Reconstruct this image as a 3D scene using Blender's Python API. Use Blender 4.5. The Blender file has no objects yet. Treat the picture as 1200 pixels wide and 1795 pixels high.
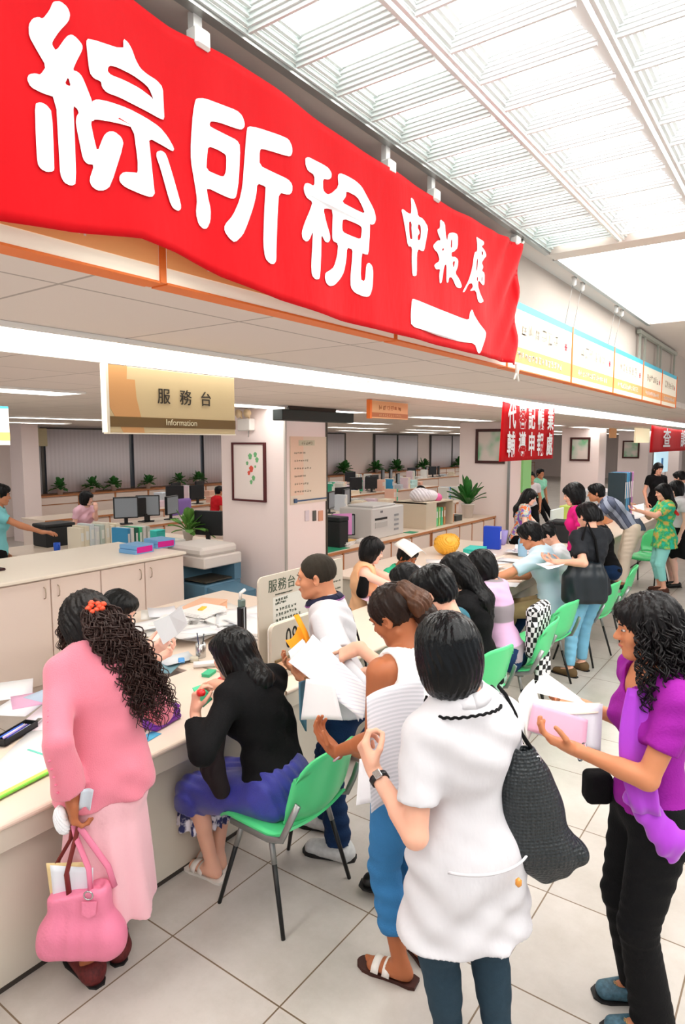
import bpy, math, random
import numpy as np
from mathutils import Vector, Matrix

# ------------------------------------------------------------ camera, world, exposure
SC = bpy.context.scene
COL = SC.collection
CAM_H = 2.12
PITCH = math.radians(6.077)
YAW = math.radians(35.76)
cam_data = bpy.data.cameras.new('camera')
cam_data.sensor_fit = 'VERTICAL'
cam_data.sensor_height = 36.0
cam_data.lens = 36.0 * 1146.0 / 1795.0
cam_data.clip_start = 0.05
cam_data.clip_end = 200
cam = bpy.data.objects.new('camera', cam_data)
COL.objects.link(cam)
cam.location = (0, 0, CAM_H)
cam.rotation_euler = (math.radians(90) - PITCH, 0, YAW)
SC.camera = cam

world = bpy.data.worlds.new('world')
SC.world = world
world.use_nodes = True
world.node_tree.nodes['Background'].inputs[0].default_value = (0.97, 0.98, 1.0, 1)
world.node_tree.nodes['Background'].inputs[1].default_value = 0.6

SC.view_settings.view_transform = 'Standard'
SC.view_settings.look = 'None'
SC.view_settings.gamma = 1.0
SC.view_settings.exposure = 0.62
SC.view_settings.use_curve_mapping = False
SC.cycles.max_bounces = 7
SC.cycles.diffuse_bounces = 4
SC.cycles.glossy_bounces = 3
SC.cycles.transparent_max_bounces = 6
SC.cycles.caustics_reflective = False
SC.cycles.caustics_refractive = False
SC.cycles.sample_clamp_indirect = 4.0

LUM_UP = 3.6      # luminous panels of the high ceiling
LUM_OFF = 4.0     # troffers of the office ceiling

# ------------------------------------------------------------ picture measuring helpers
_cp, _sp, _cy, _sy = math.cos(PITCH), math.sin(PITCH), math.cos(YAW), math.sin(YAW)

def _ray(px, py):
    r = px - 600.0
    u = 897.5 - py
    h = 1146.0 * _cp + u * _sp
    z = -1146.0 * _sp + u * _cp
    return r * _cy - h * _sy, r * _sy + h * _cy, z, h

def W(px, py, h):
    """world point of a photograph pixel at a horizontal distance h in front of the camera"""
    d = _ray(px, py)
    s = h / d[3]
    return np.array((d[0] * s, d[1] * s, CAM_H + d[2] * s))

def GZ(px, py, z):
    d = _ray(px, py)
    s = (z - CAM_H) / d[2]
    return np.array((d[0] * s, d[1] * s, z))

def GX(px, py, x):
    d = _ray(px, py)
    s = x / d[0]
    return np.array((x, d[1] * s, CAM_H + d[2] * s))

# ------------------------------------------------------------ materials
def lin(c):
    return tuple(((v / 255.0) / 12.92 if v / 255.0 <= 0.04045 else ((v / 255.0 + 0.055) / 1.055) ** 2.4) for v in c)

_mats = {}
def mat(name, rgb, rough=0.6, metal=0.0, spec=0.4, emit=0.0, bump=None, vary=None, alpha=1.0, sheen=0.0, coat=0.0, sub=0.0):
    """bump=(scale, strength[, (sx,sy,sz)]), vary=(scale, amount)"""
    if name in _mats:
        return _mats[name]
    m = bpy.data.materials.new(name)
    m.use_nodes = True
    nt = m.node_tree
    b = nt.nodes['Principled BSDF']
    c = lin(rgb) + (1,)
    b.inputs['Base Color'].default_value = c
    b.inputs['Roughness'].default_value = rough
    b.inputs['Metallic'].default_value = metal
    b.inputs['Specular IOR Level'].default_value = spec
    b.inputs['Alpha'].default_value = alpha
    if sheen:
        b.inputs['Sheen Weight'].default_value = sheen
    if coat:
        b.inputs['Coat Weight'].default_value = coat
    if sub:
        b.inputs['Subsurface Weight'].default_value = sub
        b.inputs['Subsurface Radius'].default_value = (0.02, 0.008, 0.004)
        b.inputs['Subsurface Scale'].default_value = 0.5
    if emit:
        b.inputs['Emission Color'].default_value = c
        b.inputs['Emission Strength'].default_value = emit
    if bump or vary:
        tc = nt.nodes.new('ShaderNodeTexCoord')
    if bump:
        mp = nt.nodes.new('ShaderNodeMapping')
        nt.links.new(tc.outputs['Object'], mp.inputs[0])
        if len(bump) > 2:
            mp.inputs['Scale'].default_value = bump[2]
        nz = nt.nodes.new('ShaderNodeTexNoise')
        nz.inputs['Scale'].default_value = bump[0]
        nz.inputs['Detail'].default_value = 3
        nt.links.new(mp.outputs[0], nz.inputs['Vector'])
        bp = nt.nodes.new('ShaderNodeBump')
        bp.inputs['Strength'].default_value = bump[1]
        bp.inputs['Distance'].default_value = 0.01
        nt.links.new(nz.outputs[0], bp.inputs['Height'])
        nt.links.new(bp.outputs[0], b.inputs['Normal'])
    if vary:
        nz = nt.nodes.new('ShaderNodeTexNoise')
        nz.inputs['Scale'].default_value = vary[0]
        nz.inputs['Detail'].default_value = 4
        nt.links.new(tc.outputs['Object'], nz.inputs['Vector'])
        mx = nt.nodes.new('ShaderNodeMix')
        mx.data_type = 'RGBA'
        nt.links.new(nz.outputs[0], mx.inputs[0])
        mx.inputs[6].default_value = tuple(v * (1 - vary[1]) for v in c[:3]) + (1,)
        mx.inputs[7].default_value = tuple(min(1, v * (1 + vary[1])) for v in c[:3]) + (1,)
        nt.links.new(mx.outputs[2], b.inputs['Base Color'])
    _mats[name] = m
    return m

def ramp_mat(name, kind, c1, c2, scale, rough=0.7, fac=0.5, vec=(1, 1, 1), extra=None, direction='Z'):
    """two-colour procedural pattern: wave (stripes), checker, noise or voronoi blotches"""
    if name in _mats:
        return _mats[name]
    m = bpy.data.materials.new(name)
    m.use_nodes = True
    nt = m.node_tree
    b = nt.nodes['Principled BSDF']
    b.inputs['Roughness'].default_value = rough
    tc = nt.nodes.new('ShaderNodeTexCoord')
    mp = nt.nodes.new('ShaderNodeMapping')
    mp.inputs['Scale'].default_value = vec
    nt.links.new(tc.outputs['Object'], mp.inputs[0])
    if kind == 'checker':
        t = nt.nodes.new('ShaderNodeTexChecker')
        t.inputs['Scale'].default_value = scale
        t.inputs[1].default_value = lin(c1) + (1,)
        t.inputs[2].default_value = lin(c2) + (1,)
        nt.links.new(mp.outputs[0], t.inputs[0])
        nt.links.new(t.outputs[0], b.inputs['Base Color'])
    else:
        if kind == 'wave':
            t = nt.nodes.new('ShaderNodeTexWave')
            t.bands_direction = direction
            t.inputs['Distortion'].default_value = 1.2
            t.inputs['Detail Scale'].default_value = 1.0
        elif kind == 'voronoi':
            t = nt.nodes.new('ShaderNodeTexVoronoi')
        else:
            t = nt.nodes.new('ShaderNodeTexNoise')
            t.inputs['Detail'].default_value = 2
        t.inputs['Scale'].default_value = scale
        nt.links.new(mp.outputs[0], t.inputs['Vector'])
        r = nt.nodes.new('ShaderNodeValToRGB')
        r.color_ramp.elements[0].color = lin(c1) + (1,)
        r.color_ramp.elements[1].color = lin(c2) + (1,)
        r.color_ramp.elements[0].position = max(0, fac - 0.05)
        r.color_ramp.elements[1].position = min(1, fac + 0.05)
        if extra:
            for pos, cc in extra:
                e = r.color_ramp.elements.new(pos)
                e.color = lin(cc) + (1,)
        out = t.outputs[0] if kind != 'voronoi' else t.outputs['Distance']
        nt.links.new(out, r.inputs[0])
        nt.links.new(r.outputs[0], b.inputs['Base Color'])
    _mats[name] = m
    return m

# ------------------------------------------------------------ objects
def tag(o, label=None, cat=None, group=None, kind=None):
    if label: o['label'] = label
    if cat: o['category'] = cat
    if group: o['group'] = group
    if kind: o['kind'] = kind
    return o

def thing(name, label, cat, loc=(0, 0, 0), rz=0.0, group=None):
    o = bpy.data.objects.new(name, None)
    o.empty_display_size = 0.1
    COL.objects.link(o)
    o.location = [float(v) for v in loc]
    o.rotation_euler = (0, 0, rz)
    tag(o, label, cat, group)
    return o

def minv(o):
    """inverse world matrix, from location / rotation without a depsgraph update"""
    m = Matrix.LocRotScale(o.location, o.rotation_euler, o.scale)
    if o.parent:
        m = minv(o.parent).inverted() @ o.matrix_parent_inverse @ m
    return m.inverted()

def link(name, me, parent=None, world_coords=True):
    o = bpy.data.objects.new(name, me)
    COL.objects.link(o)
    if parent is not None:
        o.parent = parent
        if world_coords:
            o.matrix_parent_inverse = minv(parent)
    return o

def np_mesh(name, V, Q, m, smooth=False, mi=None):
    """mesh from numpy verts and a list/array of faces (all quads as an array, or mixed as a list)"""
    me = bpy.data.meshes.new(name)
    V = np.asarray(V, dtype=np.float32)
    if isinstance(Q, np.ndarray) and Q.ndim == 2:
        n = len(Q)
        k = Q.shape[1]
        me.vertices.add(len(V))
        me.vertices.foreach_set('co', V.ravel())
        me.loops.add(n * k)
        me.loops.foreach_set('vertex_index', Q.astype(np.int32).ravel())
        me.polygons.add(n)
        me.polygons.foreach_set('loop_start', np.arange(0, n * k, k, dtype=np.int32))
        me.polygons.foreach_set('loop_total', np.full(n, k, dtype=np.int32))
        me.update(calc_edges=True)
    else:
        me.from_pydata(V.tolist(), [], [list(map(int, q)) for q in Q])
        me.update()
    if smooth:
        me.polygons.foreach_set('use_smooth', np.ones(len(me.polygons), dtype=bool))
    for mm in (m if isinstance(m, (list, tuple)) else [m]):
        me.materials.append(mm)
    if mi is not None:
        me.polygons.foreach_set('material_index', np.asarray(mi, dtype=np.int32))
    return me

class MB:
    """collects boxes, tubes, prisms into ONE mesh"""
    def __init__(s):
        s.v = []; s.f = []; s.mi = []; s.sm = []
    def add(s, V, F, mi=0, smooth=False):
        n = len(s.v)
        s.v += [tuple(float(c) for c in p) for p in V]
        for f in F:
            s.f.append([n + i for i in f]); s.mi.append(mi); s.sm.append(smooth)
        return s
    def box(s, a, b, mi=0, M=None, bev=0.0):
        x0, y0, z0 = a; x1, y1, z1 = b
        if bev > 0:
            V = []; e = bev
            # chamfered box: 24 vertices
            for sx, X, dx in ((0, x0, 1), (1, x1, -1)):
                for sy, Y, dy in ((0, y0, 1), (1, y1, -1)):
                    for sz, Zc, dz in ((0, z0, 1), (1, z1, -1)):
                        V += [(X, Y + dy * e, Zc + dz * e), (X + dx * e, Y, Zc + dz * e), (X + dx * e, Y + dy * e, Zc)]
            id = lambda i, j, k, t: (i * 4 + j * 2 + k) * 3 + t
            F = [[id(0, 0, 0, 0), id(0, 0, 1, 0), id(0, 1, 1, 0), id(0, 1, 0, 0)], [id(1, 0, 0, 0), id(1, 1, 0, 0), id(1, 1, 1, 0), id(1, 0, 1, 0)],
                 [id(0, 0, 0, 1), id(1, 0, 0, 1), id(1, 0, 1, 1), id(0, 0, 1, 1)], [id(0, 1, 0, 1), id(0, 1, 1, 1), id(1, 1, 1, 1), id(1, 1, 0, 1)],
                 [id(0, 0, 0, 2), id(0, 1, 0, 2), id(1, 1, 0, 2), id(1, 0, 0, 2)], [id(0, 0, 1, 2), id(1, 0, 1, 2), id(1, 1, 1, 2), id(0, 1, 1, 2)]]
            for i in (0, 1):
                for j in (0, 1):
                    F.append([id(i, j, 0, 0), id(i, j, 0, 1), id(i, j, 1, 1), id(i, j, 1, 0)])
                    F.append([id(i, 0, j, 0), id(i, 0, j, 2), id(i, 1, j, 2), id(i, 1, j, 0)])
                    F.append([id(0, i, j, 1), id(0, i, j, 2), id(1, i, j, 2), id(1, i, j, 1)])
                    for k in (0, 1):
                        F.append([id(i, j, k, 0), id(i, j, k, 1), id(i, j, k, 2)])
        else:
            V = [(x, y, z) for x in (x0, x1) for y in (y0, y1) for z in (z0, z1)]
            F = [[0, 1, 3, 2], [4, 6, 7, 5], [0, 4, 5, 1], [2, 3, 7, 6], [0, 2, 6, 4], [1, 5, 7, 3]]
        if M is not None:
            V = [M @ Vector(p) for p in V]
        return s.add(V, F, mi)
    def tube(s, pts, r, n=8, mi=0, smooth=True, caps=True, flat=None):
        pts = [np.array(p, float) for p in pts]
        rr = r if isinstance(r, (list, tuple, np.ndarray)) else [r] * len(pts)
        V = []; F = []
        up = None
        for i, p in enumerate(pts):
            t = pts[min(i + 1, len(pts) - 1)] - pts[max(i - 1, 0)]
            t = t / (np.linalg.norm(t) + 1e-9)
            if up is None:
                up = np.array((0, 0, 1.0)) if abs(t[2]) < 0.9 else np.array((1.0, 0, 0))
            a = np.cross(up, t); a /= (np.linalg.norm(a) + 1e-9)
            b = np.cross(t, a); up = b
            for k in range(n):
                an = 2 * math.pi * k / n
                V.append(p + rr[i] * (math.cos(an) * a * (flat[0] if flat else 1) + math.sin(an) * b * (flat[1] if flat else 1)))
        for i in range(len(pts) - 1):
            for k in range(n):
                k2 = (k + 1) % n
                F.append([i * n + k, i * n + k2, (i + 1) * n + k2, (i + 1) * n + k])
        if caps:
            F.append(list(range(n))[::-1]); F.append([(len(pts) - 1) * n + k for k in range(n)])
        return s.add(V, F, mi, smooth)
    def cyl(s, a, b, r, n=12, mi=0, r2=None):
        return s.tube([a, b], [r, r if r2 is None else r2], n, mi)
    def lathe(s, c, prof, n=16, mi=0, axis=None):
        V = []; F = []
        for (r, z) in prof:
            for k in range(n):
                an = 2 * math.pi * k / n
                V.append((c[0] + r * math.cos(an), c[1] + r * math.sin(an), c[2] + z))
        for i in range(len(prof) - 1):
            for k in range(n):
                k2 = (k + 1) % n
                F.append([i * n + k, i * n + k2, (i + 1) * n + k2, (i + 1) * n + k])
        F.append(list(range(n))[::-1]); F.append([(len(prof) - 1) * n + k for k in range(n)])
        return s.add(V, F, mi, True)
    def prism(s, poly, d, mi=0):
        """polygon (3D points) extruded by vector d"""
        n = len(poly); d = np.array(d, float)
        V = [np.array(p, float) for p in poly] + [np.array(p, float) + d for p in poly]
        F = [list(range(n))[::-1], list(range(n, 2 * n))] + [[i, (i + 1) % n, n + (i + 1) % n, n + i] for i in range(n)]
        return s.add(V, F, mi)
    def sheet(s, P, t=0.0008, mi=0, smooth=True, mi2=None):
        """grid of points P[i][j] with a thickness"""
        P = np.asarray(P, float); a, b = P.shape[:2]
        du = np.gradient(P, axis=0); dv = np.gradient(P, axis=1)
        N = np.cross(du, dv); N /= (np.linalg.norm(N, axis=2, keepdims=True) + 1e-12)
        V = list((P + N * t / 2).reshape(-1, 3)) + list((P - N * t / 2).reshape(-1, 3)); o = a * b
        F = []
        I = lambda i, j: i * b + j
        for i in range(a - 1):
            for j in range(b - 1):
                F.append([I(i, j), I(i + 1, j), I(i + 1, j + 1), I(i, j + 1)])
        s.add(V, [], mi)
        n0 = len(s.v) - len(V)
        for f in F:
            s.f.append([n0 + i for i in f]); s.mi.append(mi); s.sm.append(smooth)
            s.f.append([n0 + o + i for i in f[::-1]]); s.mi.append(mi if mi2 is None else mi2); s.sm.append(smooth)
        per = [I(i, 0) for i in range(a)] + [I(a - 1, j) for j in range(1, b)] + [I(i, b - 1) for i in range(a - 2, -1, -1)] + [I(0, j) for j in range(b - 2, 0, -1)]
        for k in range(len(per)):
            p, q = per[k], per[(k + 1) % len(per)]
            s.f.append([n0 + q, n0 + p, n0 + o + p, n0 + o + q]); s.mi.append(mi); s.sm.append(False)
        return s
    def build(s, name, m, parent=None):
        me = bpy.data.meshes.new(name)
        me.from_pydata(s.v, [], s.f)
        for mm in (m if isinstance(m, (list, tuple)) else [m]):
            me.materials.append(mm)
        me.polygons.foreach_set('material_index', np.asarray(s.mi, dtype=np.int32))
        me.polygons.foreach_set('use_smooth', np.asarray(s.sm, dtype=bool))
        me.update()
        return link(name, me, parent)

def struct(name, mb, m):
    return tag(mb.build(name, m), kind='structure')

def copy_tree(o, loc=None, rz=None, parent=None, label=None, group=None):
    c = o.copy(); COL.objects.link(c)
    if parent is not None:
        c.parent = parent
        c.matrix_parent_inverse = o.matrix_parent_inverse.copy()
    for ch in [x for x in o.children]:
        copy_tree(ch, parent=c)
    if loc is not None: c.location = loc
    if rz is not None: c.rotation_euler = (0, 0, rz)
    if label: c['label'] = label
    if group: c['group'] = group
    return c

def text_mesh(name, body, size, m, M, parent=None, extrude=0.001, bold=0.0, sx=1.0, align='CENTER', spacing=1.0):
    cu = bpy.data.curves.new('text', 'FONT')
    cu.body = body; cu.size = size; cu.extrude = extrude; cu.offset = bold
    cu.align_x = align; cu.align_y = 'CENTER'; cu.space_character = spacing
    cu.resolution_u = 3
    o = bpy.data.objects.new('text', cu); COL.objects.link(o)
    dg = bpy.context.evaluated_depsgraph_get()
    me = bpy.data.meshes.new_from_object(o.evaluated_get(dg))
    bpy.data.objects.remove(o); bpy.data.curves.remove(cu)
    me.name = name
    me.transform(Matrix.Diagonal((sx, 1, 1, 1)))
    me.transform(M)
    me.materials.clear(); me.materials.append(m)
    return link(name, me, parent)

def frameM(o, xdir, ydir):
    """matrix: local x -> xdir, y -> ydir, z -> their cross"""
    x = Vector(xdir).normalized(); y = Vector(ydir).normalized(); z = x.cross(y)
    m = Matrix((x, y, z)).transposed().to_4x4()
    m.translation = Vector([float(v) for v in o])
    return m
# ------------------------------------------------------------ signed distance modelling (bodies, hair, clothes, bags)
def nrm(v):
    v = np.asarray(v, float)
    return v / (np.linalg.norm(v) + 1e-12)

def rc(a, b, ra, rb, w=None, q=1.0, cut=None):
    """tapered capsule a->b; w,q: cross-section scaled by q along w; cut='a'/'b'/'ab' flat ends"""
    a = np.asarray(a, float); b = np.asarray(b, float)
    ab = b - a; L2 = float(ab @ ab) + 1e-12; L = math.sqrt(L2)
    if w is not None:
        w = nrm(np.asarray(w, float) - ab * (np.dot(w, ab) / L2))
    def f(P):
        p = P - a
        t = (p @ ab) / L2
        tc = np.clip(t, 0, 1)
        d = p - tc[:, None] * ab
        if w is not None:
            k = d @ w
            d = d + ((1 / q - 1) * k)[:, None] * w
        r = ra + (rb - ra) * tc
        D = np.sqrt((d * d).sum(1)) - r
        if w is not None and q < 1: D = D * 0.75
        if cut:
            if 'a' in cut: D = np.maximum(D, -t * L)
            if 'b' in cut: D = np.maximum(D, (t - 1) * L)
        return D
    m = max(ra, rb) * max(1, q)
    return (f, (a + b) / 2, L / 2 + m)

def ell(c, r, ax=None):
    """ellipsoid; ax = 3 unit row vectors"""
    c = np.asarray(c, float); r = np.asarray(r, float)
    A = np.eye(3) if ax is None else np.asarray(ax, float)
    def f(P):
        p = (P - c) @ A.T
        k0 = np.sqrt(((p / r) ** 2).sum(1)); k1 = np.sqrt(((p / r ** 2) ** 2).sum(1)) + 1e-9
        return k0 * (k0 - 1) / k1
    return (f, c, float(r.max()))

def rbox(c, r, ax, rad):
    c = np.asarray(c, float); r = np.asarray(r, float) - rad
    A = np.eye(3) if ax is None else np.asarray(ax, float)
    def f(P):
        p = np.abs((P - c) @ A.T) - r
        return np.sqrt((np.maximum(p, 0) ** 2).sum(1)) + np.minimum(p.max(1), 0) - rad
    return (f, c, float(np.linalg.norm(r)) + rad)

def plane(o, n):
    """solid where (P-o).n < 0"""
    o = np.asarray(o, float); n = nrm(n)
    return (lambda P: (P - o) @ n, None, None)

class SDF:
    def __init__(s):
        s.ops = []; s.disp = None; s.damp = 0.0; s.regions = []
    def u(s, prim, k=0.0): s.ops.append(('u', prim, k)); return s
    def sub(s, prim, k=0.0): s.ops.append(('s', prim, k)); return s
    def cut(s, prim, k=0.0): s.ops.append(('i', prim, k)); return s
    def noise(s, f, amp): s.disp = f; s.damp = amp; return s
    def __call__(s, P):
        D = np.full(len(P), 1e3)
        for op, (f, c, R), k in s.ops:
            if c is not None:
                m = ((P - c) ** 2).sum(1) < (R + 0.11 + k) ** 2
                if op == 'u' and not m.all():
                    if not m.any(): 
                        D = np.minimum(D, np.sqrt(((P - c) ** 2).sum(1)) - R)
                        continue
                    rest = np.sqrt(((P[~m] - c) ** 2).sum(1)) - R
                    D[~m] = np.minimum(D[~m], rest)
                if not m.any(): continue
                idx = np.nonzero(m)[0]
                d = f(P[idx]); Di = D[idx]
            else:
                idx = None; d = f(P); Di = D
            if op == 'u':
                if k > 0:
                    h = np.maximum(k - np.abs(Di - d), 0) / k
                    r = np.minimum(Di, d) - h * h * k * 0.25
                else: r = np.minimum(Di, d)
            else:
                if op == 's': d = -d
                if k > 0:
                    h = np.maximum(k - np.abs(Di - d), 0) / k
                    r = np.maximum(Di, d) + h * h * k * 0.25
                else: r = np.maximum(Di, d)
            if idx is None: D = r
            else: D[idx] = r
        if s.disp is not None:
            D = D + s.disp(P)
        return D

def _nets(F, lo, hi, h):
    """naive surface nets on a sparse block grid"""
    B = 6
    lo = np.asarray(lo, float); hi = np.asarray(hi, float)
    nb = np.maximum(1, np.ceil((hi - lo) / (h * B)).astype(int))
    n = nb * B
    g = np.stack(np.meshgrid(*[np.arange(k) for k in nb], indexing='ij'), -1).reshape(-1, 3)
    cen = lo + (g * B + (B - 1) / 2.0) * h
    dc = F(cen)
    D = np.empty(n, dtype=np.float32)
    sg = np.where(dc < 0, -1.0, 1.0).reshape(nb)
    D[:] = np.repeat(np.repeat(np.repeat(sg, B, 0), B, 1), B, 2)
    act = np.abs(dc) < (B * h * 0.87) * 1.5 + getattr(F, 'damp', 0) + h
    ga = g[act]
    if len(ga) == 0: return np.zeros((0, 3)), np.zeros((0, 4), int)
    off = np.stack(np.meshgrid(*[np.arange(B)] * 3, indexing='ij'), -1).reshape(-1, 3)
    for s in range(0, len(ga), 1500):
        idx = (ga[s:s + 1500, None, :] * B + off[None]).reshape(-1, 3)
        D[idx[:, 0], idx[:, 1], idx[:, 2]] = F(lo + idx * h)
    S = D < 0
    c = S[:-1, :-1, :-1].astype(np.int8)
    tot = np.zeros_like(c)
    for i in (0, 1):
        for j in (0, 1):
            for k in (0, 1):
                tot += S[i:n[0] - 1 + i, j:n[1] - 1 + j, k:n[2] - 1 + k]
    A = (tot > 0) & (tot < 8)
    ci = np.argwhere(A)
    vid = np.full(A.shape, -1, dtype=np.int64)
    vid[A] = np.arange(len(ci))
    cor = [(i, j, k) for i in (0, 1) for j in (0, 1) for k in (0, 1)]
    val = np.stack([D[ci[:, 0] + a, ci[:, 1] + b, ci[:, 2] + c_] for a, b, c_ in cor], 1).astype(float)
    acc = np.zeros((len(ci), 3)); cnt = np.zeros(len(ci))
    for a in range(8):
        for b in range(a + 1, 8):
            pa, pb = np.array(cor[a]), np.array(cor[b])
            if np.abs(pa - pb).sum() != 1: continue
            m = (val[:, a] < 0) != (val[:, b] < 0)
            t = val[:, a] / (val[:, a] - val[:, b] + 1e-12)
            t = np.clip(t, 0.02, 0.98)
            acc[m] += (pa + t[:, None] * (pb - pa))[m]; cnt[m] += 1
    V = lo + (ci + acc / np.maximum(cnt, 1)[:, None]) * h
    Q = []
    for ax in range(3):
        o1, o2 = [(1, 2), (2, 0), (0, 1)][ax]
        sl = [slice(None)] * 3; sl2 = [slice(None)] * 3
        sl[ax] = slice(0, n[ax] - 1); sl2[ax] = slice(1, n[ax])
        a, b = S[tuple(sl)], S[tuple(sl2)]
        E = np.argwhere(a != b)
        ok = (E[:, o1] > 0) & (E[:, o2] > 0) & (E[:, o1] < n[o1] - 1) & (E[:, o2] < n[o2] - 1)
        E = E[ok]
        flip = a[E[:, 0], E[:, 1], E[:, 2]]
        def vv(d1, d2):
            e = E.copy(); e[:, o1] -= d1; e[:, o2] -= d2
            return vid[e[:, 0], e[:, 1], e[:, 2]]
        q = np.stack([vv(1, 1), vv(0, 1), vv(0, 0), vv(1, 0)], 1)
        q[~flip] = q[~flip][:, ::-1]
        Q.append(q)
    Q = np.concatenate(Q)
    Q = Q[(Q >= 0).all(1)]
    return V, Q

def bounds(S):
    lo = np.full(3, 1e9); hi = np.full(3, -1e9)
    for op, (f, c, R), k in S.ops:
        if op == 'u' and c is not None:
            lo = np.minimum(lo, c - R); hi = np.maximum(hi, c + R)
    return lo, hi

def sdf_mesh(name, S, h, m, parent=None, fine=(), lo=None, hi=None, smooth=True):
    """fine = [(centre, half size, cell)] boxes meshed at a finer pitch in the same mesh"""
    if lo is None:
        lo, hi = bounds(S)
        lo = lo - S.damp - 2 * h; hi = hi + S.damp + 2 * h
    V, Q = _nets(S, lo, hi, h)
    Vs = [V]; Qs = []
    if len(Q):
        cq = V[Q].mean(1)
        keep = np.ones(len(Q), bool)
        for c, r, hh in fine:
            keep &= ~(np.abs(cq - np.asarray(c)) < np.asarray(r) - 1.0 * h).all(1)
        Q = Q[keep]
    Qs.append(Q); nv = len(V)
    for c, r, hh in fine:
        V2, Q2 = _nets(S, np.asarray(c) - r - hh, np.asarray(c) + r + hh, hh)
        Vs.append(V2); Qs.append(Q2 + nv); nv += len(V2)
    V = np.concatenate(Vs); Q = np.concatenate(Qs)
    used = np.zeros(len(V), bool); used[Q.ravel()] = True
    re = np.cumsum(used) - 1
    return link(name, np_mesh(name, V[used], re[Q], m, smooth), parent)

def wav(P, d, wl, amp, seed=0, warp=0.5, sharp=False):
    """fold pattern: warped sine ridges of wave vector d"""
    d = nrm(d); k = 2 * math.pi / wl
    s = seed * 1.7
    w = np.sin(P @ np.array((3.1, 5.3, 4.1)) * 2.3 + s) + np.sin(P @ np.array((-4.7, 2.9, 6.1)) * 1.9 + s * 2.1)
    x = np.sin(k * (P @ d) + s + w * warp * 2)
    y = np.sin(P @ np.array((6.3, -5.1, 3.7)) * 2.0 + s * 3.3)
    if sharp: x = 1 - 2 * np.abs(x)
    return amp * x * (0.45 + 0.55 * y)
# ------------------------------------------------------------ the room
ZC, ZU = 2.5, 3.05            # office ceiling, high ceiling
XB = -1.25                    # face of the bulkhead between them
def tiles_mat(name, c1, c2, grout, size, mortar, off, rough, bump=0.0, vary=0.0, spec=0.4):
    m = bpy.data.materials.new(name); m.use_nodes = True
    nt = m.node_tree; b = nt.nodes['Principled BSDF']
    b.inputs['Roughness'].default_value = rough; b.inputs['Specular IOR Level'].default_value = spec
    tc = nt.nodes.new('ShaderNodeTexCoord'); mp = nt.nodes.new('ShaderNodeMapping')
    mp.inputs['Location'].default_value = (off[0], off[1], 0)
    nt.links.new(tc.outputs['Object'], mp.inputs[0])
    br = nt.nodes.new('ShaderNodeTexBrick')
    br.offset = 0.0; br.squash = 1.0
    br.inputs['Scale'].default_value = 1.0
    br.inputs['Brick Width'].default_value = size; br.inputs['Row Height'].default_value = size
    br.inputs['Mortar Size'].default_value = mortar; br.inputs['Mortar Smooth'].default_value = 0.1
    br.inputs['Color1'].default_value = lin(c1) + (1,); br.inputs['Color2'].default_value = lin(c2) + (1,)
    br.inputs['Mortar'].default_value = lin(grout) + (1,)
    nt.links.new(mp.outputs[0], br.inputs[0])
    if vary:
        nz = nt.nodes.new('ShaderNodeTexNoise'); nz.inputs['Scale'].default_value = 2.3; nz.inputs['Detail'].default_value = 9
        nz.inputs['Roughness'].default_value = 0.72
        nt.links.new(tc.outputs['Object'], nz.inputs['Vector'])
        mx = nt.nodes.new('ShaderNodeMix'); mx.data_type = 'RGBA'; mx.blend_type = 'MULTIPLY'
        mx.inputs[0].default_value = 1.0
        rp = nt.nodes.new('ShaderNodeValToRGB')
        rp.color_ramp.elements[0].position = 0.3; rp.color_ramp.elements[0].color = (1 - vary, 1 - vary * 1.05, 1 - vary * 1.2, 1)
        rp.color_ramp.elements[1].position = 0.62; rp.color_ramp.elements[1].color = (1, 1, 1, 1)
        nt.links.new(nz.outputs[0], rp.inputs[0])
        nt.links.new(br.outputs[0], mx.inputs[6]); nt.links.new(rp.outputs[0], mx.inputs[7])
        nt.links.new(mx.outputs[2], b.inputs['Base Color'])
    else:
        nt.links.new(br.outputs[0], b.inputs['Base Color'])
    return m

M_floor = tiles_mat('floor_tiles', (200, 193, 186), (192, 185, 178), (120, 100, 80), 0.61, 0.0035, (2.12 + 0.002, -1.695 + 0.002), 0.28, vary=0.2)
M_ceil = tiles_mat('ceiling_tiles', (226, 216, 208), (222, 212, 204), (176, 166, 158), 0.61, 0.005, (1.505, -0.92), 0.9, spec=0.1)
M_wall = mat('wall_paint', (246, 232, 226), 0.8, spec=0.2)
M_bulk = mat('bulkhead_paint', (196, 184, 174), 0.8, spec=0.2)
M_white = mat('white_enamel', (232, 230, 226), 0.45)
M_lum = mat('luminous_panel', (255, 253, 250), 0.6, emit=LUM_UP)
M_lum2 = mat('luminous_troffer', (255, 253, 248), 0.6, emit=LUM_OFF)
M_acr = mat('ribbed_reflector', (238, 242, 242), 0.3, spec=0.6)
M_alu = mat('aluminium', (170, 170, 168), 0.35, metal=0.8)
M_dark = mat('dark_plastic', (30, 32, 34), 0.5)

struct('floor', MB().box((-16, -3, -0.1), (4, 42, 0)), M_floor)
struct('ceiling_office', MB().box((-16, -3, ZC), (XB, 42, ZC + 0.06)), M_ceil)
struct('ceiling_hall', MB().box((XB, -3, ZU + 0.09), (4, 42, ZU + 0.15)), M_ceil)
struct('trim_bulkhead', MB().box((XB - 0.05, -3, ZC + 0.06), (XB, 42, ZU + 0.09)), M_bulk)
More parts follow.
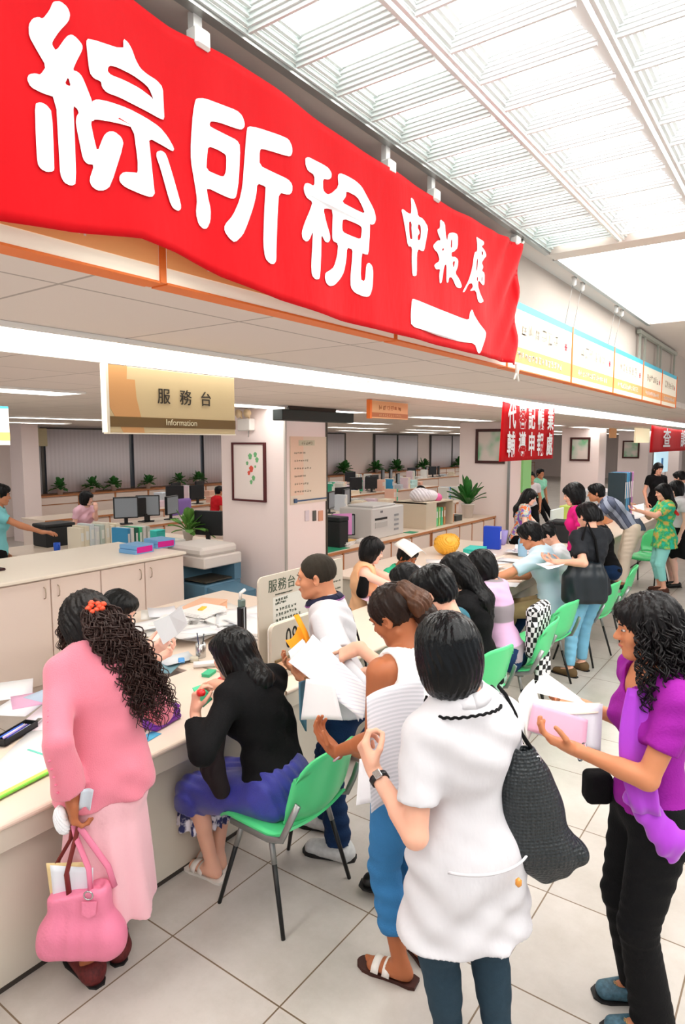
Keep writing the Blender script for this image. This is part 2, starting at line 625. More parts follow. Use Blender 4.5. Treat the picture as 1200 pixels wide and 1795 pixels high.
# plasterboard ring round the hall fixtures, and beam between luminous fields
mb = MB()
mb.box((XB, -3, ZU), (-1.135, 42, ZU + 0.09))
mb.box((-1.135, 3.30, ZU - 0.01), (4, 3.42, ZU + 0.09))
mb.box((-1.135, 5.72, ZU), (4, 42, ZU + 0.09))
struct('trim_hall_ceiling', mb, mat('hall_ceiling_paint', (222, 210, 202), 0.85, spec=0.15))
mb = MB().box((-1.145, -3, ZU - 0.012), (-1.12, 3.30, ZU + 0.01)).box((-1.145, 3.42, ZU - 0.012), (-1.12, 5.72, ZU + 0.01))
struct('trim_fixture_edge', mb, M_alu)
# walls
XW = -14.6
mb = MB()
mb.box((XW - 0.2, -3, 0), (XW, 42, ZC))
struct('wall_back', mb, M_wall)
struct('wall_end', MB().box((-16, 41, 0), (4, 41.2, 3.2)), M_wall)
# pillars: 0.95 m wide, 6.3 m apart
M_pil = mat('pillar_paint', (250, 234, 230), 0.7, spec=0.25)
M_trimgrey = mat('corner_trim', (196, 188, 180), 0.5)
for i in range(5):
    y = 5.34 + 6.27 * i
    struct('wall_pillar_%d' % (i + 1), MB().box((-5.58, y, 0), (-4.6, y + 0.72, ZC), bev=0.01), M_pil)
# windows with grey blinds along the back wall, pillars between
M_blind = ramp_mat('blind_fabric', 'wave', (236, 232, 238), (242, 238, 244), 3.0, 0.9, 0.5, (0.01, 1, 0.01), direction='Y')
M_glass = mat('window_dark_glass', (96, 104, 116), 0.1, spec=0.7)
wy = [(3.2, 6.4), (8.3, 15.6), (17.2, 20.4), (22.4, 26.0), (27.2, 31.6), (33.0, 38.2)]
for i, (a, b) in enumerate(wy):
    w = tag(MB().box((XW, a, 0.92), (XW + 0.02, b, ZC - 0.03)).build('window_%d' % (i + 1), M_glass), kind='structure')
    fr = MB()
    n = max(1, round((b - a) / 1.8))
    for k in range(n + 1):
        yy = a + (b - a) * k / n
        fr.box((XW + 0.02, yy - 0.03, 0.92), (XW + 0.05, yy + 0.03, ZC - 0.03))
    fr.box((XW + 0.02, a, 0.92), (XW + 0.05, b, 0.97)).box((XW + 0.02, a, ZC - 0.09), (XW + 0.05, b, ZC - 0.03))
    fr.build('window_frame', mat('bronze_frame', (92, 88, 84), 0.5), w)
# fluorescent troffers of the office ceiling
def troffer(name, x0, x1, y0, y1, label, group):
    t = thing(name, label, 'ceiling light', ((x0 + x1) / 2, (y0 + y1) / 2, ZC - 0.02), 0, group)
    MB().box((x0, y0, ZC - 0.012), (x1, y1, ZC - 0.004)).build('diffuser', M_lum2, t)
    e = 0.02
    mb = MB().box((x0 - e, y0 - e, ZC - 0.018), (x0, y1 + e, ZC - 0.001)).box((x1, y0 - e, ZC - 0.018), (x1 + e, y1 + e, ZC - 0.001))
    mb.box((x0, y0 - e, ZC - 0.018), (x1, y0, ZC - 0.001)).box((x0, y1, ZC - 0.018), (x1, y1 + e, ZC - 0.001))
    mb.build('frame', M_white, t)
    return t
t0 = troffer('ceiling_light', -2.66, -2.10, -1.6, 0.84, 'continuous white luminous strip in the office ceiling above the service counter', 'luminous strip segments above the counter')
ORD = ['first', 'second', 'third', 'fourth', 'fifth', 'sixth', 'seventh', 'eighth', 'ninth', 'tenth']
for k in range(1, 8):
    copy_tree(t0, loc=(-2.38, -0.38 + 2.48 * k, ZC - 0.02), label='white luminous strip segment above the service counter, %s from the near end' % ORD[k])
t1 = troffer('ceiling_light', -4.85, -4.5, 0.5, 2.9, 'white rectangular troffer light in the low office ceiling behind the counter', 'office troffer lights')
for ri, x in enumerate((-4.67, -7.1, -9.6, -12.1)):
    for k in range(9):
        y = 1.7 + 3.9 * k + (0.6 if x < -6 else 0)
        if (x == -4.67 and k == 0): continue
        copy_tree(t1, loc=(x, y, ZC - 0.02), label='office ceiling troffer light, %s row back from the counter, %s from left' % (ORD[ri], ORD[k]))
# louvred fixtures of the hall ceiling
def hall_fixture(x0, y0, w, L, label, bw=.0035, mb_=None):
    mb_ = mb_ or M_acr
    t = thing('louvre_light', label, 'ceiling light', (x0 + w / 2, y0 + L / 2, ZU), 0, 'louvred lights of the hall ceiling')
    MB().box((x0 + 0.005, y0 + 0.005, ZU + 0.075), (x0 + w - 0.005, y0 + L - 0.005, ZU + 0.085)).build('diffuser', M_lum, t)
    fr = MB()
    for s in (0, 1):
        for k in range(5):
            xx = x0 + 0.004 + 0.011 * k if s == 0 else x0 + w - 0.004 - 0.011 * k
            a, b = (xx, xx + 0.010) if s == 0 else (xx - 0.010, xx)
            fr.box((a, y0, ZU - 0.002 + 0.012 * k), (b, y0 + L, ZU + 0.010 + 0.012 * k))
    fr.build('side_reflector', mb_, t)
    n = round(L / 0.17)
    for k in range(n):
        yc = y0 + L * (k + 0.5) / n
        bl = MB()
        for j in range(6):
            hw = 0.004 + bw * j
            bl.box((x0 + 0.02, yc - hw, ZU - 0.002 + 0.010 * j), (x0 + w - 0.02, yc + hw, ZU + 0.008 + 0.010 * j))
        bl.build('blade', mb_, t)
    return t
f0 = hall_fixture(-1.128 + .338, 0.92, 0.335, 1.19, 'ribbed louvre light, second column from the banner, second from the cross beam')
M_acg = mat('green_grey_reflector', (220, 230, 228), 0.3, spec=.6)
for j in (-2, -1, 0, 1):
    hall_fixture(-1.128, 0.92 + 1.19 * j, 0.335, 1.19, 'ribbed louvre light beside the banner, %s from the cross beam' % ORD[1 - j], .0055, M_acg)
for i in range(9):
    for j in (-2, -1, 0, 1):
        if i == 0 or (i == 1 and j == 0): continue
        if i > 4 and j < -1: continue
        copy_tree(f0, loc=(-1.128 + 0.1675 + 0.338 * i, 0.92 + 0.595 + 1.19 * j, ZU), label='ribbed louvre light, %s column from the banner, %s from the cross beam' % (ORD[i], ORD[1 - j]))
# second luminous field beyond the beam
for k in range(6):
    x0 = -1.12 + 0.62 * k
    t = thing('panel_light', 'flat luminous ceiling panel beyond the cross beam, %s from the bulkhead' % ORD[k], 'ceiling light', (x0 + 0.3, 4.57, ZU), 0, 'flat luminous panels beyond the beam')
    MB().box((x0, 3.43, ZU + 0.01), (x0 + 0.6, 5.71, ZU + 0.03)).build('diffuser', M_lum, t)
    MB().box((x0 + 0.6, 3.43, ZU - 0.0), (x0 + 0.62, 5.71, ZU + 0.03)).box((x0, 3.425, ZU), (x0 + 0.6, 3.43, ZU + 0.03)).build('frame', M_white, t)
# ------------------------------------------------------------ service counter, desks, cabinets
M_top = mat('counter_laminate', (240, 222, 204), 0.35, spec=0.5, vary=(3, 0.04))
M_nose = mat('counter_nosing', (214, 190, 168), 0.4)
M_panel = mat('counter_panel', (214, 206, 190), 0.55, vary=(4, 0.05))
M_cab = mat('cabinet_door', (246, 228, 216), 0.5, spec=0.35)
M_edge = mat('wood_edge', (196, 130, 84), 0.5)
M_kick = mat('kick_board', (60, 54, 48), 0.7)
CT = 0.72
def counter(y0, y1, label):
    t = thing('service_counter', label, 'counter', (-2.7, (y0 + y1) / 2, 0))
    mb = MB()
    mb.box((-3.06, y0, CT - 0.03), (-2.36, y1, CT), 0)
    # rounded nosing
    for k in range(6):
        a0 = -math.pi / 2 + math.pi * k / 6; a1 = -math.pi / 2 + math.pi * (k + 1) / 6
        mb.add([(-2.36 + 0.015 * math.cos(a0), y0, CT - 0.015 + 0.015 * math.sin(a0)), (-2.36 + 0.015 * math.cos(a1), y0, CT - 0.015 + 0.015 * math.sin(a1)),
                (-2.36 + 0.015 * math.cos(a1), y1, CT - 0.015 + 0.015 * math.sin(a1)), (-2.36 + 0.015 * math.cos(a0), y1, CT - 0.015 + 0.015 * math.sin(a0))], [[0, 1, 2, 3]], 0, True)
    mb.build('worktop', [M_top], t)
    MB().box((-2.40, y0, CT - 0.125), (-2.365, y1, CT - 0.03), bev=0.004).build('apron', M_panel, t)
    MB().box((-2.46, y0, 0.0), (-2.43, y1, CT - 0.03)).box((-3.0, y0, 0), (-2.46, y0 + 0.02, CT - 0.03)).box((-3.0, y1 - 0.02, 0), (-2.46, y1, CT - 0.03)).build('front_panel', M_panel, t)
    MB().box((-2.432, y0, 0.0), (-2.424, y1, 0.018)).build('kick_strip', M_kick, t)
    return t
counter(-1.5, 2.70, 'near service counter with cream top where the woman in pink stands')
counter(2.72, 5.2, 'service counter behind the man in the white polo shirt')
counter(5.22, 9.4, 'service counter where the man in pale blue sits writing')
counter(9.42, 17.0, 'farthest service counter beside the striped shirt')

# side desk behind the counter heaped with papers
t = thing('side_desk', 'cream desk behind the counter heaped with papers and stationery', 'desk', (-3.7, 3.4, 0))
MB().box((-4.5, 2.62, CT - 0.03), (-3.07, 4.3, CT), bev=0.005).build('desktop', M_top, t)
MB().box((-4.48, 2.66, 0), (-4.44, 4.26, CT - 0.03)).box((-4.44, 2.66, 0), (-3.1, 2.69, CT - 0.03)).build('panel', M_panel, t)
t = thing('side_desk', 'cream desk holding the yellow bag and blue file box in the middle distance', 'desk', (-3.6, 6.9, 0))
MB().box((-4.15, 5.5, CT - 0.03), (-3.07, 8.62, CT), bev=0.005).build('desktop', M_top, t)
MB().box((-4.1, 5.54, 0), (-4.06, 8.58, CT - 0.03)).box((-4.06, 5.54, 0), (-3.1, 5.58, CT - 0.03)).build('panel', M_panel, t)
# low cupboards with pairs of doors
t = thing('low_cupboard', 'long waist-high cream cupboard row with pairs of handled doors', 'cupboard', (-5.6, 2.3, 0))
MB().box((-6.35, -1.2, 0.97), (-5.20, 4.47, 1.0), bev=0.006).build('cupboard_top', mat('cupboard_top', (248, 238, 222), 0.4), t)
MB().box((-6.33, -1.18, 0.0), (-5.25, 4.45, 0.97)).build('carcass', M_cab, t)
M_seam = mat('handle_brass', (190, 170, 150), 0.35, metal=0.5)
for k in range(12):
    y1 = 4.45 - 0.485 * k; y0 = y1 - 0.48
    if y0 < -1.2: break
    d = MB().box((-5.25, y0 + 0.003, 0.06), (-5.228, y1 - 0.003, 0.955), bev=0.003).build('door', M_cab, t)
    yh = y0 + 0.06 if k % 2 == 0 else y1 - 0.06
    MB().tube([(-5.228, yh, 0.80), (-5.205, yh, 0.81), (-5.20, yh, 0.85), (-5.205, yh, 0.89), (-5.228, yh, 0.90)], 0.005, 6).build('handle', M_seam, d)
# desks of the office with wooden edging
def desk_run(name, x0, x1, y0, y1, z, label, nd=6, side='x'):
    t = thing(name, label, 'desk', ((x0 + x1) / 2, (y0 + y1) / 2, 0))
    MB().box((x0, y0, z - 0.03), (x1, y1, z)).build('desktop', M_top, t)
    MB().box((x1, y0, z - 0.032), (x1 + 0.015, y1, z + 0.001)).build('edging', M_edge, t)
    MB().box((x0 + 0.02, y0 + 0.02, 0), (x1 - 0.03, y1 - 0.02, z - 0.03)).build('carcass', M_cab, t)
    for k in range(nd):
        a = y0 + 0.02 + (y1 - y0 - 0.04) * k / nd; b = y0 + 0.02 + (y1 - y0 - 0.04) * (k + 1) / nd
        MB().box((x1 - 0.03, a + 0.02, 0.05), (x1 - 0.012, b - 0.005, z - 0.06)).build('door', M_cab, t)
    for k in range(nd + 1):
        a = y0 + 0.02 + (y1 - y0 - 0.04) * k / nd
        MB().box((x1 - 0.03, a - 0.012, 0.02), (x1 - 0.006, a + 0.012, z - 0.04)).build('upright_edging', M_edge, t)
    return t
desk_run('office_desk', -5.7, -4.8, 6.1, 9.05, 0.75, 'cream desk with wooden edging carrying the laser printer and tower computer', 5)
desk_run('office_desk', -5.6, -4.8, 9.07, 11.58, 0.75, 'cream desk with wooden edging under the potted plant by the second pillar', 5)
def credenza(y0, y1, label):
    t = thing('credenza', label, 'cabinet', (XW + 0.3, (y0 + y1) / 2, 0))
    MB().box((XW + 0.02, y0, 0.88), (XW + 0.52, y1, 0.91)).build('cabinet_top', M_edge, t)
    MB().box((XW + 0.02, y0, 0.0), (XW + 0.47, y1, 0.88)).build('carcass', M_cab, t)
    n = int((y1 - y0) / 0.9)
    for k in range(n):
        a = y0 + (y1 - y0) * k / n
        MB().box((XW + 0.47, a + 0.03, 0.05), (XW + 0.485, a + (y1 - y0) / n - 0.03, 0.68)).build('door', M_cab, t)
        MB().box((XW + 0.47, a + 0.03, 0.71), (XW + 0.485, a + (y1 - y0) / n - 0.03, 0.86)).build('drawer', M_cab, t)
    mb = MB()
    for k in range(n + 1):
        a = y0 + (y1 - y0) * k / n
        mb.box((XW + 0.47, a - 0.02, 0), (XW + 0.49, a + 0.02, 0.88))
    mb.box((XW + 0.47, y0, 0.69), (XW + 0.488, y1, 0.705))
    mb.build('edging', M_edge, t)
credenza(7.9, 15.9, 'long low cabinet with wooden trim under the grey blinds at left')
credenza(16.0, 40.0, 'long low cabinet with wooden trim under the far windows right of the near pillar')
# grey blinds hung in the windows
for i, (a, b) in enumerate(wy):
    n = max(1, round((b - a) / 1.8)) if i != 1 else 3
    for k in range(n):
        y0 = a + 0.06 + (b - a) * k / n; y1 = a - 0.06 + (b - a) * (k + 1) / n
        ys = np.arange(y0, y1, 0.045)
        P = [[(XW + 0.075 + 0.0015 * math.sin(j * 2.1), y, z) for z in (0.93, ZC - 0.07)] for j, y in enumerate(ys)]
        o = MB().sheet(P, 0.002).build('window_blind', M_blind)
        tag(o, 'pale grey blind in the back wall, window %s from the left, panel %s' % (ORD[i], ORD[k]), 'blind', 'grey window blinds')
# ------------------------------------------------------------ people
Z3 = np.array((0, 0, 1.0))
def rot(v, ax, ang):
    ax = nrm(ax); v = np.asarray(v, float)
    return v * math.cos(ang) + np.cross(ax, v) * math.sin(ang) + ax * np.dot(ax, v) * (1 - math.cos(ang))

def ik(a, c, l1, l2, hint):
    """middle joint of a two-bone chain a->c bending towards hint"""
    a = np.asarray(a, float); c = np.asarray(c, float)
    d = c - a; L = np.linalg.norm(d); L_ = min(L, (l1 + l2) * 0.998)
    u = d / (L + 1e-9)
    c = a + u * L_
    x = (l1 * l1 - l2 * l2 + L_ * L_) / (2 * L_)
    y = math.sqrt(max(l1 * l1 - x * x, 0))
    hint = np.asarray(hint, float)
    n = hint - u * np.dot(hint, u)
    return a + u * x + nrm(n) * y, c

SKINS = {'light': (232, 176, 150), 'mid': (206, 140, 104), 'tan': (176, 104, 66), 'pale': (244, 196, 176)}

class Fig:
    """pose: world joints of one person. face = horizontal facing direction"""
    def __init__(s, x, y, face, h=1.6, lean=0, side=0, hp=0, hy=0, hr=0, seat=None, knee_out=0.09, feetfwd=0.1, sex='f',
                 lh=None, rh=None, lhint=None, rhint=None, stance=0.1, shift=(0, 0), twist=0, feet=None, skin='light', girth=1.0, pel=None, z0=0.0, hoff=(0, 0, 0), swf=1.0, shd=0.035):
        s.h = h; s.sex = sex; s.skin = skin; s.g = girth
        k = h / 1.6; s.k = k
        F = nrm((face[0], face[1], 0)); R = np.cross(F, Z3); s.F = F; s.R = R
        base = np.array((x, y, z0), float)
        if pel is None:
            pz = 0.53 * h if seat is None else seat + 0.10 * k
            pel = base + Z3 * pz + F * shift[1] + R * shift[0]
        pel = np.asarray(pel, float); s.pel = pel
        up = rot(Z3, R, -math.radians(lean)); up = rot(up, F, math.radians(side))
        s.up = up
        Fc = rot(F, R, -math.radians(lean)); Rc = rot(R, F, math.radians(side))
        Fc = rot(Fc, up, math.radians(twist)); Rc = rot(Rc, up, math.radians(twist))
        s.Fc, s.Rc = Fc, Rc
        s.neck = pel + up * 0.315 * h - Fc * 0.01
        s.chest = pel + up * 0.21 * h + Fc * 0.01
        sw = (0.104 if sex == 'f' else 0.122) * h * (0.5 + 0.5 * girth) * swf
        s.sh = [s.neck - Rc * sw - up * shd * h, s.neck + Rc * sw - up * shd * h]   # left, right
        # head frame
        q = lambda v: rot(rot(rot(v, up, math.radians(twist + hy)), rot(R, Z3, math.radians(twist + hy)), -math.radians(lean * 0.6 + hp)), F, math.radians(hr))
        hF = rot(F, Z3, math.radians(twist + hy)); hR = np.cross(hF, Z3)
        a = -math.radians(hp)
        hU = rot(Z3, hR, a); hF2 = rot(hF, hR, a)
        hU = rot(hU, hF2, math.radians(hr)); hR = rot(hR, hF2, math.radians(hr))
        s.hF, s.hR, s.hU = hF2, hR, hU
        s.head = s.neck + nrm(up + hU * 0.6 + 0.35 * hF2 * math.sin(math.radians(max(hp, 0)))) * 0.098 * h + hF2 * 0.022 + R * hoff[0] + F * hoff[1] + Z3 * hoff[2]
        # legs
        s.hip = [pel - R * 0.052 * h - Z3 * 0.02, pel + R * 0.052 * h - Z3 * 0.02]
        s.an = []; s.kn = []; s.toe = []
        for i, sg in ((0, -1), (1, 1)):
            if feet is not None:
                f = feet[i]; fx = np.array((f[0], f[1], z0)); 
                fd = nrm((f[2], f[3], 0)) if len(f) > 3 else F
                lift = f[4] if len(f) > 4 else 0
            else:
                if seat is None: fx = base + R * sg * stance * 0.5 * h * 1.0
                else: fx = base + F * (0.30 * h * 0.9 + feetfwd) + R * sg * knee_out * 1.1
                fd = nrm(F + R * sg * 0.18); lift = 0
            an = np.array((fx[0], fx[1], z0 + 0.075 * k + lift)); 
            hint = F + R * sg * 0.12 if seat is None else (F * 0.8 + Z3 * 0.8 + R * sg * 0.25)
            kn, an = ik(s.hip[i], an, 0.245 * h, 0.235 * h, hint)
            s.kn.append(kn); s.an.append(an); s.toe.append(fd)
        # arms
        s.el = []; s.wr = []; s.hd = []; s.hn = []; s.curl = []; s.sp = []
        for i, (H, hint) in enumerate(((lh, lhint), (rh, rhint))):
            sg = -1 if i == 0 else 1
            if H is None:
                w = s.sh[i] - Z3 * 0.31 * h + F * 0.05 + R * sg * 0.05; d = None; n = -R * sg; c = 0.5
            else:
                w = np.asarray(H[0], float); d = H[1] if len(H) > 1 else None; n = H[2] if len(H) > 2 else -Z3; c = H[3] if len(H) > 3 else 0.5
            hh = hint if hint is not None else (-F * 0.5 - Z3 * 0.8 + R * sg * 0.5)
            e, w = ik(s.sh[i], w, 0.172 * h, 0.152 * h, hh)
            if d is None: d = nrm(w - e)
            d = nrm(d); n = np.asarray(n, float); n = nrm(n - d * np.dot(n, d))
            s.el.append(e); s.wr.append(w); s.hd.append(d); s.hn.append(n); s.curl.append(c)
    def HC(s, x, y, z):
        return s.head + (s.hR * x + s.hF * y + s.hU * z) * s.k * 1.0

def add_hand(S, w, d, n, side, curl, k=1.0, pinch=False, point=False):
    """five separate fingers rooted in a palm; n = palmar normal; side 0 left / 1 right"""
    l = np.cross(d, n); th = l if side == 1 else -l
    S.u(rc(w - d * 0.01, w + d * 0.03 * k, 0.0235 * k, 0.026 * k, n, 0.72), 0.02)
    S.u(rbox(w + d * 0.052 * k, np.array((0.037, 0.042, 0.0135)) * k, np.stack([l, d, n]), 0.0125 * k), 0.02)
    fl = [0.92, 1.03, 0.97, 0.78]
    for i in range(4):
        off = th * (0.0285 - 0.019 * i) * k
        p = w + d * (0.086 - 0.004 * abs(i - 1.3)) * k + off
        a = 0.0; r = 0.0088 * k
        cu = curl * (0.85 + 0.1 * i)
        if point: cu = 0.05 if i == 0 else 1.25
        lens = [0.042 * fl[i] * k, 0.026 * fl[i] * k, 0.021 * fl[i] * k]
        spread = th * (0.10 - 0.065 * i)
        for j in range(3):
            a += cu * (0.75, 1.0, 0.7)[j]
            dd = nrm(d * math.cos(a) + n * math.sin(a) + spread * (1 if j == 0 else 0.4))
            q = p + dd * lens[j]
            S.u(rc(p, q, r, r * 0.92), 0.004 if j else 0.010)
            p = q; r *= 0.92
    p = w + d * 0.024 * k + th * 0.024 * k + n * 0.004
    d1 = nrm(d * 0.62 + th * 0.62 + n * (0.35 + 0.3 * curl))
    q = p + d1 * 0.042 * k
    S.u(rc(p, q, 0.0125 * k, 0.0105 * k), 0.014)
    d2 = nrm(d * 0.85 + th * (0.25 - 0.3 * curl) + n * (0.3 + 0.4 * curl))
    q2 = q + d2 * 0.030 * k
    S.u(rc(q, q2, 0.0102 * k, 0.0092 * k), 0.003)
    S.u(rc(q2, q2 + nrm(d2 + d * 0.3) * 0.022 * k, 0.0092 * k, 0.0078 * k), 0.002)

def add_head(S, f):
    k = f.k * (1.0 if f.sex == 'f' else 1.03)
    AX = np.stack([f.hR, f.hF, f.hU])
    P = lambda x, y, z: f.head + (f.hR * x + f.hF * y + f.hU * z) * k
    E = lambda c, r: ell(P(*c), np.array(r) * k, AX)
    S.u(E((0, -.014, .030), (.074, .093, .082)), 0.0)
    S.u(E((0, .032, -.028), (.060, .056, .084)), 0.025)
    S.u(E((0, .038, -.072), (.046, .046, .036)), 0.02)
    S.u(E((0, .072, -.094), (.020, .017, .015)), 0.02)
    for s in (-1, 1):
        S.u(E((s * .036, .060, -.028), (.024, .022, .022)), 0.02)
        S.u(rc(P(s * .050, -.005, -.062), P(s * .022, .062, -.092), .016 * k, .014 * k), 0.02)
    S.u(rc(P(-.034, .076, .022), P(.034, .076, .022), .011 * k, .011 * k), 0.02)
    for s in (-1, 1):
        S.sub(E((s * .031, .100, .003), (.017, .016, .011)), 0.014)
    S.u(rc(P(0, .084, .008), P(0, .104, -.026), .007 * k, .0115 * k), 0.012)
    for s in (-1, 1):
        S.u(E((s * .011, .094, -.030), (.009, .010, .008)), 0.006)
    S.u(E((0, .086, -.054), (.021, .010, .0075)), 0.006)
    S.u(E((0, .084, -.066), (.018, .011, .0075)), 0.006)
    for s in (-1, 1):
        a = nrm(f.hR * s * 0.75 - f.hF * 0.6); b = nrm(f.hF * 0.9 + f.hR * s * 0.7 + f.hU * 0.05)
        S.u(ell(P(s * .078, -.006, -.008), np.array((.009, .019, .031)) * k, np.stack([nrm(np.cross(b, f.hU)), b, f.hU])), 0.006)
        S.sub(ell(P(s * .085, .000, -.006), np.array((.005, .008, .014)) * k, AX), 0.005)
    nr = 0.047 if f.sex == 'f' else 0.056
    S.u(rc(P(0, -.028, -.050), f.neck + f.Fc * 0.0, nr * k, (nr + .006) * k), 0.022)
    S.u(rc(f.neck + f.Fc * .0, f.neck - f.up * 0.05 - f.Fc * 0.0, (nr + .006) * k, 0.085 * k), 0.04)

def torso(S, f, e=0.0, kk=0.05, bust=True, waist=1.0):
    """torso primitives inflated by e"""
    k = f.k; g = f.g; m = f.sex != 'f'
    AX = np.stack([f.Rc, f.Fc, f.up]); A0 = np.stack([f.R, f.F, Z3]) if True else AX
    neck, pel, up = f.neck, f.pel, f.up
    S.u(ell(neck - up * 0.145 * k, (np.array(((.158 if m else .138) * g, .108 * g, .170)) * k + e), AX), 0)
    S.u(rc(f.sh[0] * 0.86 + neck * .14, f.sh[1] * 0.86 + neck * .14, .052 * k + e, .052 * k + e), kk)
    S.u(rc(f.sh[0] * 0.25 + (neck - up * .01) * .75, f.sh[1] * .25 + (neck - up * .01) * .75, .052 * k + e, .052 * k + e), kk)
    S.u(ell(pel + up * 0.115 * k, (np.array((.122 * g * waist, .088 * g, .15)) * k + e), AX), kk)
    S.u(ell(pel + up * 0.01 * k, (np.array(((.150 if m else .160) * g, .105 * g, .115)) * k + e), A0), kk)
    if bust and not m:
        for s in (-1, 1):
            S.u(ell(neck - up * 0.185 * k + f.Rc * s * .068 * k + f.Fc * .082 * k, np.array((.056, .05, .056)) * k * g + e * .6, AX), 0.04)
    for s in (-1, 1):
        S.u(ell(pel - Z3 * 0.045 * k + f.R * s * .068 * k - f.F * .062 * k, np.array((.078, .068, .082)) * k * g + e * .8, A0), 0.04)

def add_arm(S, f, i, e=0.0, t0=0.0, t1=1.0, flare=0.0, kk=0.03, cutend=True):
    """arm from shoulder, t runs 0..2 (1 = elbow, 2 = wrist)"""
    k = f.k * (1 if f.sex == 'f' else 1.12) * (0.4 + 0.6 * f.g)
    sh, el, wr = f.sh[i], f.el[i], f.wr[i]
    ru = [.044 * k, .036 * k]; rl = [.036 * k, .0225 * k]
    if t1 <= 1:
        b = sh + (el - sh) * t1
        S.u(rc(sh, b, ru[0] + e, ru[0] + (ru[1] - ru[0]) * t1 + e + flare, cut='b' if cutend else None), kk)
    else:
        S.u(rc(sh, el, ru[0] + e, ru[1] + e), kk)
        b = el + (wr - el) * (t1 - 1)
        S.u(rc(el, el + (b - el) * 0.35, rl[0] + e, (.035 * k + e * 1.0) if t1 >= 1.35 else rl[0] + e, cut=None), 0.012)
        S.u(rc(el, b, rl[0] + e, rl[0] + (rl[1] - rl[0]) * (t1 - 1) + e + flare, cut='b' if cutend else None), 0.012)

def add_leg(S, f, i, e=0.0, t1=2.0, flare=0.0, kk=0.03, cutend=True, girth=1.0):
    k = f.k * (0.5 + 0.5 * f.g) * girth
    hp, kn, an = f.hip[i], f.kn[i], f.an[i]
    fw = nrm(np.cross(f.R, an - kn)); 
    if t1 <= 1:
        b = hp + (kn - hp) * t1
        S.u(rc(hp, b, .088 * k + e, .088 * k + (.055 - .088) * k * t1 + e + flare, cut='b' if cutend else None), kk)
        return
    S.u(rc(hp, kn, .088 * k + e, .054 * k + e), kk)
    b = kn + (an - kn) * (t1 - 1)
    back = nrm((an - kn)); bk = -f.F + back * np.dot(f.F, back); bk = nrm(bk)
    if e < 0.012 and t1 > 1.4:
        S.u(rc(kn + (an - kn) * .22 + bk * .012, kn + (an - kn) * .45 + bk * .01, .046 * k + e, .040 * k + e), 0.03)
    S.u(rc(kn, b, .050 * k + e, .050 * k + (.031 - .050) * k * (t1 - 1) + e + flare, cut='b' if cutend else None), 0.02)

def add_foot(S, f, i, e=0.0):
    k = f.k * (1 if f.sex == 'f' else 1.1)
    an, d = f.an[i], f.toe[i]
    g = np.array((an[0], an[1], an[2] - 0.075 * f.k))
    l = np.cross(d, Z3)
    S.u(rc(an, g + Z3 * .035 * k - d * .03 * k, .031 * k + e, .028 * k + e), 0.02)
    S.u(rc(g + Z3 * .045 * k, g + d * .125 * k + Z3 * .022 * k, .034 * k + e, .022 * k + e, l, 1.35), 0.02)

def add_toes(S, f, i):
    k = f.k; an, d = f.an[i], f.toe[i]
    g = np.array((an[0], an[1], an[2] - 0.075 * f.k)); l = np.cross(d, Z3) * (-1 if i == 1 else 1)   # towards big toe
    for j in range(5):
        p = g + d * (.128 - .006 * j) * k + l * (.027 - .0135 * j) * k + Z3 * .016 * k
        S.u(rc(p, p + d * (.034 - .004 * j) * k - Z3 * .004, (.0115 - .001 * j) * k, (.0105 - .001 * j) * k), 0.006)

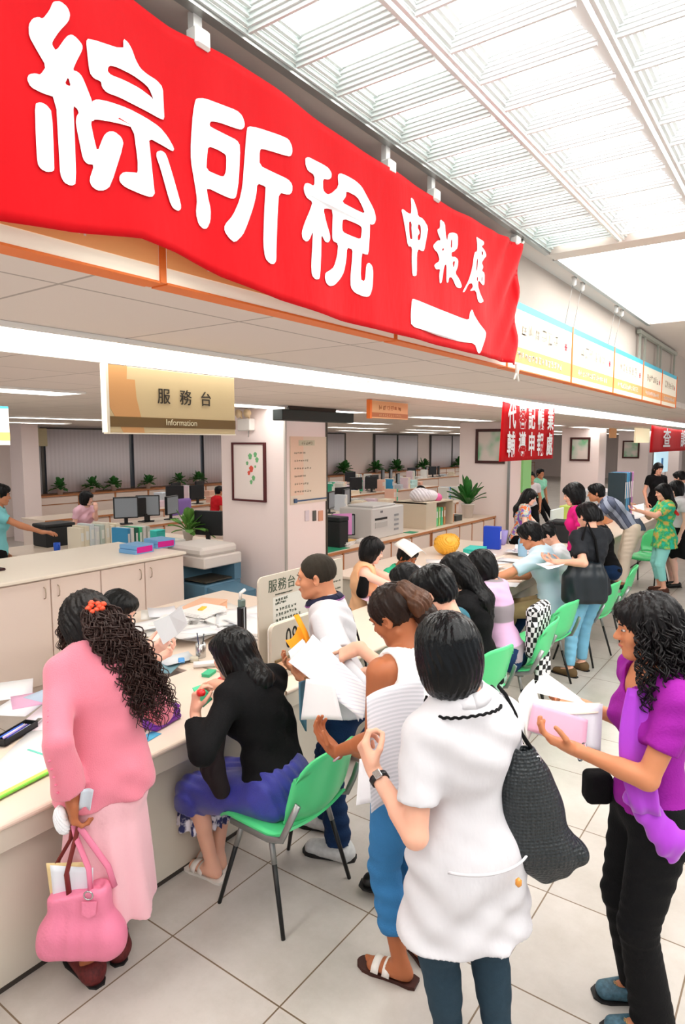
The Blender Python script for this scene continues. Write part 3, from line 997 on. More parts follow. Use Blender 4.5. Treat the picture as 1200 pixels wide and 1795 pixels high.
def body(f, root, h=0.009, arms=(True, True), legs=True, feet='bare', face=True, hands=True, point=(False, False), fineh=0.0035, toes=False):
    S = SDF()
    if True:
        torso(S, f, -0.004)
        if legs:
            for i in (0, 1):
                add_leg(S, f, i)
                add_foot(S, f, i)
                if toes: add_toes(S, f, i)
        add_head(S, f)
        for i in (0, 1):
            if arms[i]:
                add_arm(S, f, i, t1=2.0, cutend=False)
                add_hand(S, f.wr[i], f.hd[i], f.hn[i], i, f.curl[i], f.k * (1 if f.sex == 'f' else 1.1), point=point[i])
    fine = [(f.head, 0.135, fineh * 1.3)]
    if hands:
        for i in (0, 1):
            if arms[i]: fine.append((f.wr[i] + f.hd[i] * .075, 0.105, fineh))
    if toes:
        for i in (0, 1): fine.append((f.an[i] + f.toe[i] * .12 - Z3 * .05, 0.075, fineh * 1.1))
    ms = mat('skin_' + f.skin, SKINS[f.skin], 0.5, spec=0.35, sub=0.12, vary=(9, 0.05))
    o = sdf_mesh('body', S, h, ms, root, fine)
    if face:
        k = f.k * (1.0 if f.sex == 'f' else 1.03)
        P = lambda x, y, z: f.head + (f.hR * x + f.hF * y + f.hU * z) * k
        for s in (-1, 1):
            mb = MB(); c = P(s * .031, .0775, .003)
            U, Fw, R = f.hU, f.hF, f.hR
            V = []; F = []; n = 12; mm = 7; r = .0125 * k
            mi = []
            for a in range(mm + 1):
                th = math.pi * 0.5 * a / mm
                for b in range(n):
                    ph = 2 * math.pi * b / n
                    V.append(c + r * (Fw * math.cos(th) + (R * math.cos(ph) + U * math.sin(ph) * .42) * math.sin(th)))
            for a in range(mm):
                for b in range(n):
                    mb_ = [a * n + b, (a + 1) * n + b, (a + 1) * n + (b + 1) % n, a * n + (b + 1) % n]
                    F.append(mb_); mi.append(1 if a < 4 else 0)
            base = len(mb.v); mb.v += [tuple(p) for p in V]
            for q, m_ in zip(F, mi): mb.f.append(q); mb.mi.append(m_); mb.sm.append(True)
            mb.build('eye', [mat('eye_white', (196, 184, 178), 0.3), mat('eye_dark', (22, 16, 14), 0.2)], root)
            mb = MB().tube([P(s * .014, .093, .021), P(s * .030, .093, .026), P(s * .048, .082, .022)], [.0022 * k, .003 * k, .0012 * k], 6)
            mb.build('eyebrow', mat('brow_hair', (30, 22, 20), 0.8), root)
        mb = MB().tube([P(-.018, .089, -.060), P(-.006, .0965, -.0575), P(.006, .0965, -.0575), P(.018, .089, -.060)], [.002, .0042, .0042, .002], 6)
        mb.build('lips', mat('lips', (178, 88, 84), 0.4), root)
    return o

# ---- hair
def groove(f, n=34, amp=0.0022, axis=None):
    U = f.hU if axis is None else axis
    def g(P):
        q = P - f.head
        a = np.arctan2(q @ f.hR, -(q @ f.hF))
        z = q @ f.hU
        return amp * np.sin(a * n + 4 * np.sin(z * 30) + 2 * np.sin(a * 5 + z * 12)) + amp * .8 * np.sin(a * n * .37 + z * 20)
    return g

def hair(f, root, style='short', rgb=(8, 8, 10), h=0.006, name='hair', extra=None, amp=0.0022, rough=0.42):
    k = f.k * (1.0 if f.sex == 'f' else 1.03)
    AX = np.stack([f.hR, f.hF, f.hU])
    P = lambda x, y, z: f.head + (f.hR * x + f.hF * y + f.hU * z) * k
    E = lambda c, r: ell(P(*c), np.array(r) * k, AX)
    S = SDF()
    if style == 'crop':
        S.u(E((0, -.016, .032), (.079, .098, .087)))
        S.cut(plane(P(0, -.06, -.05), f.hU * -1 + f.hF * .0))
        S.sub(E((0, .095, -.03), (.066, .075, .10)), 0.01)
        for s in (-1, 1): S.sub(E((s * .085, .015, -.03), (.02, .045, .04)), 0.008)
        S.cut(plane(P(0, -.03, -.045), -f.hU - f.hF * .35), 0.01)
    elif style == 'short':
        S.u(E((0, -.016, .034), (.089, .108, .095)))
        S.u(E((0, .045, .075), (.066, .05, .036)), 0.03)
        S.u(E((0, -.05, -.03), (.074, .062, .06)), 0.03)
        S.sub(E((0, .108, -.042), (.068, .07, .092)), 0.012)
        S.cut(plane(P(0, -.03, -.07), -f.hU), 0.01)
        for s in (-1, 1): S.sub(E((s * .085, .02, -.03), (.018, .03, .035)), 0.008)
    elif style == 'bob':
        S.u(E((0, -.016, .034), (.094, .112, .098)))
        S.u(E((0, -.022, -.045), (.096, .094, .10)), 0.05)
        S.sub(E((0, .115, -.055), (.062, .085, .115)), 0.015)
        S.cut(plane(P(0, 0, -.125), -f.hU + f.hF * .12), 0.012)
        S.u(E((0, .068, .06), (.058, .035, .035)), 0.02)
    elif style == 'long':
        S.u(E((0, -.016, .034), (.090, .108, .095)))
        S.u(E((0, -.035, -.05), (.088, .075, .10)), 0.05)
        b = f.neck - f.Fc * .085 * k
        S.u(rc(P(0, -.06, -.05), b - f.up * .06, .066 * k, .062 * k, f.Rc, 1.35), 0.04)
        S.u(rc(b - f.up * .06, b - f.up * .17 - f.Fc * .012, .060 * k, .035 * k, f.Rc, 1.6), 0.04)
        S.sub(E((0, .115, -.055), (.060, .085, .12)), 0.015)
        S.u(E((0, .068, .062), (.058, .035, .032)), 0.02)
    elif style == 'bun':
        S.u(E((0, -.016, .032), (.083, .102, .089)))
        S.sub(E((0, .105, -.045), (.066, .075, .092)), 0.012)
        S.cut(plane(P(0, -.06, -.055), -f.hU - f.hF * .45), 0.02)
        S.u(E((0, -.085, .085), (.042, .04, .038)), 0.012)
        for s in (-1, 1): S.sub(E((s * .085, .01, -.035), (.022, .03, .035)), 0.008)
    elif style == 'tied':      # swept up, puffed tail folded at the nape
        S.u(E((0, -.018, .032), (.088, .106, .092)))
        S.sub(E((0, .105, -.045), (.068, .080, .096)), 0.012)
        S.cut(plane(P(0, -.055, -.058), -f.hU - f.hF * .5), 0.02)
        for s in (-1, 1): S.sub(E((s * .088, .02, -.03), (.026, .040, .045)), 0.01)
        S.u(rc(P(.006, -.100, .035), P(.010, -.122, -.055), .036 * k, .044 * k, f.hR, 1.2), 0.006)
        S.u(rc(P(.010, -.122, -.055), P(.012, -.105, -.125), .042 * k, .012 * k, f.hR, 1.2), 0.012)
    if extra: extra(S, P, E)
    S.noise(groove(f, amp=amp), 0.005)
    m = mat('hair_%d_%d_%d' % rgb, rgb, rough, spec=0.22, bump=(55, 0.5, (1, 1, 0.18)), vary=(26, 0.35))
    return sdf_mesh(name, S, h, m, root)

def curls(name, m, root, seeds, n, rad, L, drop, rcurl, rt, seedn=1, spread=0.02, parent_steps=54, flow=None):
    """n corkscrew strands: seeds(u) gives a start point and direction"""
    rnd = random.Random(seedn)
    mb = MB()
    for i in range(n):
        p0, d0 = seeds(rnd)
        l = L * rnd.uniform(.6, 1.05); steps = parent_steps
        ph = rnd.uniform(0, 6.28); hand = rnd.choice((-1, 1)); pitch = rnd.uniform(.042, .075)
        r0 = rcurl * rnd.uniform(.6, 1.3)
        p = np.array(p0, float); d = nrm(d0); pts = []
        for j in range(steps + 1):
            t = j / steps
            dd = flow(p, d, t) if flow else nrm(d + np.array((0, 0, -1.0)) * drop * t)
            d = nrm(dd)
            a = nrm(np.cross(d, (0.3, 0.2, 0.9))); b = np.cross(d, a)
            ang = ph + hand * 2 * math.pi * (l * t) / pitch
            pts.append(p + (a * math.cos(ang) + b * math.sin(ang)) * r0 * min(1, t * 4 + .2))
            p = p + d * l / steps
        mb.tube(pts, [rt * (1 - .6 * (j / steps)) for j in range(steps + 1)], 4, caps=False)
    return mb.build(name, m, root)

# ---- garments
def garment(name, f, root, m, h=0.009, e=0.014, sleeve=0.5, slv_e=None, flare=0.0, hem=None, hem_r=None, neck='round', waist=1.0, seed=1, famp=0.0035, wl=0.07, hemflare=0.02, armhole=False, bust=True, arms=(True, True), custom=None, neckr=0.066, under=None):
    """upper garment; hem = distance below the pelvis centre (world units)"""
    S = SDF()
    torso(S, f, e, waist=waist, bust=bust)
    k = f.k
    if under: S.u(under, .04)
    if hem is None: hem = 0.06
    if hem > 0.05:
        dn = -Z3
        top_ = f.pel + Z3 * .03; bot = f.pel - Z3 * (hem + .02)
        r = (.105 * f.g * k + e)
        S.u(rc(top_, bot, r, r + hemflare, f.R, 1.42), 0.05)
    if armhole:
        for i in (0, 1):
            S.sub(rc(f.sh[i] + f.up * .01, f.sh[i] + nrm(f.sh[i] - f.neck) * .2, .078 * k, .12 * k), 0.01)
    else:
        for i in (0, 1):
            if arms[i]: add_arm(S, f, i, e=(slv_e or e), t1=sleeve, flare=flare, kk=0.035)
    if neck == 'round':
        S.sub(rc(f.neck - f.up * .005 + f.Fc * .01, f.neck + f.up * .12 + f.Fc * .03, neckr * k, .085 * k), 0.008)
    elif neck == 'scoop':
        S.sub(rc(f.neck - f.up * .05 + f.Fc * .035, f.neck + f.up * .10 + f.Fc * .02, .075 * k, .10 * k), 0.008)
    S.cut(plane(f.pel - Z3 * hem, -Z3))
    if custom: custom(S)
    S.noise(lambda P: wav(P, f.up * .8 + f.R * .5, wl, famp, seed) + wav(P, f.up * .9 - f.R * .6, wl * 1.6, famp * .9, seed + 3), famp * 2)
    return sdf_mesh(name, S, h, m, root)

def trousers(name, f, root, m, h=0.009, e=0.011, leg=1.93, flare=0.0, seed=2, famp=0.003, top=0.07, wl=0.06, girth=1.0, custom=None):
    S = SDF()
    k = f.k; A0 = np.stack([f.R, f.F, Z3])
    m_ = f.sex != 'f'
    S.u(ell(f.pel + Z3 * .0, np.array(((.148 if m_ else .158) * f.g, .105 * f.g, .12)) * k + e, A0))
    for s in (-1, 1):
        S.u(ell(f.pel - Z3 * .045 * k + f.R * s * .068 * k - f.F * .06 * k, np.array((.078, .068, .082)) * k * f.g + e, A0), 0.04)
    for i in (0, 1):
        add_leg(S, f, i, e, t1=leg, flare=flare, girth=girth)
    S.cut(plane(f.pel + Z3 * top, Z3))
    if custom: custom(S)
    def ds(P):
        d = wav(P, Z3 + f.R * .3, wl, famp, seed)
        for kn in f.kn:
            w = np.exp(-((P - kn) ** 2).sum(1) / .012)
            d = d + w * wav(P, Z3, .035, famp * 1.2, seed + 5)
        return d
    S.noise(ds, famp * 2.5)
    return sdf_mesh(name, S, h, m, root)

def skirt(name, f, root, m, hemz, h=0.009, r0=None, r1=0.2, folds=9, famp=0.012, top=0.08, q=1.35, axis_to=None, seed=0):
    k = f.k; S = SDF()
    a = f.pel + Z3 * (top - .02); b = np.array((f.pel[0], f.pel[1], hemz - .02)) if axis_to is None else np.array((axis_to[0], axis_to[1], hemz - .02))
    r0 = r0 or .108 * k * f.g + .012
    A0 = np.stack([f.R, f.F, Z3])
    S.u(ell(f.pel - Z3 * .01, np.array((.162 * f.g, .110 * f.g, .12)) * k + .012, A0))
    for s in (-1, 1):
        S.u(ell(f.pel - Z3 * .05 * k + f.R * s * .066 * k - f.F * .06 * k, np.array((.078, .068, .085)) * k * f.g + .012, A0), 0.05)
    S.u(rc(a, b, r0, r1, f.R, q), 0.05)
    S.cut(plane((0, 0, hemz), -Z3)); S.cut(plane(f.pel + Z3 * top, Z3))
    def ds(P):
        t = np.clip((a[2] - P[:, 2]) / (a[2] - hemz), 0, 1)
        c = a[None, :2] + (b - a)[None, :2] * t[:, None]
        q_ = P[:, :2] - c
        an = np.arctan2(q_ @ f.R[:2], q_ @ f.F[:2])
        return famp * t ** 1.3 * np.sin(an * folds + 1.3 * np.sin(an * 2 + seed) + t * 1.5 + seed)
    S.noise(ds, famp)
    return sdf_mesh(name, S, h, m, root)

def shoe(f, i, root, m, name='shoe', style='flat', h=0.006, m2=None):
    k = f.k * (1 if f.sex == 'f' else 1.12)
    an, d = f.an[i], f.toe[i]; g = np.array((an[0], an[1], an[2] - .075 * f.k)); l = np.cross(d, Z3)
    if style == 'sandal':
        mb = MB(); pts = []
        prof = [(-.075, .028), (-.05, .036), (0, .034), (.06, .038), (.11, .046), (.15, .043), (.18, .026), (.19, .008)]
        poly = [g + d * a * k + l * b * k for a, b in prof] + [g + d * a * k - l * b * k for a, b in prof[::-1]]
        mb.prism(poly, Z3 * .014)
        o = mb.build(name, m, root)
        for t in ((.045, .095) if m2 else (.07,)):
            P = []
            for a in np.linspace(-1, 1, 11):
                r = .047 * k; z = .012 + .052 * k * math.sqrt(max(0, 1 - (a * .98) ** 2)) * (1.15 - t * 3.2)
                P.append([g + d * (t + .016 * s_) * k + l * a * r + Z3 * z for s_ in (-1, 1)])
            MB().sheet(P, .003).build('strap', m2 or m, o)
        return o
    S = SDF()
    e = .007 if style != 'sneaker' else .013
    S.u(rc(g + Z3 * .045 * k - d * .02, g + d * .135 * k + Z3 * .024 * k, .036 * k + e, .023 * k + e, l, 1.3))
    S.u(ell(g - d * .035 * k + Z3 * .03, (.036 * k + e, .036 * k + e, .045), np.stack([d, l, Z3])), 0.02)
    if style == 'sneaker': S.u(rc(an - Z3 * .02, g + Z3 * .05, .038 * k + e, .04 * k + e), 0.02)
    else: S.sub(rc(g + d * .01 + Z3 * .105, g + d * (.075 if style == 'flat' else .03) * k + Z3 * .09, .05 * k, .042 * k), 0.008)
    S.cut(plane(g + Z3 * .001, -Z3))
    if style == 'sneaker' : S.cut(plane(g + Z3 * .095, Z3))
    o = sdf_mesh(name, S, h, m, root)
    mb = MB(); prof = [(-.085, .018), (-.06, .036), (0, .038), (.07, .044), (.12, .05), (.155, .044), (.178, .022)]
    poly = [g + d * a * k + l * b * k - Z3 * .0 for a, b in prof] + [g + d * a * k - l * b * k for a, b in prof[::-1]]
    mb.prism(poly, Z3 * (.022 if style == 'sneaker' else .008)).build('sole', m2 or mat('sole_black', (24, 22, 22), .6), o)
    return o

def person(name_label, f, group=None):
    return thing('person', name_label, 'person', (f.pel[0], f.pel[1], 0), 0, group)

def paper(name, pts, label, cat='paper', rgb=(246, 246, 248), t=0.0012, group=None, parent=None, bend=0.0, nx=8, ny=8, m=None, lines=False, wavy=0.0):
    """sheet with corners pts (4 world points, in order), bent by `bend` metres along its normal"""
    a, b, c, d = [np.asarray(p, float) for p in pts]
    n = nrm(np.cross(b - a, d - a)); P = []
    for i in range(nx + 1):
        u = i / nx; row = []
        for j in range(ny + 1):
            v = j / ny
            p = (a * (1 - u) + b * u) * (1 - v) + (d * (1 - u) + c * u) * v
            row.append(p + n * (bend * 4 * u * (1 - u) + wavy * math.sin(u * 9 + v * 5)))
        P.append(row)
    mm = m or mat('paper_%d_%d_%d' % tuple(rgb), rgb, 0.75, spec=0.2)
    o = MB().sheet(P, t).build(name, mm, parent)
    if parent is None: tag(o, label, cat, group)
    return o
# ------------------------------------------------------------ people in the foreground
M_pinkj = mat('pink_knit', (230, 130, 150), 0.85, sheen=0.3, bump=(240, 0.25), vary=(6, 0.06))
M_pinks = mat('pink_skirt', (246, 190, 200), 0.85, sheen=0.2, bump=(60, 0.15))
M_black = mat('black_cloth', (12, 12, 14), 0.85, spec=0.2, bump=(120, 0.2))
M_whitec = mat('white_cloth', (214, 212, 216), 0.85, spec=0.2, bump=(16, 0.45, (1, 1, .5)))
M_denim = mat('blue_denim', (58, 122, 176), 0.85, spec=0.2, bump=(160, 0.3), vary=(7, 0.3))
M_ddenim = mat('dark_denim', (22, 48, 84), 0.85, spec=0.2, bump=(160, 0.3), vary=(9, 0.3))
M_legg = mat('grey_leggings', (44, 64, 78), 0.85, spec=0.2, bump=(260, 0.2), vary=(60, 0.12))
M_purple = mat('purple_cloth', (150, 28, 152), 0.8, spec=0.25, bump=(120, 0.2), vary=(5, 0.1))
M_steel = mat('steel', (190, 190, 190), 0.25, metal=1.0)

def fig_pink():
    f = Fig(-2.19, 1.44, (-.93, .36), h=1.55, lean=8, hp=34, hy=12, stance=.09, skin='tan', swf=.88, shd=.05, girth=.94, hoff=(0, .02, -.035),
            lh=(W(126, 1400, 2.27), (0, .0, -1), (0.3, 0.95, 0), 0.9), rh=(W(212, 1212, 2.76), (-.8, .2, .25), (-.3, .6, -.6), 0.5),
            lhint=(.6, -.5, -.2), rhint=(.35, .5, -1), feet=[(-2.22, 1.36, -.93, .1), (-2.235, 1.50, -.8, .5)], shift=(0, -.0))
    t = person('woman in pink jacket and long pink skirt at the near counter with long curly hair', f)
    body(f, t, toes=False)
    skirt('skirt', f, t, M_pinks, .26, r1=.155, folds=7, famp=.012, q=1.25)
    garment('jacket', f, t, M_pinkj, e=.024, sleeve=1.86, slv_e=.016, flare=.022, hem=.065, hemflare=.01, under=rc(f.neck - f.up * .2, f.pel - Z3 * .03, .112, .122, f.R, 1.28), famp=.005, wl=.11, neckr=.055)
    # button strip of the sleeve
    mb = MB(); a, b = f.sh[0], f.el[0]; c = f.wr[0]
    for q in range(12):
        p = a + (b - a) * (q / 11 * .9 + .08) if q < 7 else b + (c - b) * ((q - 6) / 7)
        o = nrm((.45, -.85, 0)) * .066
        MB().lathe(p + o, [(.004, -.003), (.006, 0), (.004, .003)], 8).build('button', mat('pink_button', (226, 110, 140), .4), t)
    for i in (0, 1):
        shoe(f, i, t, mat('floral_shoe', (96, 30, 30), .6, vary=(90, .9)), 'shoe', 'flat')
    # curly hair
    k = f.k; P = lambda x, y, z: f.head + (f.hR * x + f.hF * y + f.hU * z) * k
    mh = mat('hair_brown_curly', (44, 22, 16), .5, spec=.35, vary=(14, .5), bump=(70, .6))
    def ex(S, P_, E):
        S.cut(plane(P(0, -.02, -.09), -f.hU - f.hF * .3), .01)
    hair(f, t, 'bob', (14, 10, 10), name='hair', amp=.004)
    S = SDF(); q0 = P(0, -.10, .0)
    S.u(rc(q0, q0 - f.F * .05 + f.R * .05 - Z3 * .13, .055, .075, f.F, .7)); S.u(rc(q0 - f.F * .05 + f.R * .05 - Z3 * .13, q0 - f.F * .06 + f.R * .13 - Z3 * .30, .07, .02, f.F, .6), .04)
    S.noise(lambda P_: wav(P_, (1, .6, .4), .03, .008, 2) + wav(P_, (.2, .6, 1), .024, .006, 5), .016)
    sdf_mesh('hair_mass', S, .006, mh, t)
    def seeds(r):
        u = r.uniform(-1, 1)
        return P(u * .055, -.105 - r.uniform(0, .03), -.01 + r.uniform(-.05, .04)), -f.F * .4 + f.R * u * .35 + Z3 * -.2
    def flow(p, d, tt):
        tgt = -Z3 * (0.35 + 1.2 * tt) - f.F * .15 + f.R * .42
        return nrm(d * .85 + tgt * .22)
    curls('hair_curls', mh, t, seeds, 300, 0, .50, 0, .011, .0038, 3, flow=flow)
    def seeds2(r):
        a = r.uniform(-.5, .9)
        return P(-.05 + r.uniform(-.03, .02), .06 + r.uniform(-.02, .03), .05 + r.uniform(-.04, .02)), f.hF * .5 - f.R * .2 + Z3 * -.3
    curls('hair_fringe', mh, t, seeds2, 60, 0, .13, 0, .009, .0028, 5, flow=lambda p, d, tt: nrm(d * .8 - Z3 * .3))
    # flower clip
    c = P(.0, -.112, .03) - f.F * .02
    cl = tag(MB().lathe(c, [(.004, -.006), (.010, 0), (.004, .008)], 8).build('flower_clip', mat('clip_centre', (250, 190, 150), .5), t))
    rnd = random.Random(4)
    mb = MB()
    for q in range(9):
        a = q * 2.4; r = .012 + .018 * (q / 9)
        pc = c + f.R * math.cos(a) * r * 1.3 + f.hU * math.sin(a) * r * .8 - f.F * .012
        V = []; 
        mb.lathe(pc, [(.002, -.010), (.011, -.005), (.013, .002), (.006, .010)], 8)
    mb.build('petal', mat('clip_coral', (232, 84, 50), .5), cl)
    return f

def fig_seated():
    f = Fig(-1.97, 2.19, (-1, -.02), h=1.58, lean=19, hp=16, hy=14, hoff=(0, .02, -.035), seat=.43, sex='f', skin='light',
            lh=(W(342, 1250, 2.86), (-.2, .25, .8), (.4, .8, 0), 0.9), rh=(np.array((-2.55, 2.42, .80)), (-1, 0, 0), (0, 0, -1), .5),
            lhint=(-.2, -.8, -.5), feet=[(-2.27, 2.06, -1, -.05), (-2.30, 2.125, -1, .1)], feetfwd=0)
    t = person('woman in black cardigan over blue dress seated on the nearest green chair', f)
    body(f, t, toes=True)
    M_blue = mat('blue_satin', (36, 40, 150), .42, spec=.6, sheen=.3, bump=(300, .4), vary=(30, .25))
    S = SDF(); A0 = np.stack([f.R, f.F, Z3])
    S.u(ell(f.pel + Z3 * .0 - f.F * .02, (.178, .135, .15), A0))
    for i in (0, 1):
        kn = f.kn[i]
        S.u(rc(f.hip[i], kn + nrm(kn - f.hip[i]) * .0, .112, .085), .05)
        S.u(rc(kn, kn - Z3 * .07 + f.F * .01, .082, .085, cut='b'), .03)
    S.u(rc(f.hip[0] * .5 + f.hip[1] * .5, f.kn[0] * .5 + f.kn[1] * .5, .10, .07, f.R, 1.4), .05)
    S.u(ell(f.pel - f.F * .08 - Z3 * .06, (.17, .10, .06), A0), .04)
    S.cut(plane(f.pel + Z3 * .12, Z3))
    S.noise(lambda P: wav(P, f.R + Z3 * .2, .055, .006, 4), .012)
    sdf_mesh('dress', S, .009, M_blue, t)
    # patterned ruffle hem around both knees
    S = SDF()
    kn = f.kn[0] * .5 + f.kn[1] * .5
    S.u(rc(kn - Z3 * .03 + f.F * .02, kn - Z3 * .185 + f.F * .035, .100, .116, f.R, 1.4, cut='ab'))
    S.noise(lambda P: .008 * np.sin(np.arctan2(P[:, 1] - kn[1], P[:, 0] - kn[0]) * 15), .008)
    M_ruf = ramp_mat('ruffle_print', 'noise', (40, 44, 92), (226, 222, 232), 26, .8, .5)
    ruf = sdf_mesh('skirt_hem', S, .008, M_ruf, t)
    garment('cardigan', f, t, M_black, e=.022, sleeve=1.72, slv_e=.018, flare=.012, hem=-.055, famp=.005, wl=.09, custom=lambda S: (S.u(rc(W(498, 1255, 3.06), W(508, 1352, 3.02), .05, .052), .03), S.u(rc(W(492, 1250, 3.05), W(515, 1330, 3.1), .05, .045), .03)))
    S = SDF(); S.u(rc(W(385, 1265, 2.88), W(372, 1345, 2.80), .045, .05, f.F, .8)); S.u(rc(W(372, 1345, 2.80), W(388, 1385, 2.82), .05, .04), .03); S.noise(lambda P: wav(P, f.F, .05, .005, 4), .01)
    sdf_mesh('cardigan_front', S, .008, mat('maroon_black_cloth', (26, 12, 16), .85), t)
    # loose side panel of the cardigan falling along the left side
    g0 = f.neck + f.Rc * -.12 - Z3 * .1
    hair(f, t, 'bob', (7, 8, 9), amp=.002, rough=.3, extra=lambda S, P, E: S.u(rc(P(0, -.05, -.06), f.neck - f.Fc * .07 - f.up * .02, .07, .06, f.Rc, 1.2), .03))
    for i in (0, 1):
        shoe(f, i, t, mat('white_sandal', (236, 230, 222), .5), 'sandal', 'sandal', m2=mat('white_sandal', (236, 230, 222), .5))
    return f

def fig_polo():
    f = Fig(-2.01, 2.65, (-.84, -.54), h=1.535, lean=13, hp=8, hy=0, sex='m', skin='mid', girth=.95,
            lh=(W(552, 1200, 3.08), (-.7, -.3, .3), (.2, .3, .9), .7), rh=(W(538, 1172, 3.32), (-.8, -.4, .1), (0.1, 0, .9), .7),
            lhint=(.5, -.4, -.8), rhint=(.4, .7, -.6), feet=[(-1.86, 2.55, -.95, -.3), (-2.05, 2.72, -.95, -.3)], shift=(0, -.10))
    t = person('man in white polo shirt with navy collar standing at the counter with an orange envelope', f)
    body(f, t)
    trousers('jeans', f, t, M_ddenim, leg=1.97, flare=.022, e=.016, famp=.005)
    garment('polo_shirt', f, t, M_whitec, e=.022, sleeve=.72, slv_e=.026, flare=.01, hem=.07, famp=.005, wl=.09, neckr=.056)
    # navy collar
    pts = []
    for a in np.linspace(-.1, 1.1, 15):
        an = math.pi * 2 * a
        pts.append(f.neck + f.up * (.032 - .012 * math.cos(an)) + f.Rc * .082 * math.sin(an) - f.Fc * (.084 * math.cos(an) - .004) + f.up * .012 - Z3 * (.03 * max(0, -math.cos(an))))
    mb = MB()
    P = [[p + f.up * .018 + nrm(f.neck - p) * .010, p + nrm(p - f.neck) * .008, p - f.up * .018 + nrm(p - f.neck) * .016] for p in pts]
    mb.sheet(P, .005)
    mb.build('collar', mat('navy_rib', (22, 26, 56), .8), t)
    mb = MB().sheet([[q[2] + nrm(q[2] - f.neck) * .003, q[2] - f.up * .007 + nrm(q[2] - f.neck) * .003] for q in P], .004)
    mb.build('collar_stripe', mat('violet_rib', (150, 90, 150), .8), t)
    hair(f, t, 'crop', (48, 42, 34), amp=.001, rough=.8)
    for i in (0, 1):
        shoe(f, i, t, mat('sneaker_white', (206, 206, 204), .6, vary=(40, .3)), 'sneaker', 'sneaker')
    # bag strap on the back and belt
    mb = MB().tube([f.sh[1] + f.up * .07, f.sh[1] * .4 + f.neck * .6 - f.Fc * .105 - f.up * .05, f.pel + f.up * .12 + f.Rc * .02 - f.Fc * .135, f.pel - f.Rc * .10 - f.Fc * .11 + f.up * .03], .006, 6)
    tag(mb.build('bag_strap', M_black), 'thin black shoulder strap across the back of the white polo shirt', 'strap')
    return f

def fig_tank():
    f = Fig(-1.205, 2.135, (-.93, .30), h=1.565, lean=3, hp=30, hy=22, hr=-6, skin='tan',
            lh=(W(588, 1318, 2.52), (-.55, -.15, .55), (.3, .1, .8), .5), rh=(W(575, 1250, 2.90), (-.8, .1, .4), (.3, -.2, .9), .5),
            lhint=(1.0, -.1, -.9), rhint=(.2, .8, -.6), feet=[(-1.21, 2.07, -.93, -.12), (-1.20, 2.22, -.8, .45)], stance=.1)
    t = person('tan woman in white tank top and cropped blue jeans with a tied-up ponytail', f)
    body(f, t, toes=True)
    trousers('jeans', f, t, M_denim, leg=1.66, e=.010, flare=.014, famp=.004)
    garment('tank_top', f, t, mat('white_rib', (250, 248, 246), .85, bump=(90, .2)), e=.008, armhole=True, hem=.04, neck='scoop', famp=.002)
    hair(f, t, 'tied', (34, 20, 13), amp=.003)
    k = f.k; P = lambda x, y, z: f.head + (f.hR * x + f.hF * y + f.hU * z) * k
    S = SDF()
    S.u(rc(P(-.005, -.098, .075), P(.000, -.128, .000), .030, .040, f.hR, 1.3)); S.u(rc(P(.000, -.128, .000), P(.004, -.122, -.085), .040, .026, f.hR, 1.2), .02)
    S.noise(groove(f, n=60, amp=.003), .006)
    sdf_mesh('hair_tail', S, .005, mat('hair_brown_tail', (82, 48, 26), .45, spec=.4, bump=(55, .6, (1, 1, .18)), vary=(26, .6)), t)
    # necklace of white beads
    mb = MB()
    for q in range(15):
        an = math.pi * 2 * q / 26 - math.pi * .55
        p = f.neck + f.up * .022 + f.Rc * .064 * math.sin(an) - f.Fc * .060 * math.cos(an)
        mb.lathe(p, [(.002, -.005), (.0065, -.002), (.0065, .002), (.002, .005)], 7)
    mb.build('necklace', mat('white_bead', (236, 230, 220), .3), t)
    MB().tube([f.wr[0] - f.hd[0] * .02 + .030 * (math.cos(a) * f.hn[0] + math.sin(a) * np.cross(f.hd[0], f.hn[0])) for a in np.linspace(0, 6.3, 17)], .0045, 6, caps=False).build('bracelet', mat('bracelet', (200, 170, 180), .2, spec=.8), t)
    for i in (0, 1):
        shoe(f, i, t, mat('brown_sole', (62, 28, 20), .6), 'sandal', 'sandal', m2=mat('white_strap', (242, 236, 230), .5))
    return f

def fig_hidden():
    f = Fig(-1.30, 2.74, (-.92, -.25), h=1.53, lean=8, hp=25, hy=-5, sex='m', skin='light',
            lh=(W(628, 1135, 2.86), (-.75, -.3, -.42), (-.2, .35, -.9), .4), rh=(np.array((-1.8, 2.7, .9)), (-1, 0, 0), (0, 0, -1), .5),
            lhint=(.4, -.6, -.5), feet=[(-1.46, 2.46, -.9, -.3), (-1.5, 2.66, -.9, -.3)])
    t = person('person in teal sleeved top pointing at a paper, mostly behind the ponytailed woman', f)
    body(f, t, point=(True, False))
    trousers('trousers', f, t, M_ddenim, h=.012)
    garment('shirt', f, t, mat('teal_print', (30, 92, 108), .8, vary=(40, .6)), h=.010, sleeve=1.25, slv_e=.02, flare=.01)
    hair(f, t, 'short', (7, 8, 9), amp=.002)
    for i in (0, 1): shoe(f, i, t, mat('black_leather', (16, 15, 16), .35), 'shoe', 'loafer')
    return f

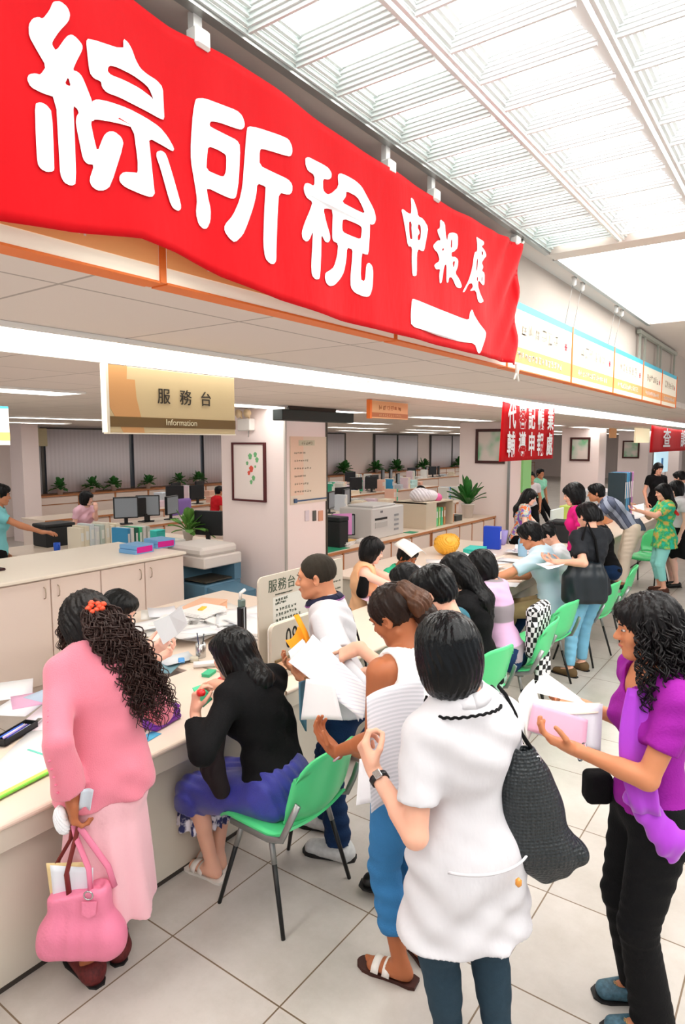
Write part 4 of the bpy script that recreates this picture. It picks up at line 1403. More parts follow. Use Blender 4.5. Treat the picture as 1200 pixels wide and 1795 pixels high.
def fig_white():
    f = Fig(-.815, 1.80, (-.80, .60), h=1.60, lean=-1, side=-4, hp=10, hy=5, skin='light', girth=1.0, swf=.84, shd=.062, hoff=(-.03, .0, -.02),
            lh=(W(655, 1350, 1.99), (-.42, .1, .55), (.5, .75, .1), 1.15), rh=(W(835, 1325, 2.28), (-.6, .6, .2), (-.3, 0, -.6), .6),
            lhint=(.35, -.35, -1), rhint=(.15, -.05, -1), stance=.13, feet=[(-.865, 1.83, -.7, .7), (-.73, 1.92, -.6, .8)])
    t = person('woman in long white short-sleeved shirt and grey leggings seen from behind with a black bob', f)
    body(f, t)
    trousers('leggings', f, t, M_legg, leg=1.97, e=.007, famp=.0015, girth=1.14)
    def cust(S):
        # dipped back hem
        pass
    garment('long_shirt', f, t, M_whitec, h=.007, e=.014, sleeve=.66, slv_e=.016, flare=.008, hem=.25, hemflare=.045, famp=.0055, wl=.085, waist=1.0, neckr=.052, under=ell(f.pel - Z3 * .01, (.178, .128, .12), np.stack([f.R, f.F, Z3])))
    # collar
    pts = []
    for a in np.linspace(0, 1, 17):
        an = math.pi * 2 * a
        pts.append(f.neck + f.up * (.03 - .012 * math.cos(an)) + f.Rc * .070 * math.sin(an) - f.Fc * (.070 * math.cos(an)))
    MB().sheet([[p + f.up * .022 + nrm(f.neck - p) * .008, p + nrm(p - f.neck) * .008, p - f.up * .02 + nrm(p - f.neck) * .018] for p in pts], .005).build('collar', M_whitec, t)
    # tie belt with amber bead
    pts = []
    for a in np.linspace(.16, .42, 22):
        an = math.pi * 2 * (a - .05) - math.pi * .45
        pts.append(f.pel + Z3 * (.035 - .02 * a) + f.R * .196 * math.sin(an) - f.F * (.172 * math.cos(an)))
    b = MB().tube(pts, .0045, 6, flat=(1, 1)).build('belt', M_whitec, t)
    bd = f.pel + Z3 * .0 + f.R * .075 - f.F * .178
    MB().lathe(bd - Z3 * .01, [(.003, -.014), (.010, -.006), (.010, .006), (.003, .014)], 10).build('bead', mat('amber_bead', (216, 140, 40), .25, spec=.8), b)
    # seams
    # twisted black cord around the neck
    pts = []
    for a in np.linspace(-.12, .62, 90):
        an = math.pi * 2 * a - math.pi * .5
        w_ = .0022
        pts.append(f.neck + f.up * (-.002 - .02 * abs(math.sin(an)) ** 2) + f.Rc * .112 * math.sin(an) - f.Fc * (.118 * math.cos(an)) + Z3 * w_ * math.sin(a * 190))
    MB().tube(pts, .0045, 6).build('cord_necklace', M_black, t)
    # watch
    l = np.cross(f.hd[0], f.hn[0]); fd = nrm(f.wr[0] - f.el[0]); wc = f.wr[0] - fd * .035
    a1 = nrm(np.cross(fd, Z3)); a2 = np.cross(fd, a1)
    ring = [[wc + fd * (.010 * s_) + .030 * (math.cos(a) * a1 + math.sin(a) * a2 * .9) for s_ in (-1, 1)] for a in np.linspace(0, 2 * math.pi, 25)]
    w = MB().sheet(ring, .003).build('watch', mat('watch_strap', (22, 22, 24), .4), t)
    od = nrm(np.array((.5, -.7, .5)) - fd * np.dot((.5, -.7, .5), fd)); sd = np.cross(fd, od)
    Mx = Matrix((Vector(fd), Vector(sd), Vector(od))).transposed().to_4x4(); Mx.translation = Vector(wc + od * .031)
    MB().box((-.014, -.012, -.003), (.014, .012, .005), M=Mx, bev=.002).build('watch_case', M_steel, w)
    hair(f, t, 'bob', (7, 10, 13), h=.005, amp=.0016, rough=.24)
    for i in (0, 1): shoe(f, i, t, mat('black_leather', (16, 15, 16), .35), 'shoe', 'flat')
    # black woven tote on the right shoulder
    return f

def fig_purple():
    f = Fig(-.40, 2.45, (-.80, -.60), h=1.57, lean=2, hp=8, hy=-16, skin='tan', girth=1.0,
            lh=(W(1005, 1312, 2.16), (-.9, -.45, .35), (.1, .3, .9), .55), rh=(W(1018, 1236, 2.50), (-.8, -.6, .1), (.1, -.3, .9), .6),
            lhint=(.5, -.3, -1), rhint=(.6, .5, -1), feet=[(-.345, 2.37, -.9, -.4), (-.42, 2.53, -.85, -.5)], stance=.12)
    f_skin = SKINS
    t = person('woman in purple top and black trousers standing at the right edge with wavy dark hair', f)
    f.skin = 'amber'; SKINS['amber'] = (204, 134, 94)
    body(f, t)
    trousers('trousers', f, t, M_black, leg=1.99, e=.014, flare=.030, famp=.003)
    garment('purple_top', f, t, M_purple, e=.014, sleeve=.62, slv_e=.014, flare=.004, hem=.05, neck='scoop', famp=.0035, wl=.07)
    # purple stole hanging down the left side
    rows = []
    for q in range(14):
        u = q / 13
        a = f.neck - f.Rc * (.085 + .03 * u) + f.Fc * (.12 + .03 * math.sin(u * 3)) - f.up * (.03 + .40 * u)
        dv = nrm(-f.F * .9 + f.R * -.2)
        rows.append([a + dv * (w_ * (.030 + .022 * math.sin(u * 2.6))) - f.R * (.007 * math.sin(w_ * 5 + u * 2)) - f.R * .05 * u for w_ in np.linspace(-.6, 1.4, 9)])
    MB().sheet(rows, .003).build('stole', mat('purple_chiffon', (172, 60, 206), .7, sheen=.4, spec=.3), t)
    S = SDF()
    a = f.pel + f.F * .13 - f.R * .12 + Z3 * .10; b = f.pel + f.F * .01 - f.R * .165 - Z3 * .03
    S.u(rc(a, b, .022, .040, f.F, 1.5)); S.u(rc(b, b - Z3 * .06, .040, .022, f.F, 1.5), .02)
    S.noise(lambda P: wav(P, f.F + Z3 * .3, .05, .003, 2), .01)
    sdf_mesh('stole_end', S, .006, mat('purple_chiffon', (172, 60, 206)), t)
    k = f.k; P = lambda x, y, z: f.head + (f.hR * x + f.hF * y + f.hU * z) * k
    hair(f, t, 'long', (12, 9, 10), name='hair', amp=.004)
    mh = mat('hair_black_wavy', (15, 11, 12), .5, spec=.3, vary=(18, .5), bump=(70, .5))
    def seeds(r):
        a = r.uniform(-2.28, 2.28); z = r.uniform(-.06, .09)
        rr = .088 if z < .06 else .07
        return P(math.sin(a) * rr * 1.0, -.02 - math.cos(a) * rr, z), f.hR * math.sin(a) * .5 - f.hF * math.cos(a) * .5 - Z3 * .7
    def flow(p, d, tt):
        c = f.head; out = (p - c); out = out - Z3 * out[2]
        return nrm(d * .8 + nrm(out) * (.16 if tt < .5 else -.02) - f.F * .06 - Z3 * .34)
    curls('hair_waves', mh, t, seeds, 230, 0, .36, 0, .010, .0038, 8, flow=flow)
    MB().tube([f.wr[0] - f.hd[0] * .03 + .032 * (math.cos(a) * f.hn[0] + math.sin(a) * np.cross(f.hd[0], f.hn[0])) for a in np.linspace(0, 6.3, 17)], .003, 6, caps=False).build('bracelet', M_steel, t)
    mo = mat('floral_slipper', (70, 104, 120), .5, vary=(70, .8))
    for i in (0, 1):
        s = shoe(f, i, t, mo, 'shoe', 'flat')
        an, d = f.an[i], f.toe[i]; g = np.array((an[0], an[1], .052)) + d * .10
        mb = MB(); pts = []
        for a in np.linspace(0, 14, 40): pts.append(g + (d * math.cos(a) + np.cross(d, Z3) * math.sin(a)) * (.002 + .0013 * a) + Z3 * .002 * (1 - a / 14))
        mb.tube(pts, .0028, 5).build('rosette', mat('gold_rosette', (190, 150, 90), .4), s)
    return f

def fig_clerk():
    f = Fig(-3.38, 2.17, (.90, .42), h=1.53, lean=14, hp=26, hy=-4, seat=.46, skin='pale',
            rh=(W(300, 1146, 3.20), (.65, .35, .45), (-.2, .6, .6), .7), lh=(W(290, 1160, 3.45), (.7, .4, .4), (-.3, -.6, .6), .7),
            rhint=(-.2, -.6, -.8), lhint=(-.2, .6, -.8))
    t = person('clerk with black bowl-cut hair reading a folded paper behind the counter', f)
    body(f, t)
    garment('purple_shirt', f, t, mat('lilac_cloth', (150, 96, 184), .8), e=.014, sleeve=.5, hem=.02)
    trousers('trousers', f, t, M_black, h=.014)
    hair(f, t, 'short', (7, 9, 10), amp=.002)
    return f

F = {}
for nm, fn in (('pink', fig_pink), ('seated', fig_seated), ('polo', fig_polo), ('tank', fig_tank), ('hidden', fig_hidden), ('white', fig_white), ('purple', fig_purple), ('clerk', fig_clerk)):
    F[nm] = fn()
# ------------------------------------------------------------ banners and signs
M_red = mat('red_banner_cloth', (200, 0, 14), 0.65, spec=0.12, sheen=0.03, bump=(14, 0.4, (1, 1, .35)))
M_ink = mat('white_banner_paint', (248, 250, 252), 0.6)
XBN = -1.13
def flag(y, z):
    """cloth relief of the big banner, towards the hall"""
    return 0.004 * math.sin(y * 11 + 2.2 * z) + 0.0022 * math.sin(y * 23 + z * 7 + 1) + 0.012 * math.exp(-((y - 2.85) / .16) ** 2) * math.sin((y - z * .8) * 38)
def banner_bottom(y):
    pts = [(-.4, 2.475), (.589, 2.488), (.726, 2.503), (.871, 2.528), (.97, 2.522), (1.1, 2.498), (1.3, 2.48), (1.569, 2.469), (2.94, 2.471)]
    return float(np.interp(y, [p[0] for p in pts], [p[1] for p in pts]))
def banner_top(y):
    pts = [(-.4, 2.98), (.88, 2.978), (.97, 2.97), (1.13, 2.986), (1.57, 2.972), (1.82, 2.967), (2.29, 2.97), (2.94, 3.002)]
    return float(np.interp(y, [p[0] for p in pts], [p[1] for p in pts]))
T = thing('banner', 'long red cloth banner with big white characters and arrow hung along the ceiling bulkhead', 'banner', (XBN, 1.3, 2.75))
ys = np.linspace(-.4, 2.93, 150); P = []
for y in ys:
    b, t_ = banner_bottom(y), banner_top(y)
    P.append([(XBN + flag(y, z), y - (.02 * math.sin(v * 3.1) if y > 2.9 else 0), z) for v, z in ((v, b + (t_ - b) * v) for v in np.linspace(0, 1, 26))])
MB().sheet(P, .0015).build('cloth', M_red, T)
def glyph(name, polys, parent, ox, oy, s, off=0.003, m=M_ink):
    cu = bpy.data.curves.new('glyph', 'CURVE'); cu.dimensions = '2D'; cu.fill_mode = 'BOTH'; cu.extrude = .0003
    for po in polys:
        sp = cu.splines.new('POLY'); sp.points.add(len(po) - 1); sp.use_cyclic_u = True
        # Chaikin rounding of the traced outline
        q = [np.array((ox + x / s, oy + y / s)) for x, y in po]
        r = []
        for i in range(len(q)):
            a, b = q[i], q[(i + 1) % len(q)]
            r += [a * .8 + b * .2, a * .2 + b * .8]
        sp.points.add(len(r) - len(po)) if len(r) > len(po) else None
        for i, (x, y) in enumerate(r):
            w = GX(x, y, XBN)
            sp.points[i].co = (w[1], w[2], 0, 1)
    o = bpy.data.objects.new('glyph', cu); COL.objects.link(o)
    dg = bpy.context.evaluated_depsgraph_get()
    me = bpy.data.meshes.new_from_object(o.evaluated_get(dg))
    bpy.data.objects.remove(o); bpy.data.curves.remove(cu)
    me.name = name
    for v in me.vertices:
        y, z, e = v.co
        v.co = (XBN + flag(y, z) + off + e, y, z)
    me.materials.clear(); me.materials.append(m); me.update()
    return link(name, me, parent)
G1 = [
 [[(245,20),(290,20),(335,60),(355,110),(345,160),(280,230),(235,300),(235,325),(262,365),(330,265),(365,250),(400,275),(440,325),(440,360),(400,440),(375,500),(410,512),(440,545),(475,630),(510,720),(530,850),(500,860),(520,960),(548,1075),(590,960),(620,930),(665,930),(715,970),(730,1020),(640,1310),(600,1340),(550,1340),(510,1310),(495,1265),(528,1160),(480,1155),(450,1120),(425,1000),(400,870),(405,820),(420,800),(410,770),(380,745),(390,900),(405,1290),(370,1308),(320,1285),(292,1230),(285,1100),(262,690),(160,655),(85,615),(60,560),(75,525),(120,520),(155,530),(195,470),(130,360),(75,260),(72,180),(100,135),(140,125),(170,140),(215,80),(235,30)],
  [(345,545),(322,595),(365,615)]],
 [[(115,735),(150,720),(195,740),(235,790),(250,1180),(245,1205),(200,1212),(155,1190),(130,1150),(120,950)]],
 [[(480,280),(735,355),(735,275),(770,300),(800,350),(825,420),(860,480),(910,520),(980,560),(1025,610),(1030,730),(1035,840),(1000,830),(900,780),(820,745),(700,690),(610,660),(575,620),(570,580),(520,560),(490,520),(475,400),(465,300)],
  [(640,468),(620,480),(615,510),(640,535),(740,570),(850,620),(940,680),(960,705),(925,620),(880,580),(800,530),(700,485)]],
 [[(505,720),(540,705),(620,720),(760,765),(900,830),(1000,890),(1060,960),(1105,1040),(1095,1062),(1020,1020),(915,970),(925,1070),(950,1330),(955,1360),(930,1388),(860,1370),(740,1320),(700,1280),(700,1240),(730,1212),(800,1215),(830,1220),(830,1130),(800,900),(700,875),(600,855),(530,845),(500,855)]],
 [[(975,1065),(1010,1055),(1045,1080),(1090,1220),(1150,1430),(1150,1465),(1130,1480),(1090,1460),(1065,1410),(1000,1180),(970,1100)]]]
for k, g in enumerate(G1): glyph('character', g, T, 30, 0, 4.0, .003 + .0002 * k)
G2 = [
 [[(135,122),(200,122),(350,180),(510,240),(560,290),(583,360),(580,400),(550,425),(480,405),(340,355),(265,342),(250,365),(255,395),(400,470),(510,525),(540,580),(525,900),(500,1065),(470,1085),(400,1060),(230,970),(240,1050),(270,1180),(268,1290),(240,1360),(205,1365),(160,1320),(135,1220),(145,1080),(120,920),(85,720),(82,540),(100,250),(120,140)],
  [(240,578),(330,615),(400,660),(408,690),(405,820),(385,870),(350,865),(225,805),(230,680)]],
 [[(612,390),(700,405),(900,480),(985,520),(1018,590),(1020,650),(1000,685),(940,672),(850,640),(740,605),(722,625),(720,765),(850,835),(980,900),(1020,950),(1020,1020),(990,1050),(900,1025),(890,1200),(880,1560),(880,1670),(860,1705),(820,1700),(775,1650),(757,1520),(765,1250),(778,1000),(780,968),(700,935),(690,1050),(660,1170),(600,1340),(560,1430),(490,1500),(440,1460),(395,1390),(395,1330),(470,1240),(530,1100),(560,960),(580,700),(600,450)]]]
for k, g in enumerate(G2): glyph('character', g, T, 320, 150, 5.44, .003 + .0002 * k)
G3 = [
 [[(205,120),(240,100),(290,118),(430,180),(490,220),(525,280),(520,330),(490,350),(425,340),(425,470),(475,520),(530,500),(600,430),(590,300),(615,278),(680,305),(780,365),(850,430),(900,520),(990,690),(1012,790),(995,850),(960,860),(943,840),(940,960),(925,1195),(885,1192),(850,1175),(840,1470),(875,1495),(890,1470),(900,1310),(930,1285),(965,1320),(978,1390),(970,1560),(945,1650),(915,1672),(860,1660),(780,1620),(740,1560),(735,1450),(750,1250),(755,1135),(695,1115),(690,1250),(665,1390),(620,1470),(550,1540),(490,1550),(450,1520),(430,1460),(440,1400),(500,1370),(550,1330),(590,1200),(600,1070),(540,1040),(530,980),(540,690),(480,675),(425,680),(460,830),(505,970),(505,1030),(480,1060),(440,1050),(395,965),(390,1150),(370,1440),(355,1475),(310,1475),(270,1430),(265,1300),(280,1080),(290,930),(240,1040),(205,1055),(165,1020),(155,950),(190,840),(260,690),(290,605),(220,565),(190,510),(180,450),(200,400),(240,395),(318,430),(320,300),(240,260),(210,200)],
  [(680,478),(800,545),(850,640),(890,740),(760,680),(635,605),(680,540)], [(650,785),(800,850),(850,885),(850,950),(838,1025),(740,985),(650,940),(640,880)]]]
for g in G3: glyph('character', g, T, 500, 260, 6.41)
G4 = [
 [[(165,150),(190,175),(225,265),(235,330),(290,355),(340,440),(325,540),(300,670),(275,675),(235,655),(215,700),(210,910),(190,925),(160,918),(155,760),(160,635),(115,630),(95,500),(70,360),(50,275),(65,265),(110,300),(155,315),(160,230),(155,160)],
  [(130,390),(150,385),(160,420),(155,450),(160,500),(165,565),(135,555),(128,450)], [(235,410),(260,420),(268,470),(258,560),(230,570),(225,530),(250,500),(245,470),(230,450)]],
 [[(450,358),(500,400),(505,500),(520,580),(535,500),(580,490),(625,510),(625,640),(590,680),(565,685),(565,730),(600,730),(630,760),(625,830),(600,890),(640,950),(665,1020),(650,1040),(610,1030),(570,935),(540,930),(530,985),(512,985),(515,800),(490,820),(470,980),(450,995),(445,900),(455,850),(415,855),(395,810),(450,770),(430,690),(400,660),(385,620),(425,570),(460,570),(430,500),(425,460),(450,450)],
  [(560,560),(572,560),(570,640),(555,640)], [(470,650),(490,645),(486,668),(472,672)], [(575,780),(600,770),(592,820),(580,840)]],
 [[(790,535),(815,550),(880,580),(880,610),(850,630),(890,670),(910,720),(880,750),(850,790),(870,830),(850,870),(885,890),(880,1000),(860,1015),(810,960),(805,1020),(830,1100),(868,1170),(830,1190),(805,1170),(785,1060),(730,1070),(760,1030),(750,990),(720,1000),(690,1075),(668,1080),(720,970),(750,850),(770,690),(800,680),(800,600)],
  [(850,670),(870,690),(865,720),(850,710)], [(795,750),(808,760),(800,850),(785,890)], [(795,930),(808,935),(804,975),(793,965)], [(845,930),(856,930),(852,975),(843,975)]]]
for g in G4: glyph('character', g, T, 690, 320, 5.61)
glyph('arrow', [[(155,1150),(180,1148),(400,1225),(640,1325),(730,1355),(735,1280),(755,1245),(775,1310),(820,1390),(890,1470),(885,1520),(830,1680),(810,1680),(780,1580),(660,1570),(480,1520),(300,1460),(150,1415),(145,1300)]], T, 690, 320, 5.61)
# ties at the right end and clips along the top
mb = MB().tube([(XBN, 2.94, 3.00), (XBN, 2.97, 3.02), (XBN - .02, 3.0, 3.045)], .005, 6)
mb.tube([(XBN, 2.93, 2.475), (XBN + .005, 2.925, 2.45), (XBN, 2.93, 2.425)], .009, 6).tube([(XBN, 2.93, 2.44), (XBN, 2.90, 2.405)], .005, 6).tube([(XBN, 2.93, 2.44), (XBN, 2.955, 2.40)], .005, 6)
mb.build('tie_cord', mat('white_cord', (240, 236, 226), .8), T)
for y, w_ in ((1.05, 'nearest the camera'), (1.83, 'above the third big character'), (2.13, 'left of the small characters'), (2.9, 'at its far corner')):
    o = MB().box((XBN - .03, y - .022, banner_top(y) - .012), (XBN + .008, y + .022, banner_top(y) + .03), bev=.006).box((XBN - .03, y - .012, banner_top(y) + .02), (XBN - .012, y + .012, 3.045)).build('banner_clip', M_white)
    tag(o, 'small white hook clip holding up the red banner, ' + w_, 'clip', 'white banner clips')

rnd = random.Random(7)
def scribble(mb, y0, z0, w, h, n, x, th, seed=0, zig=True):
    """n small unreadable characters in a row on a plane facing +X"""
    r = random.Random(seed)
    cw = w / n
    for i in range(n):
        for k in range(6):
            a = y0 + cw * (i + .1); 
            if r.random() < .5:
                zz = z0 + h * r.uniform(.05, .95); mb.box((x, a + cw * r.uniform(0, .25), zz - th / 2), (x + .0012, a + cw * r.uniform(.5, .8), zz + th / 2))
            else:
                yy = a + cw * r.uniform(.05, .7); mb.box((x, yy - th / 2, z0 + h * r.uniform(0, .4)), (x + .0012, yy + th / 2, z0 + h * r.uniform(.6, 1)))

M_cream = mat('sign_cream', (255, 244, 222), .5, emit=.1)
M_cyan = mat('sign_cyan', (84, 196, 224), .5, emit=.04)
M_orange = mat('sign_orange_band', (248, 176, 110), .5, emit=.05)
M_orangef = mat('sign_orange_frame', (236, 120, 44), .5)
edges = [-.98, 0.0, .98, 1.97, 2.97, 3.96, 4.94, 5.90, 6.72, 7.50]
names = ['under the left end of the red banner', 'under the first big character', 'under the red banner', 'under the small banner characters', 'just right of the red banner', 'second clear of the banner', 'third clear of the banner', 'fourth clear of the banner', 'at the far end of the row']
for i in range(9):
    y0, y1 = edges[i], edges[i + 1]
    t = thing('lightbox_sign', 'cream and orange lightbox with blue top edge, ' + names[i], 'sign', (-1.22, (y0 + y1) / 2, 2.47), 0, 'row of counter lightbox signs')
    MB().box((-1.245, y0 + .01, 2.472), (-1.195, y1 - .01, 2.785)).build('sign_box', [M_cream], t)
    MB().box((-1.195, y0 + .012, 2.755), (-1.1935, y1 - .012, 2.785)).box((-1.245, y0 + .01, 2.785), (-1.195, y1 - .01, 2.788)).build('blue_edge', M_cyan, t)
    MB().box((-1.195, y0 + .012, 2.505), (-1.1935, y1 - .012, 2.578)).build('orange_band', M_orange, t)
    MB().box((-1.248, y0 + .01, 2.468), (-1.192, y1 - .01, 2.473)).box((-1.248, y1 - .01, 2.47), (-1.19, y1 + .006, 2.788)).build('frame', M_orangef, t)
    mb = MB(); scribble(mb, y0 + .16, 2.635, (y1 - y0) * .6, .07, 6, -1.1935, .006, i)
    mb.build('lettering', mat('sign_grey_ink', (196, 186, 170), .6), t)
    mb = MB(); scribble(mb, y0 + .12, 2.522, (y1 - y0) * .7, .036, 14, -1.1925, .005, i + 20)
    mb.build('lettering', mat('sign_white_ink', (255, 240, 226), .6), t)
    yc = y1 - .12; mb = MB()
    for a in range(3):
        c_, s_ = math.cos(a * math.pi / 3), math.sin(a * math.pi / 3)
        mb.prism([(-1.193, yc + .022 * c_ - .004 * s_, 2.66 + .022 * s_ + .004 * c_), (-1.193, yc - .022 * c_ - .004 * s_, 2.66 - .022 * s_ + .004 * c_), (-1.193, yc - .022 * c_ + .004 * s_, 2.66 - .022 * s_ - .004 * c_), (-1.193, yc + .022 * c_ + .004 * s_, 2.66 + .022 * s_ - .004 * c_)], (.001, 0, 0))
    mb.build('red_mark', mat('sign_red_mark', (206, 40, 70), .5), t)
# hanging wires with little hooks, and the rail with droppers further on
for k, y in enumerate((3.86, 4.02, 4.82, 4.98)):
    t = thing('sign_wire', 'thin wire with white ceiling hook over the lightbox signs, %s from the left' % ORD[k], 'wire', (-1.2, y, 3.03), 0, 'sign hanging wires')
    MB().tube([(-1.21, y, 2.79), (-1.17, y, 3.03)], .0015, 5).build('wire', M_alu, t)
    MB().lathe((-1.165, y, 3.02), [(.004, -.02), (.012, -.012), (.012, .010), (.016, .028)], 10).build('hook', M_white, t)
t = thing('sign_rail', 'grey metal rail with droppers above the far lightbox signs', 'rail', (-1.22, 6.6, 3.0))
M_rail = mat('rail_grey', (168, 170, 158), .5)
MB().box((-1.235, 5.8, 3.0), (-1.205, 7.52, 3.03)).build('rail', M_rail, t)
for y in (5.86, 6.05, 6.60, 6.74, 7.45):
    MB().box((-1.228, y - .012, 2.785), (-1.212, y + .012, 3.0)).build('dropper', M_rail, t)

# hanging sign: 服務台 / Information
M_tan = mat('sign_tan', (206, 184, 140), .55)
t = thing('hanging_sign', 'tan hanging information sign with dark brown strip above the counter', 'sign', (-2.2, 1.85, 2.16))
y0, y1, z0, z1 = 1.53, 2.20, 2.158, 2.416
MB().box((-2.23, y0, z0), (-2.20, y1, z1), bev=.002).build('board', M_tan, t)
MB().box((-2.232, y0 - .012, z0), (-2.198, y0, z1 + .004)).box((-2.232, y0 - .006, z0 - .005), (-2.198, y1, z0)).build('edge', mat('sign_edge', (236, 226, 204), .5), t)
MB().prism([(-2.1995, y0, z1), (-2.1995, y0 + .085, z1), (-2.1995, y0 + .082, z1 - .05), (-2.1995, y0 + .12, z1 - .05), (-2.1995, y0 + .125, z1 - .12), (-2.1995, y0 + .16, z0), (-2.1995, y0 + .06, z0), (-2.1995, y0, z0 + .1)], (.0008, 0, 0)).build('colour_block', mat('sign_ochre', (206, 152, 96), .55), t)
MB().box((-2.199, y0, z0 + .022), (-2.1975, y1, z0 + .062)).build('strip', mat('sign_brown', (110, 82, 38), .5), t)
M_dkink = mat('dark_ink', (48, 40, 30), .6)
text_mesh('lettering', '服', .068, M_dkink, frameM((-2.197, 1.79, 2.305), (0, 1, 0), (0, 0, 1)), t)
text_mesh('lettering', '務', .068, M_dkink, frameM((-2.197, 1.905, 2.305), (0, 1, 0), (0, 0, 1)), t)
text_mesh('lettering', '台', .068, M_dkink, frameM((-2.197, 2.02, 2.305), (0, 1, 0), (0, 0, 1)), t)
text_mesh('lettering', 'Information', .036, mat('sign_pale_ink', (226, 214, 180), .6), frameM((-2.196, 1.88, 2.202), (0, 1, 0), (0, 0, 1)), t)
for y in (1.62, 2.1):
    MB().tube([(-2.215, y, z1), (-2.215, y, ZC - .015)], .0015, 5).build('wire', M_alu, t)
# cream and yellow sign cut by the left frame edge
t = thing('hanging_sign', 'cream and yellow hanging sign cut off by the left edge', 'sign', (-2.9, .85, 2.1))
a = GX(0, 716, -2.9); b = GX(18, 780, -2.9)
MB().box((-2.93, a[1] - .5, b[2]), (-2.90, b[1] , a[2])).build('board', M_cream, t)
MB().box((-2.90, a[1] - .5, b[2] + .02), (-2.898, b[1], b[2] + .055)).build('yellow_band', mat('sign_yellow', (246, 206, 120), .5), t)
MB().box((-2.93, a[1] - .5, a[2]), (-2.9, b[1], a[2] + .01)).build('blue_edge', M_cyan, t)
for y in (a[1] - .3, b[1] - .05): MB().tube([(-2.915, y, a[2]), (-2.915, y, ZC)], .0015, 5).build('wire', M_alu, t)
# small orange hanging sign
t = thing('hanging_sign', 'small tan and brown hanging sign near the middle of the office ceiling', 'sign', (-3.2, 5.1, 2.3))
MB().box((-3.22, 4.87, 2.335), (-3.19, 5.50, 2.488)).build('board', mat('sign_orange_tan', (224, 176, 128), .55), t)
MB().box((-3.19, 4.87, 2.345), (-3.1885, 5.5, 2.385)).build('strip', mat('sign_rust', (176, 106, 60), .5), t)
MB().box((-3.225, 4.84, 2.33), (-3.188, 4.87, 2.495)).build('edge', M_orangef, t)
mb = MB(); scribble(mb, 4.98, 2.41, .40, .045, 6, -3.189, .004, 3); mb.build('lettering', mat('sign_rust', (176, 106, 60)), t)
mb = MB(); scribble(mb, 4.98, 2.356, .40, .02, 12, -3.188, .003, 4); mb.build('lettering', mat('sign_orange_tan', (224, 176, 128)), t)
# two smaller red banners
def small_banner(y0, y1, z0, z1, rows, label, sz, sx, step, ys0):
    t = thing('banner', label, 'banner', (-2.2, (y0 + y1) / 2, z0))
    P = [[(-2.2 + .008 * math.sin(y * 5 + z * 2), y + .03 * (1 - (z - z0) / (z1 - z0)) * (-1 if y < (y0 + y1) / 2 else .4), z - .03 * math.sin((y - y0) / (y1 - y0) * math.pi) * ((z - z0) / (z1 - z0))) for z in np.linspace(z0, z1, 8)] for y in np.linspace(y0, y1, 26)]
    MB().sheet(P, .0015).build('cloth', M_red, t)
    for r, (txt, z) in enumerate(rows):
        for i, ch in enumerate(txt):
            y = ys0 + step * i
            text_mesh('character', ch, sz, M_ink, frameM((-2.2 + .02 + .008 * math.sin(y * 5 + z * 2), y, z), (0, 1, 0), (0, 0, 1)), t, bold=.005, sx=sx)
    return t
small_banner(5.39, 6.76, 1.955, 2.47, [('代客記帳業', 2.335), ('輔導申報處', 2.085)], 'square red cloth banner with two rows of white characters hanging over the counter', .235, .78, .262, 5.56)
small_banner(11.68, 17.5, 1.955, 2.40, [('查調所得', 2.17)], 'far red banner with large white characters cut off by the right edge', .36, 2.1, 1.85, 13.0)

# counter board 服務台 and number 08
def rounded(y0, y1, z0, z1, r, x, n=6):
    pts = []
    for cy, cz, a0 in ((y1 - r, z1 - r, 0), (y0 + r, z1 - r, 90)):
        for k in range(n + 1):
            a = math.radians(a0 + 90 * k / n); pts.append((x, cy + r * math.cos(a), cz + r * math.sin(a)))
    pts += [(x, y0, z0), (x, y1, z0)]
    return pts
M_board = mat('grey_board', (206, 196, 180), .5)
M_bedge = mat('board_white_edge', (244, 240, 232), .4)
t = thing('counter_board', 'tall rounded grey notice board reading service desk standing on the counter', 'sign', (-2.6, 2.98, .72))
XS = -2.58
MB().prism(rounded(2.745, 3.28, .72, 1.335, .04, XS - .012), (.012, 0, 0)).build('board', M_board, t)
text_mesh('lettering', '服務台', .082, mat('green_grey_ink', (70, 84, 66), .6), frameM((XS + .001, 2.955, 1.262), (0, 1, 0), (0, 0, 1)), t, spacing=1.1)
MB().box((XS, 2.87, 1.0), (XS + .001, 3.2, 1.195)).build('pasted_notice', mat('notice_paper', (220, 218, 208), .7), t)
for k, (z, n, w) in enumerate(((1.205, 14, .16), (1.165, 5, .12), (1.145, 8, .1), (1.105, 7, .20), (1.075, 8, .2), (1.04, 9, .24), (1.005, 11, .28))):
    mb = MB(); scribble(mb, 2.89, z, w, .018 if n < 12 else .008, n, XS + .001, .0028, 40 + k); mb.build('lettering', mat('green_grey_ink', (70, 84, 66)), t)
t = thing('number_board', 'rounded counter sign numbered 08 with a name tray below', 'sign', (-2.5, 2.98, .72))
XN = -2.50
MB().prism(rounded(2.765, 3.22, .72, 1.055, .04, XN - .02), (.020, 0, 0)).build('board', M_board, t)
MB().prism(rounded(2.76, 3.225, .72, 1.06, .042, XN - .026), (.006, 0, 0)).build('rim', M_bedge, t)
text_mesh('number', '08', .175, mat('black_ink', (30, 30, 26), .6), frameM((XN + .001, 2.945, .945), (0, 1, 0), (0, 0, 1)), t, sx=.62, spacing=1.05)
tr = MB().box((XN, 2.79, .765), (XN + .012, 3.15, .845)).build('name_tray', mat('tray_brown', (120, 96, 64), .5), t)
MB().box((XN + .012, 2.80, .772), (XN + .014, 3.14, .83)).build('name_card', mat('name_card', (232, 184, 150), .6), tr)
t = thing('counter_board', 'second grey notice board with a small green emblem behind the man in white', 'sign', (-2.6, 3.5, .72))
MB().prism(rounded(3.34, 3.585, .72, 1.335, .02, XS - .012), (.012, 0, 0)).build('board', M_board, t)
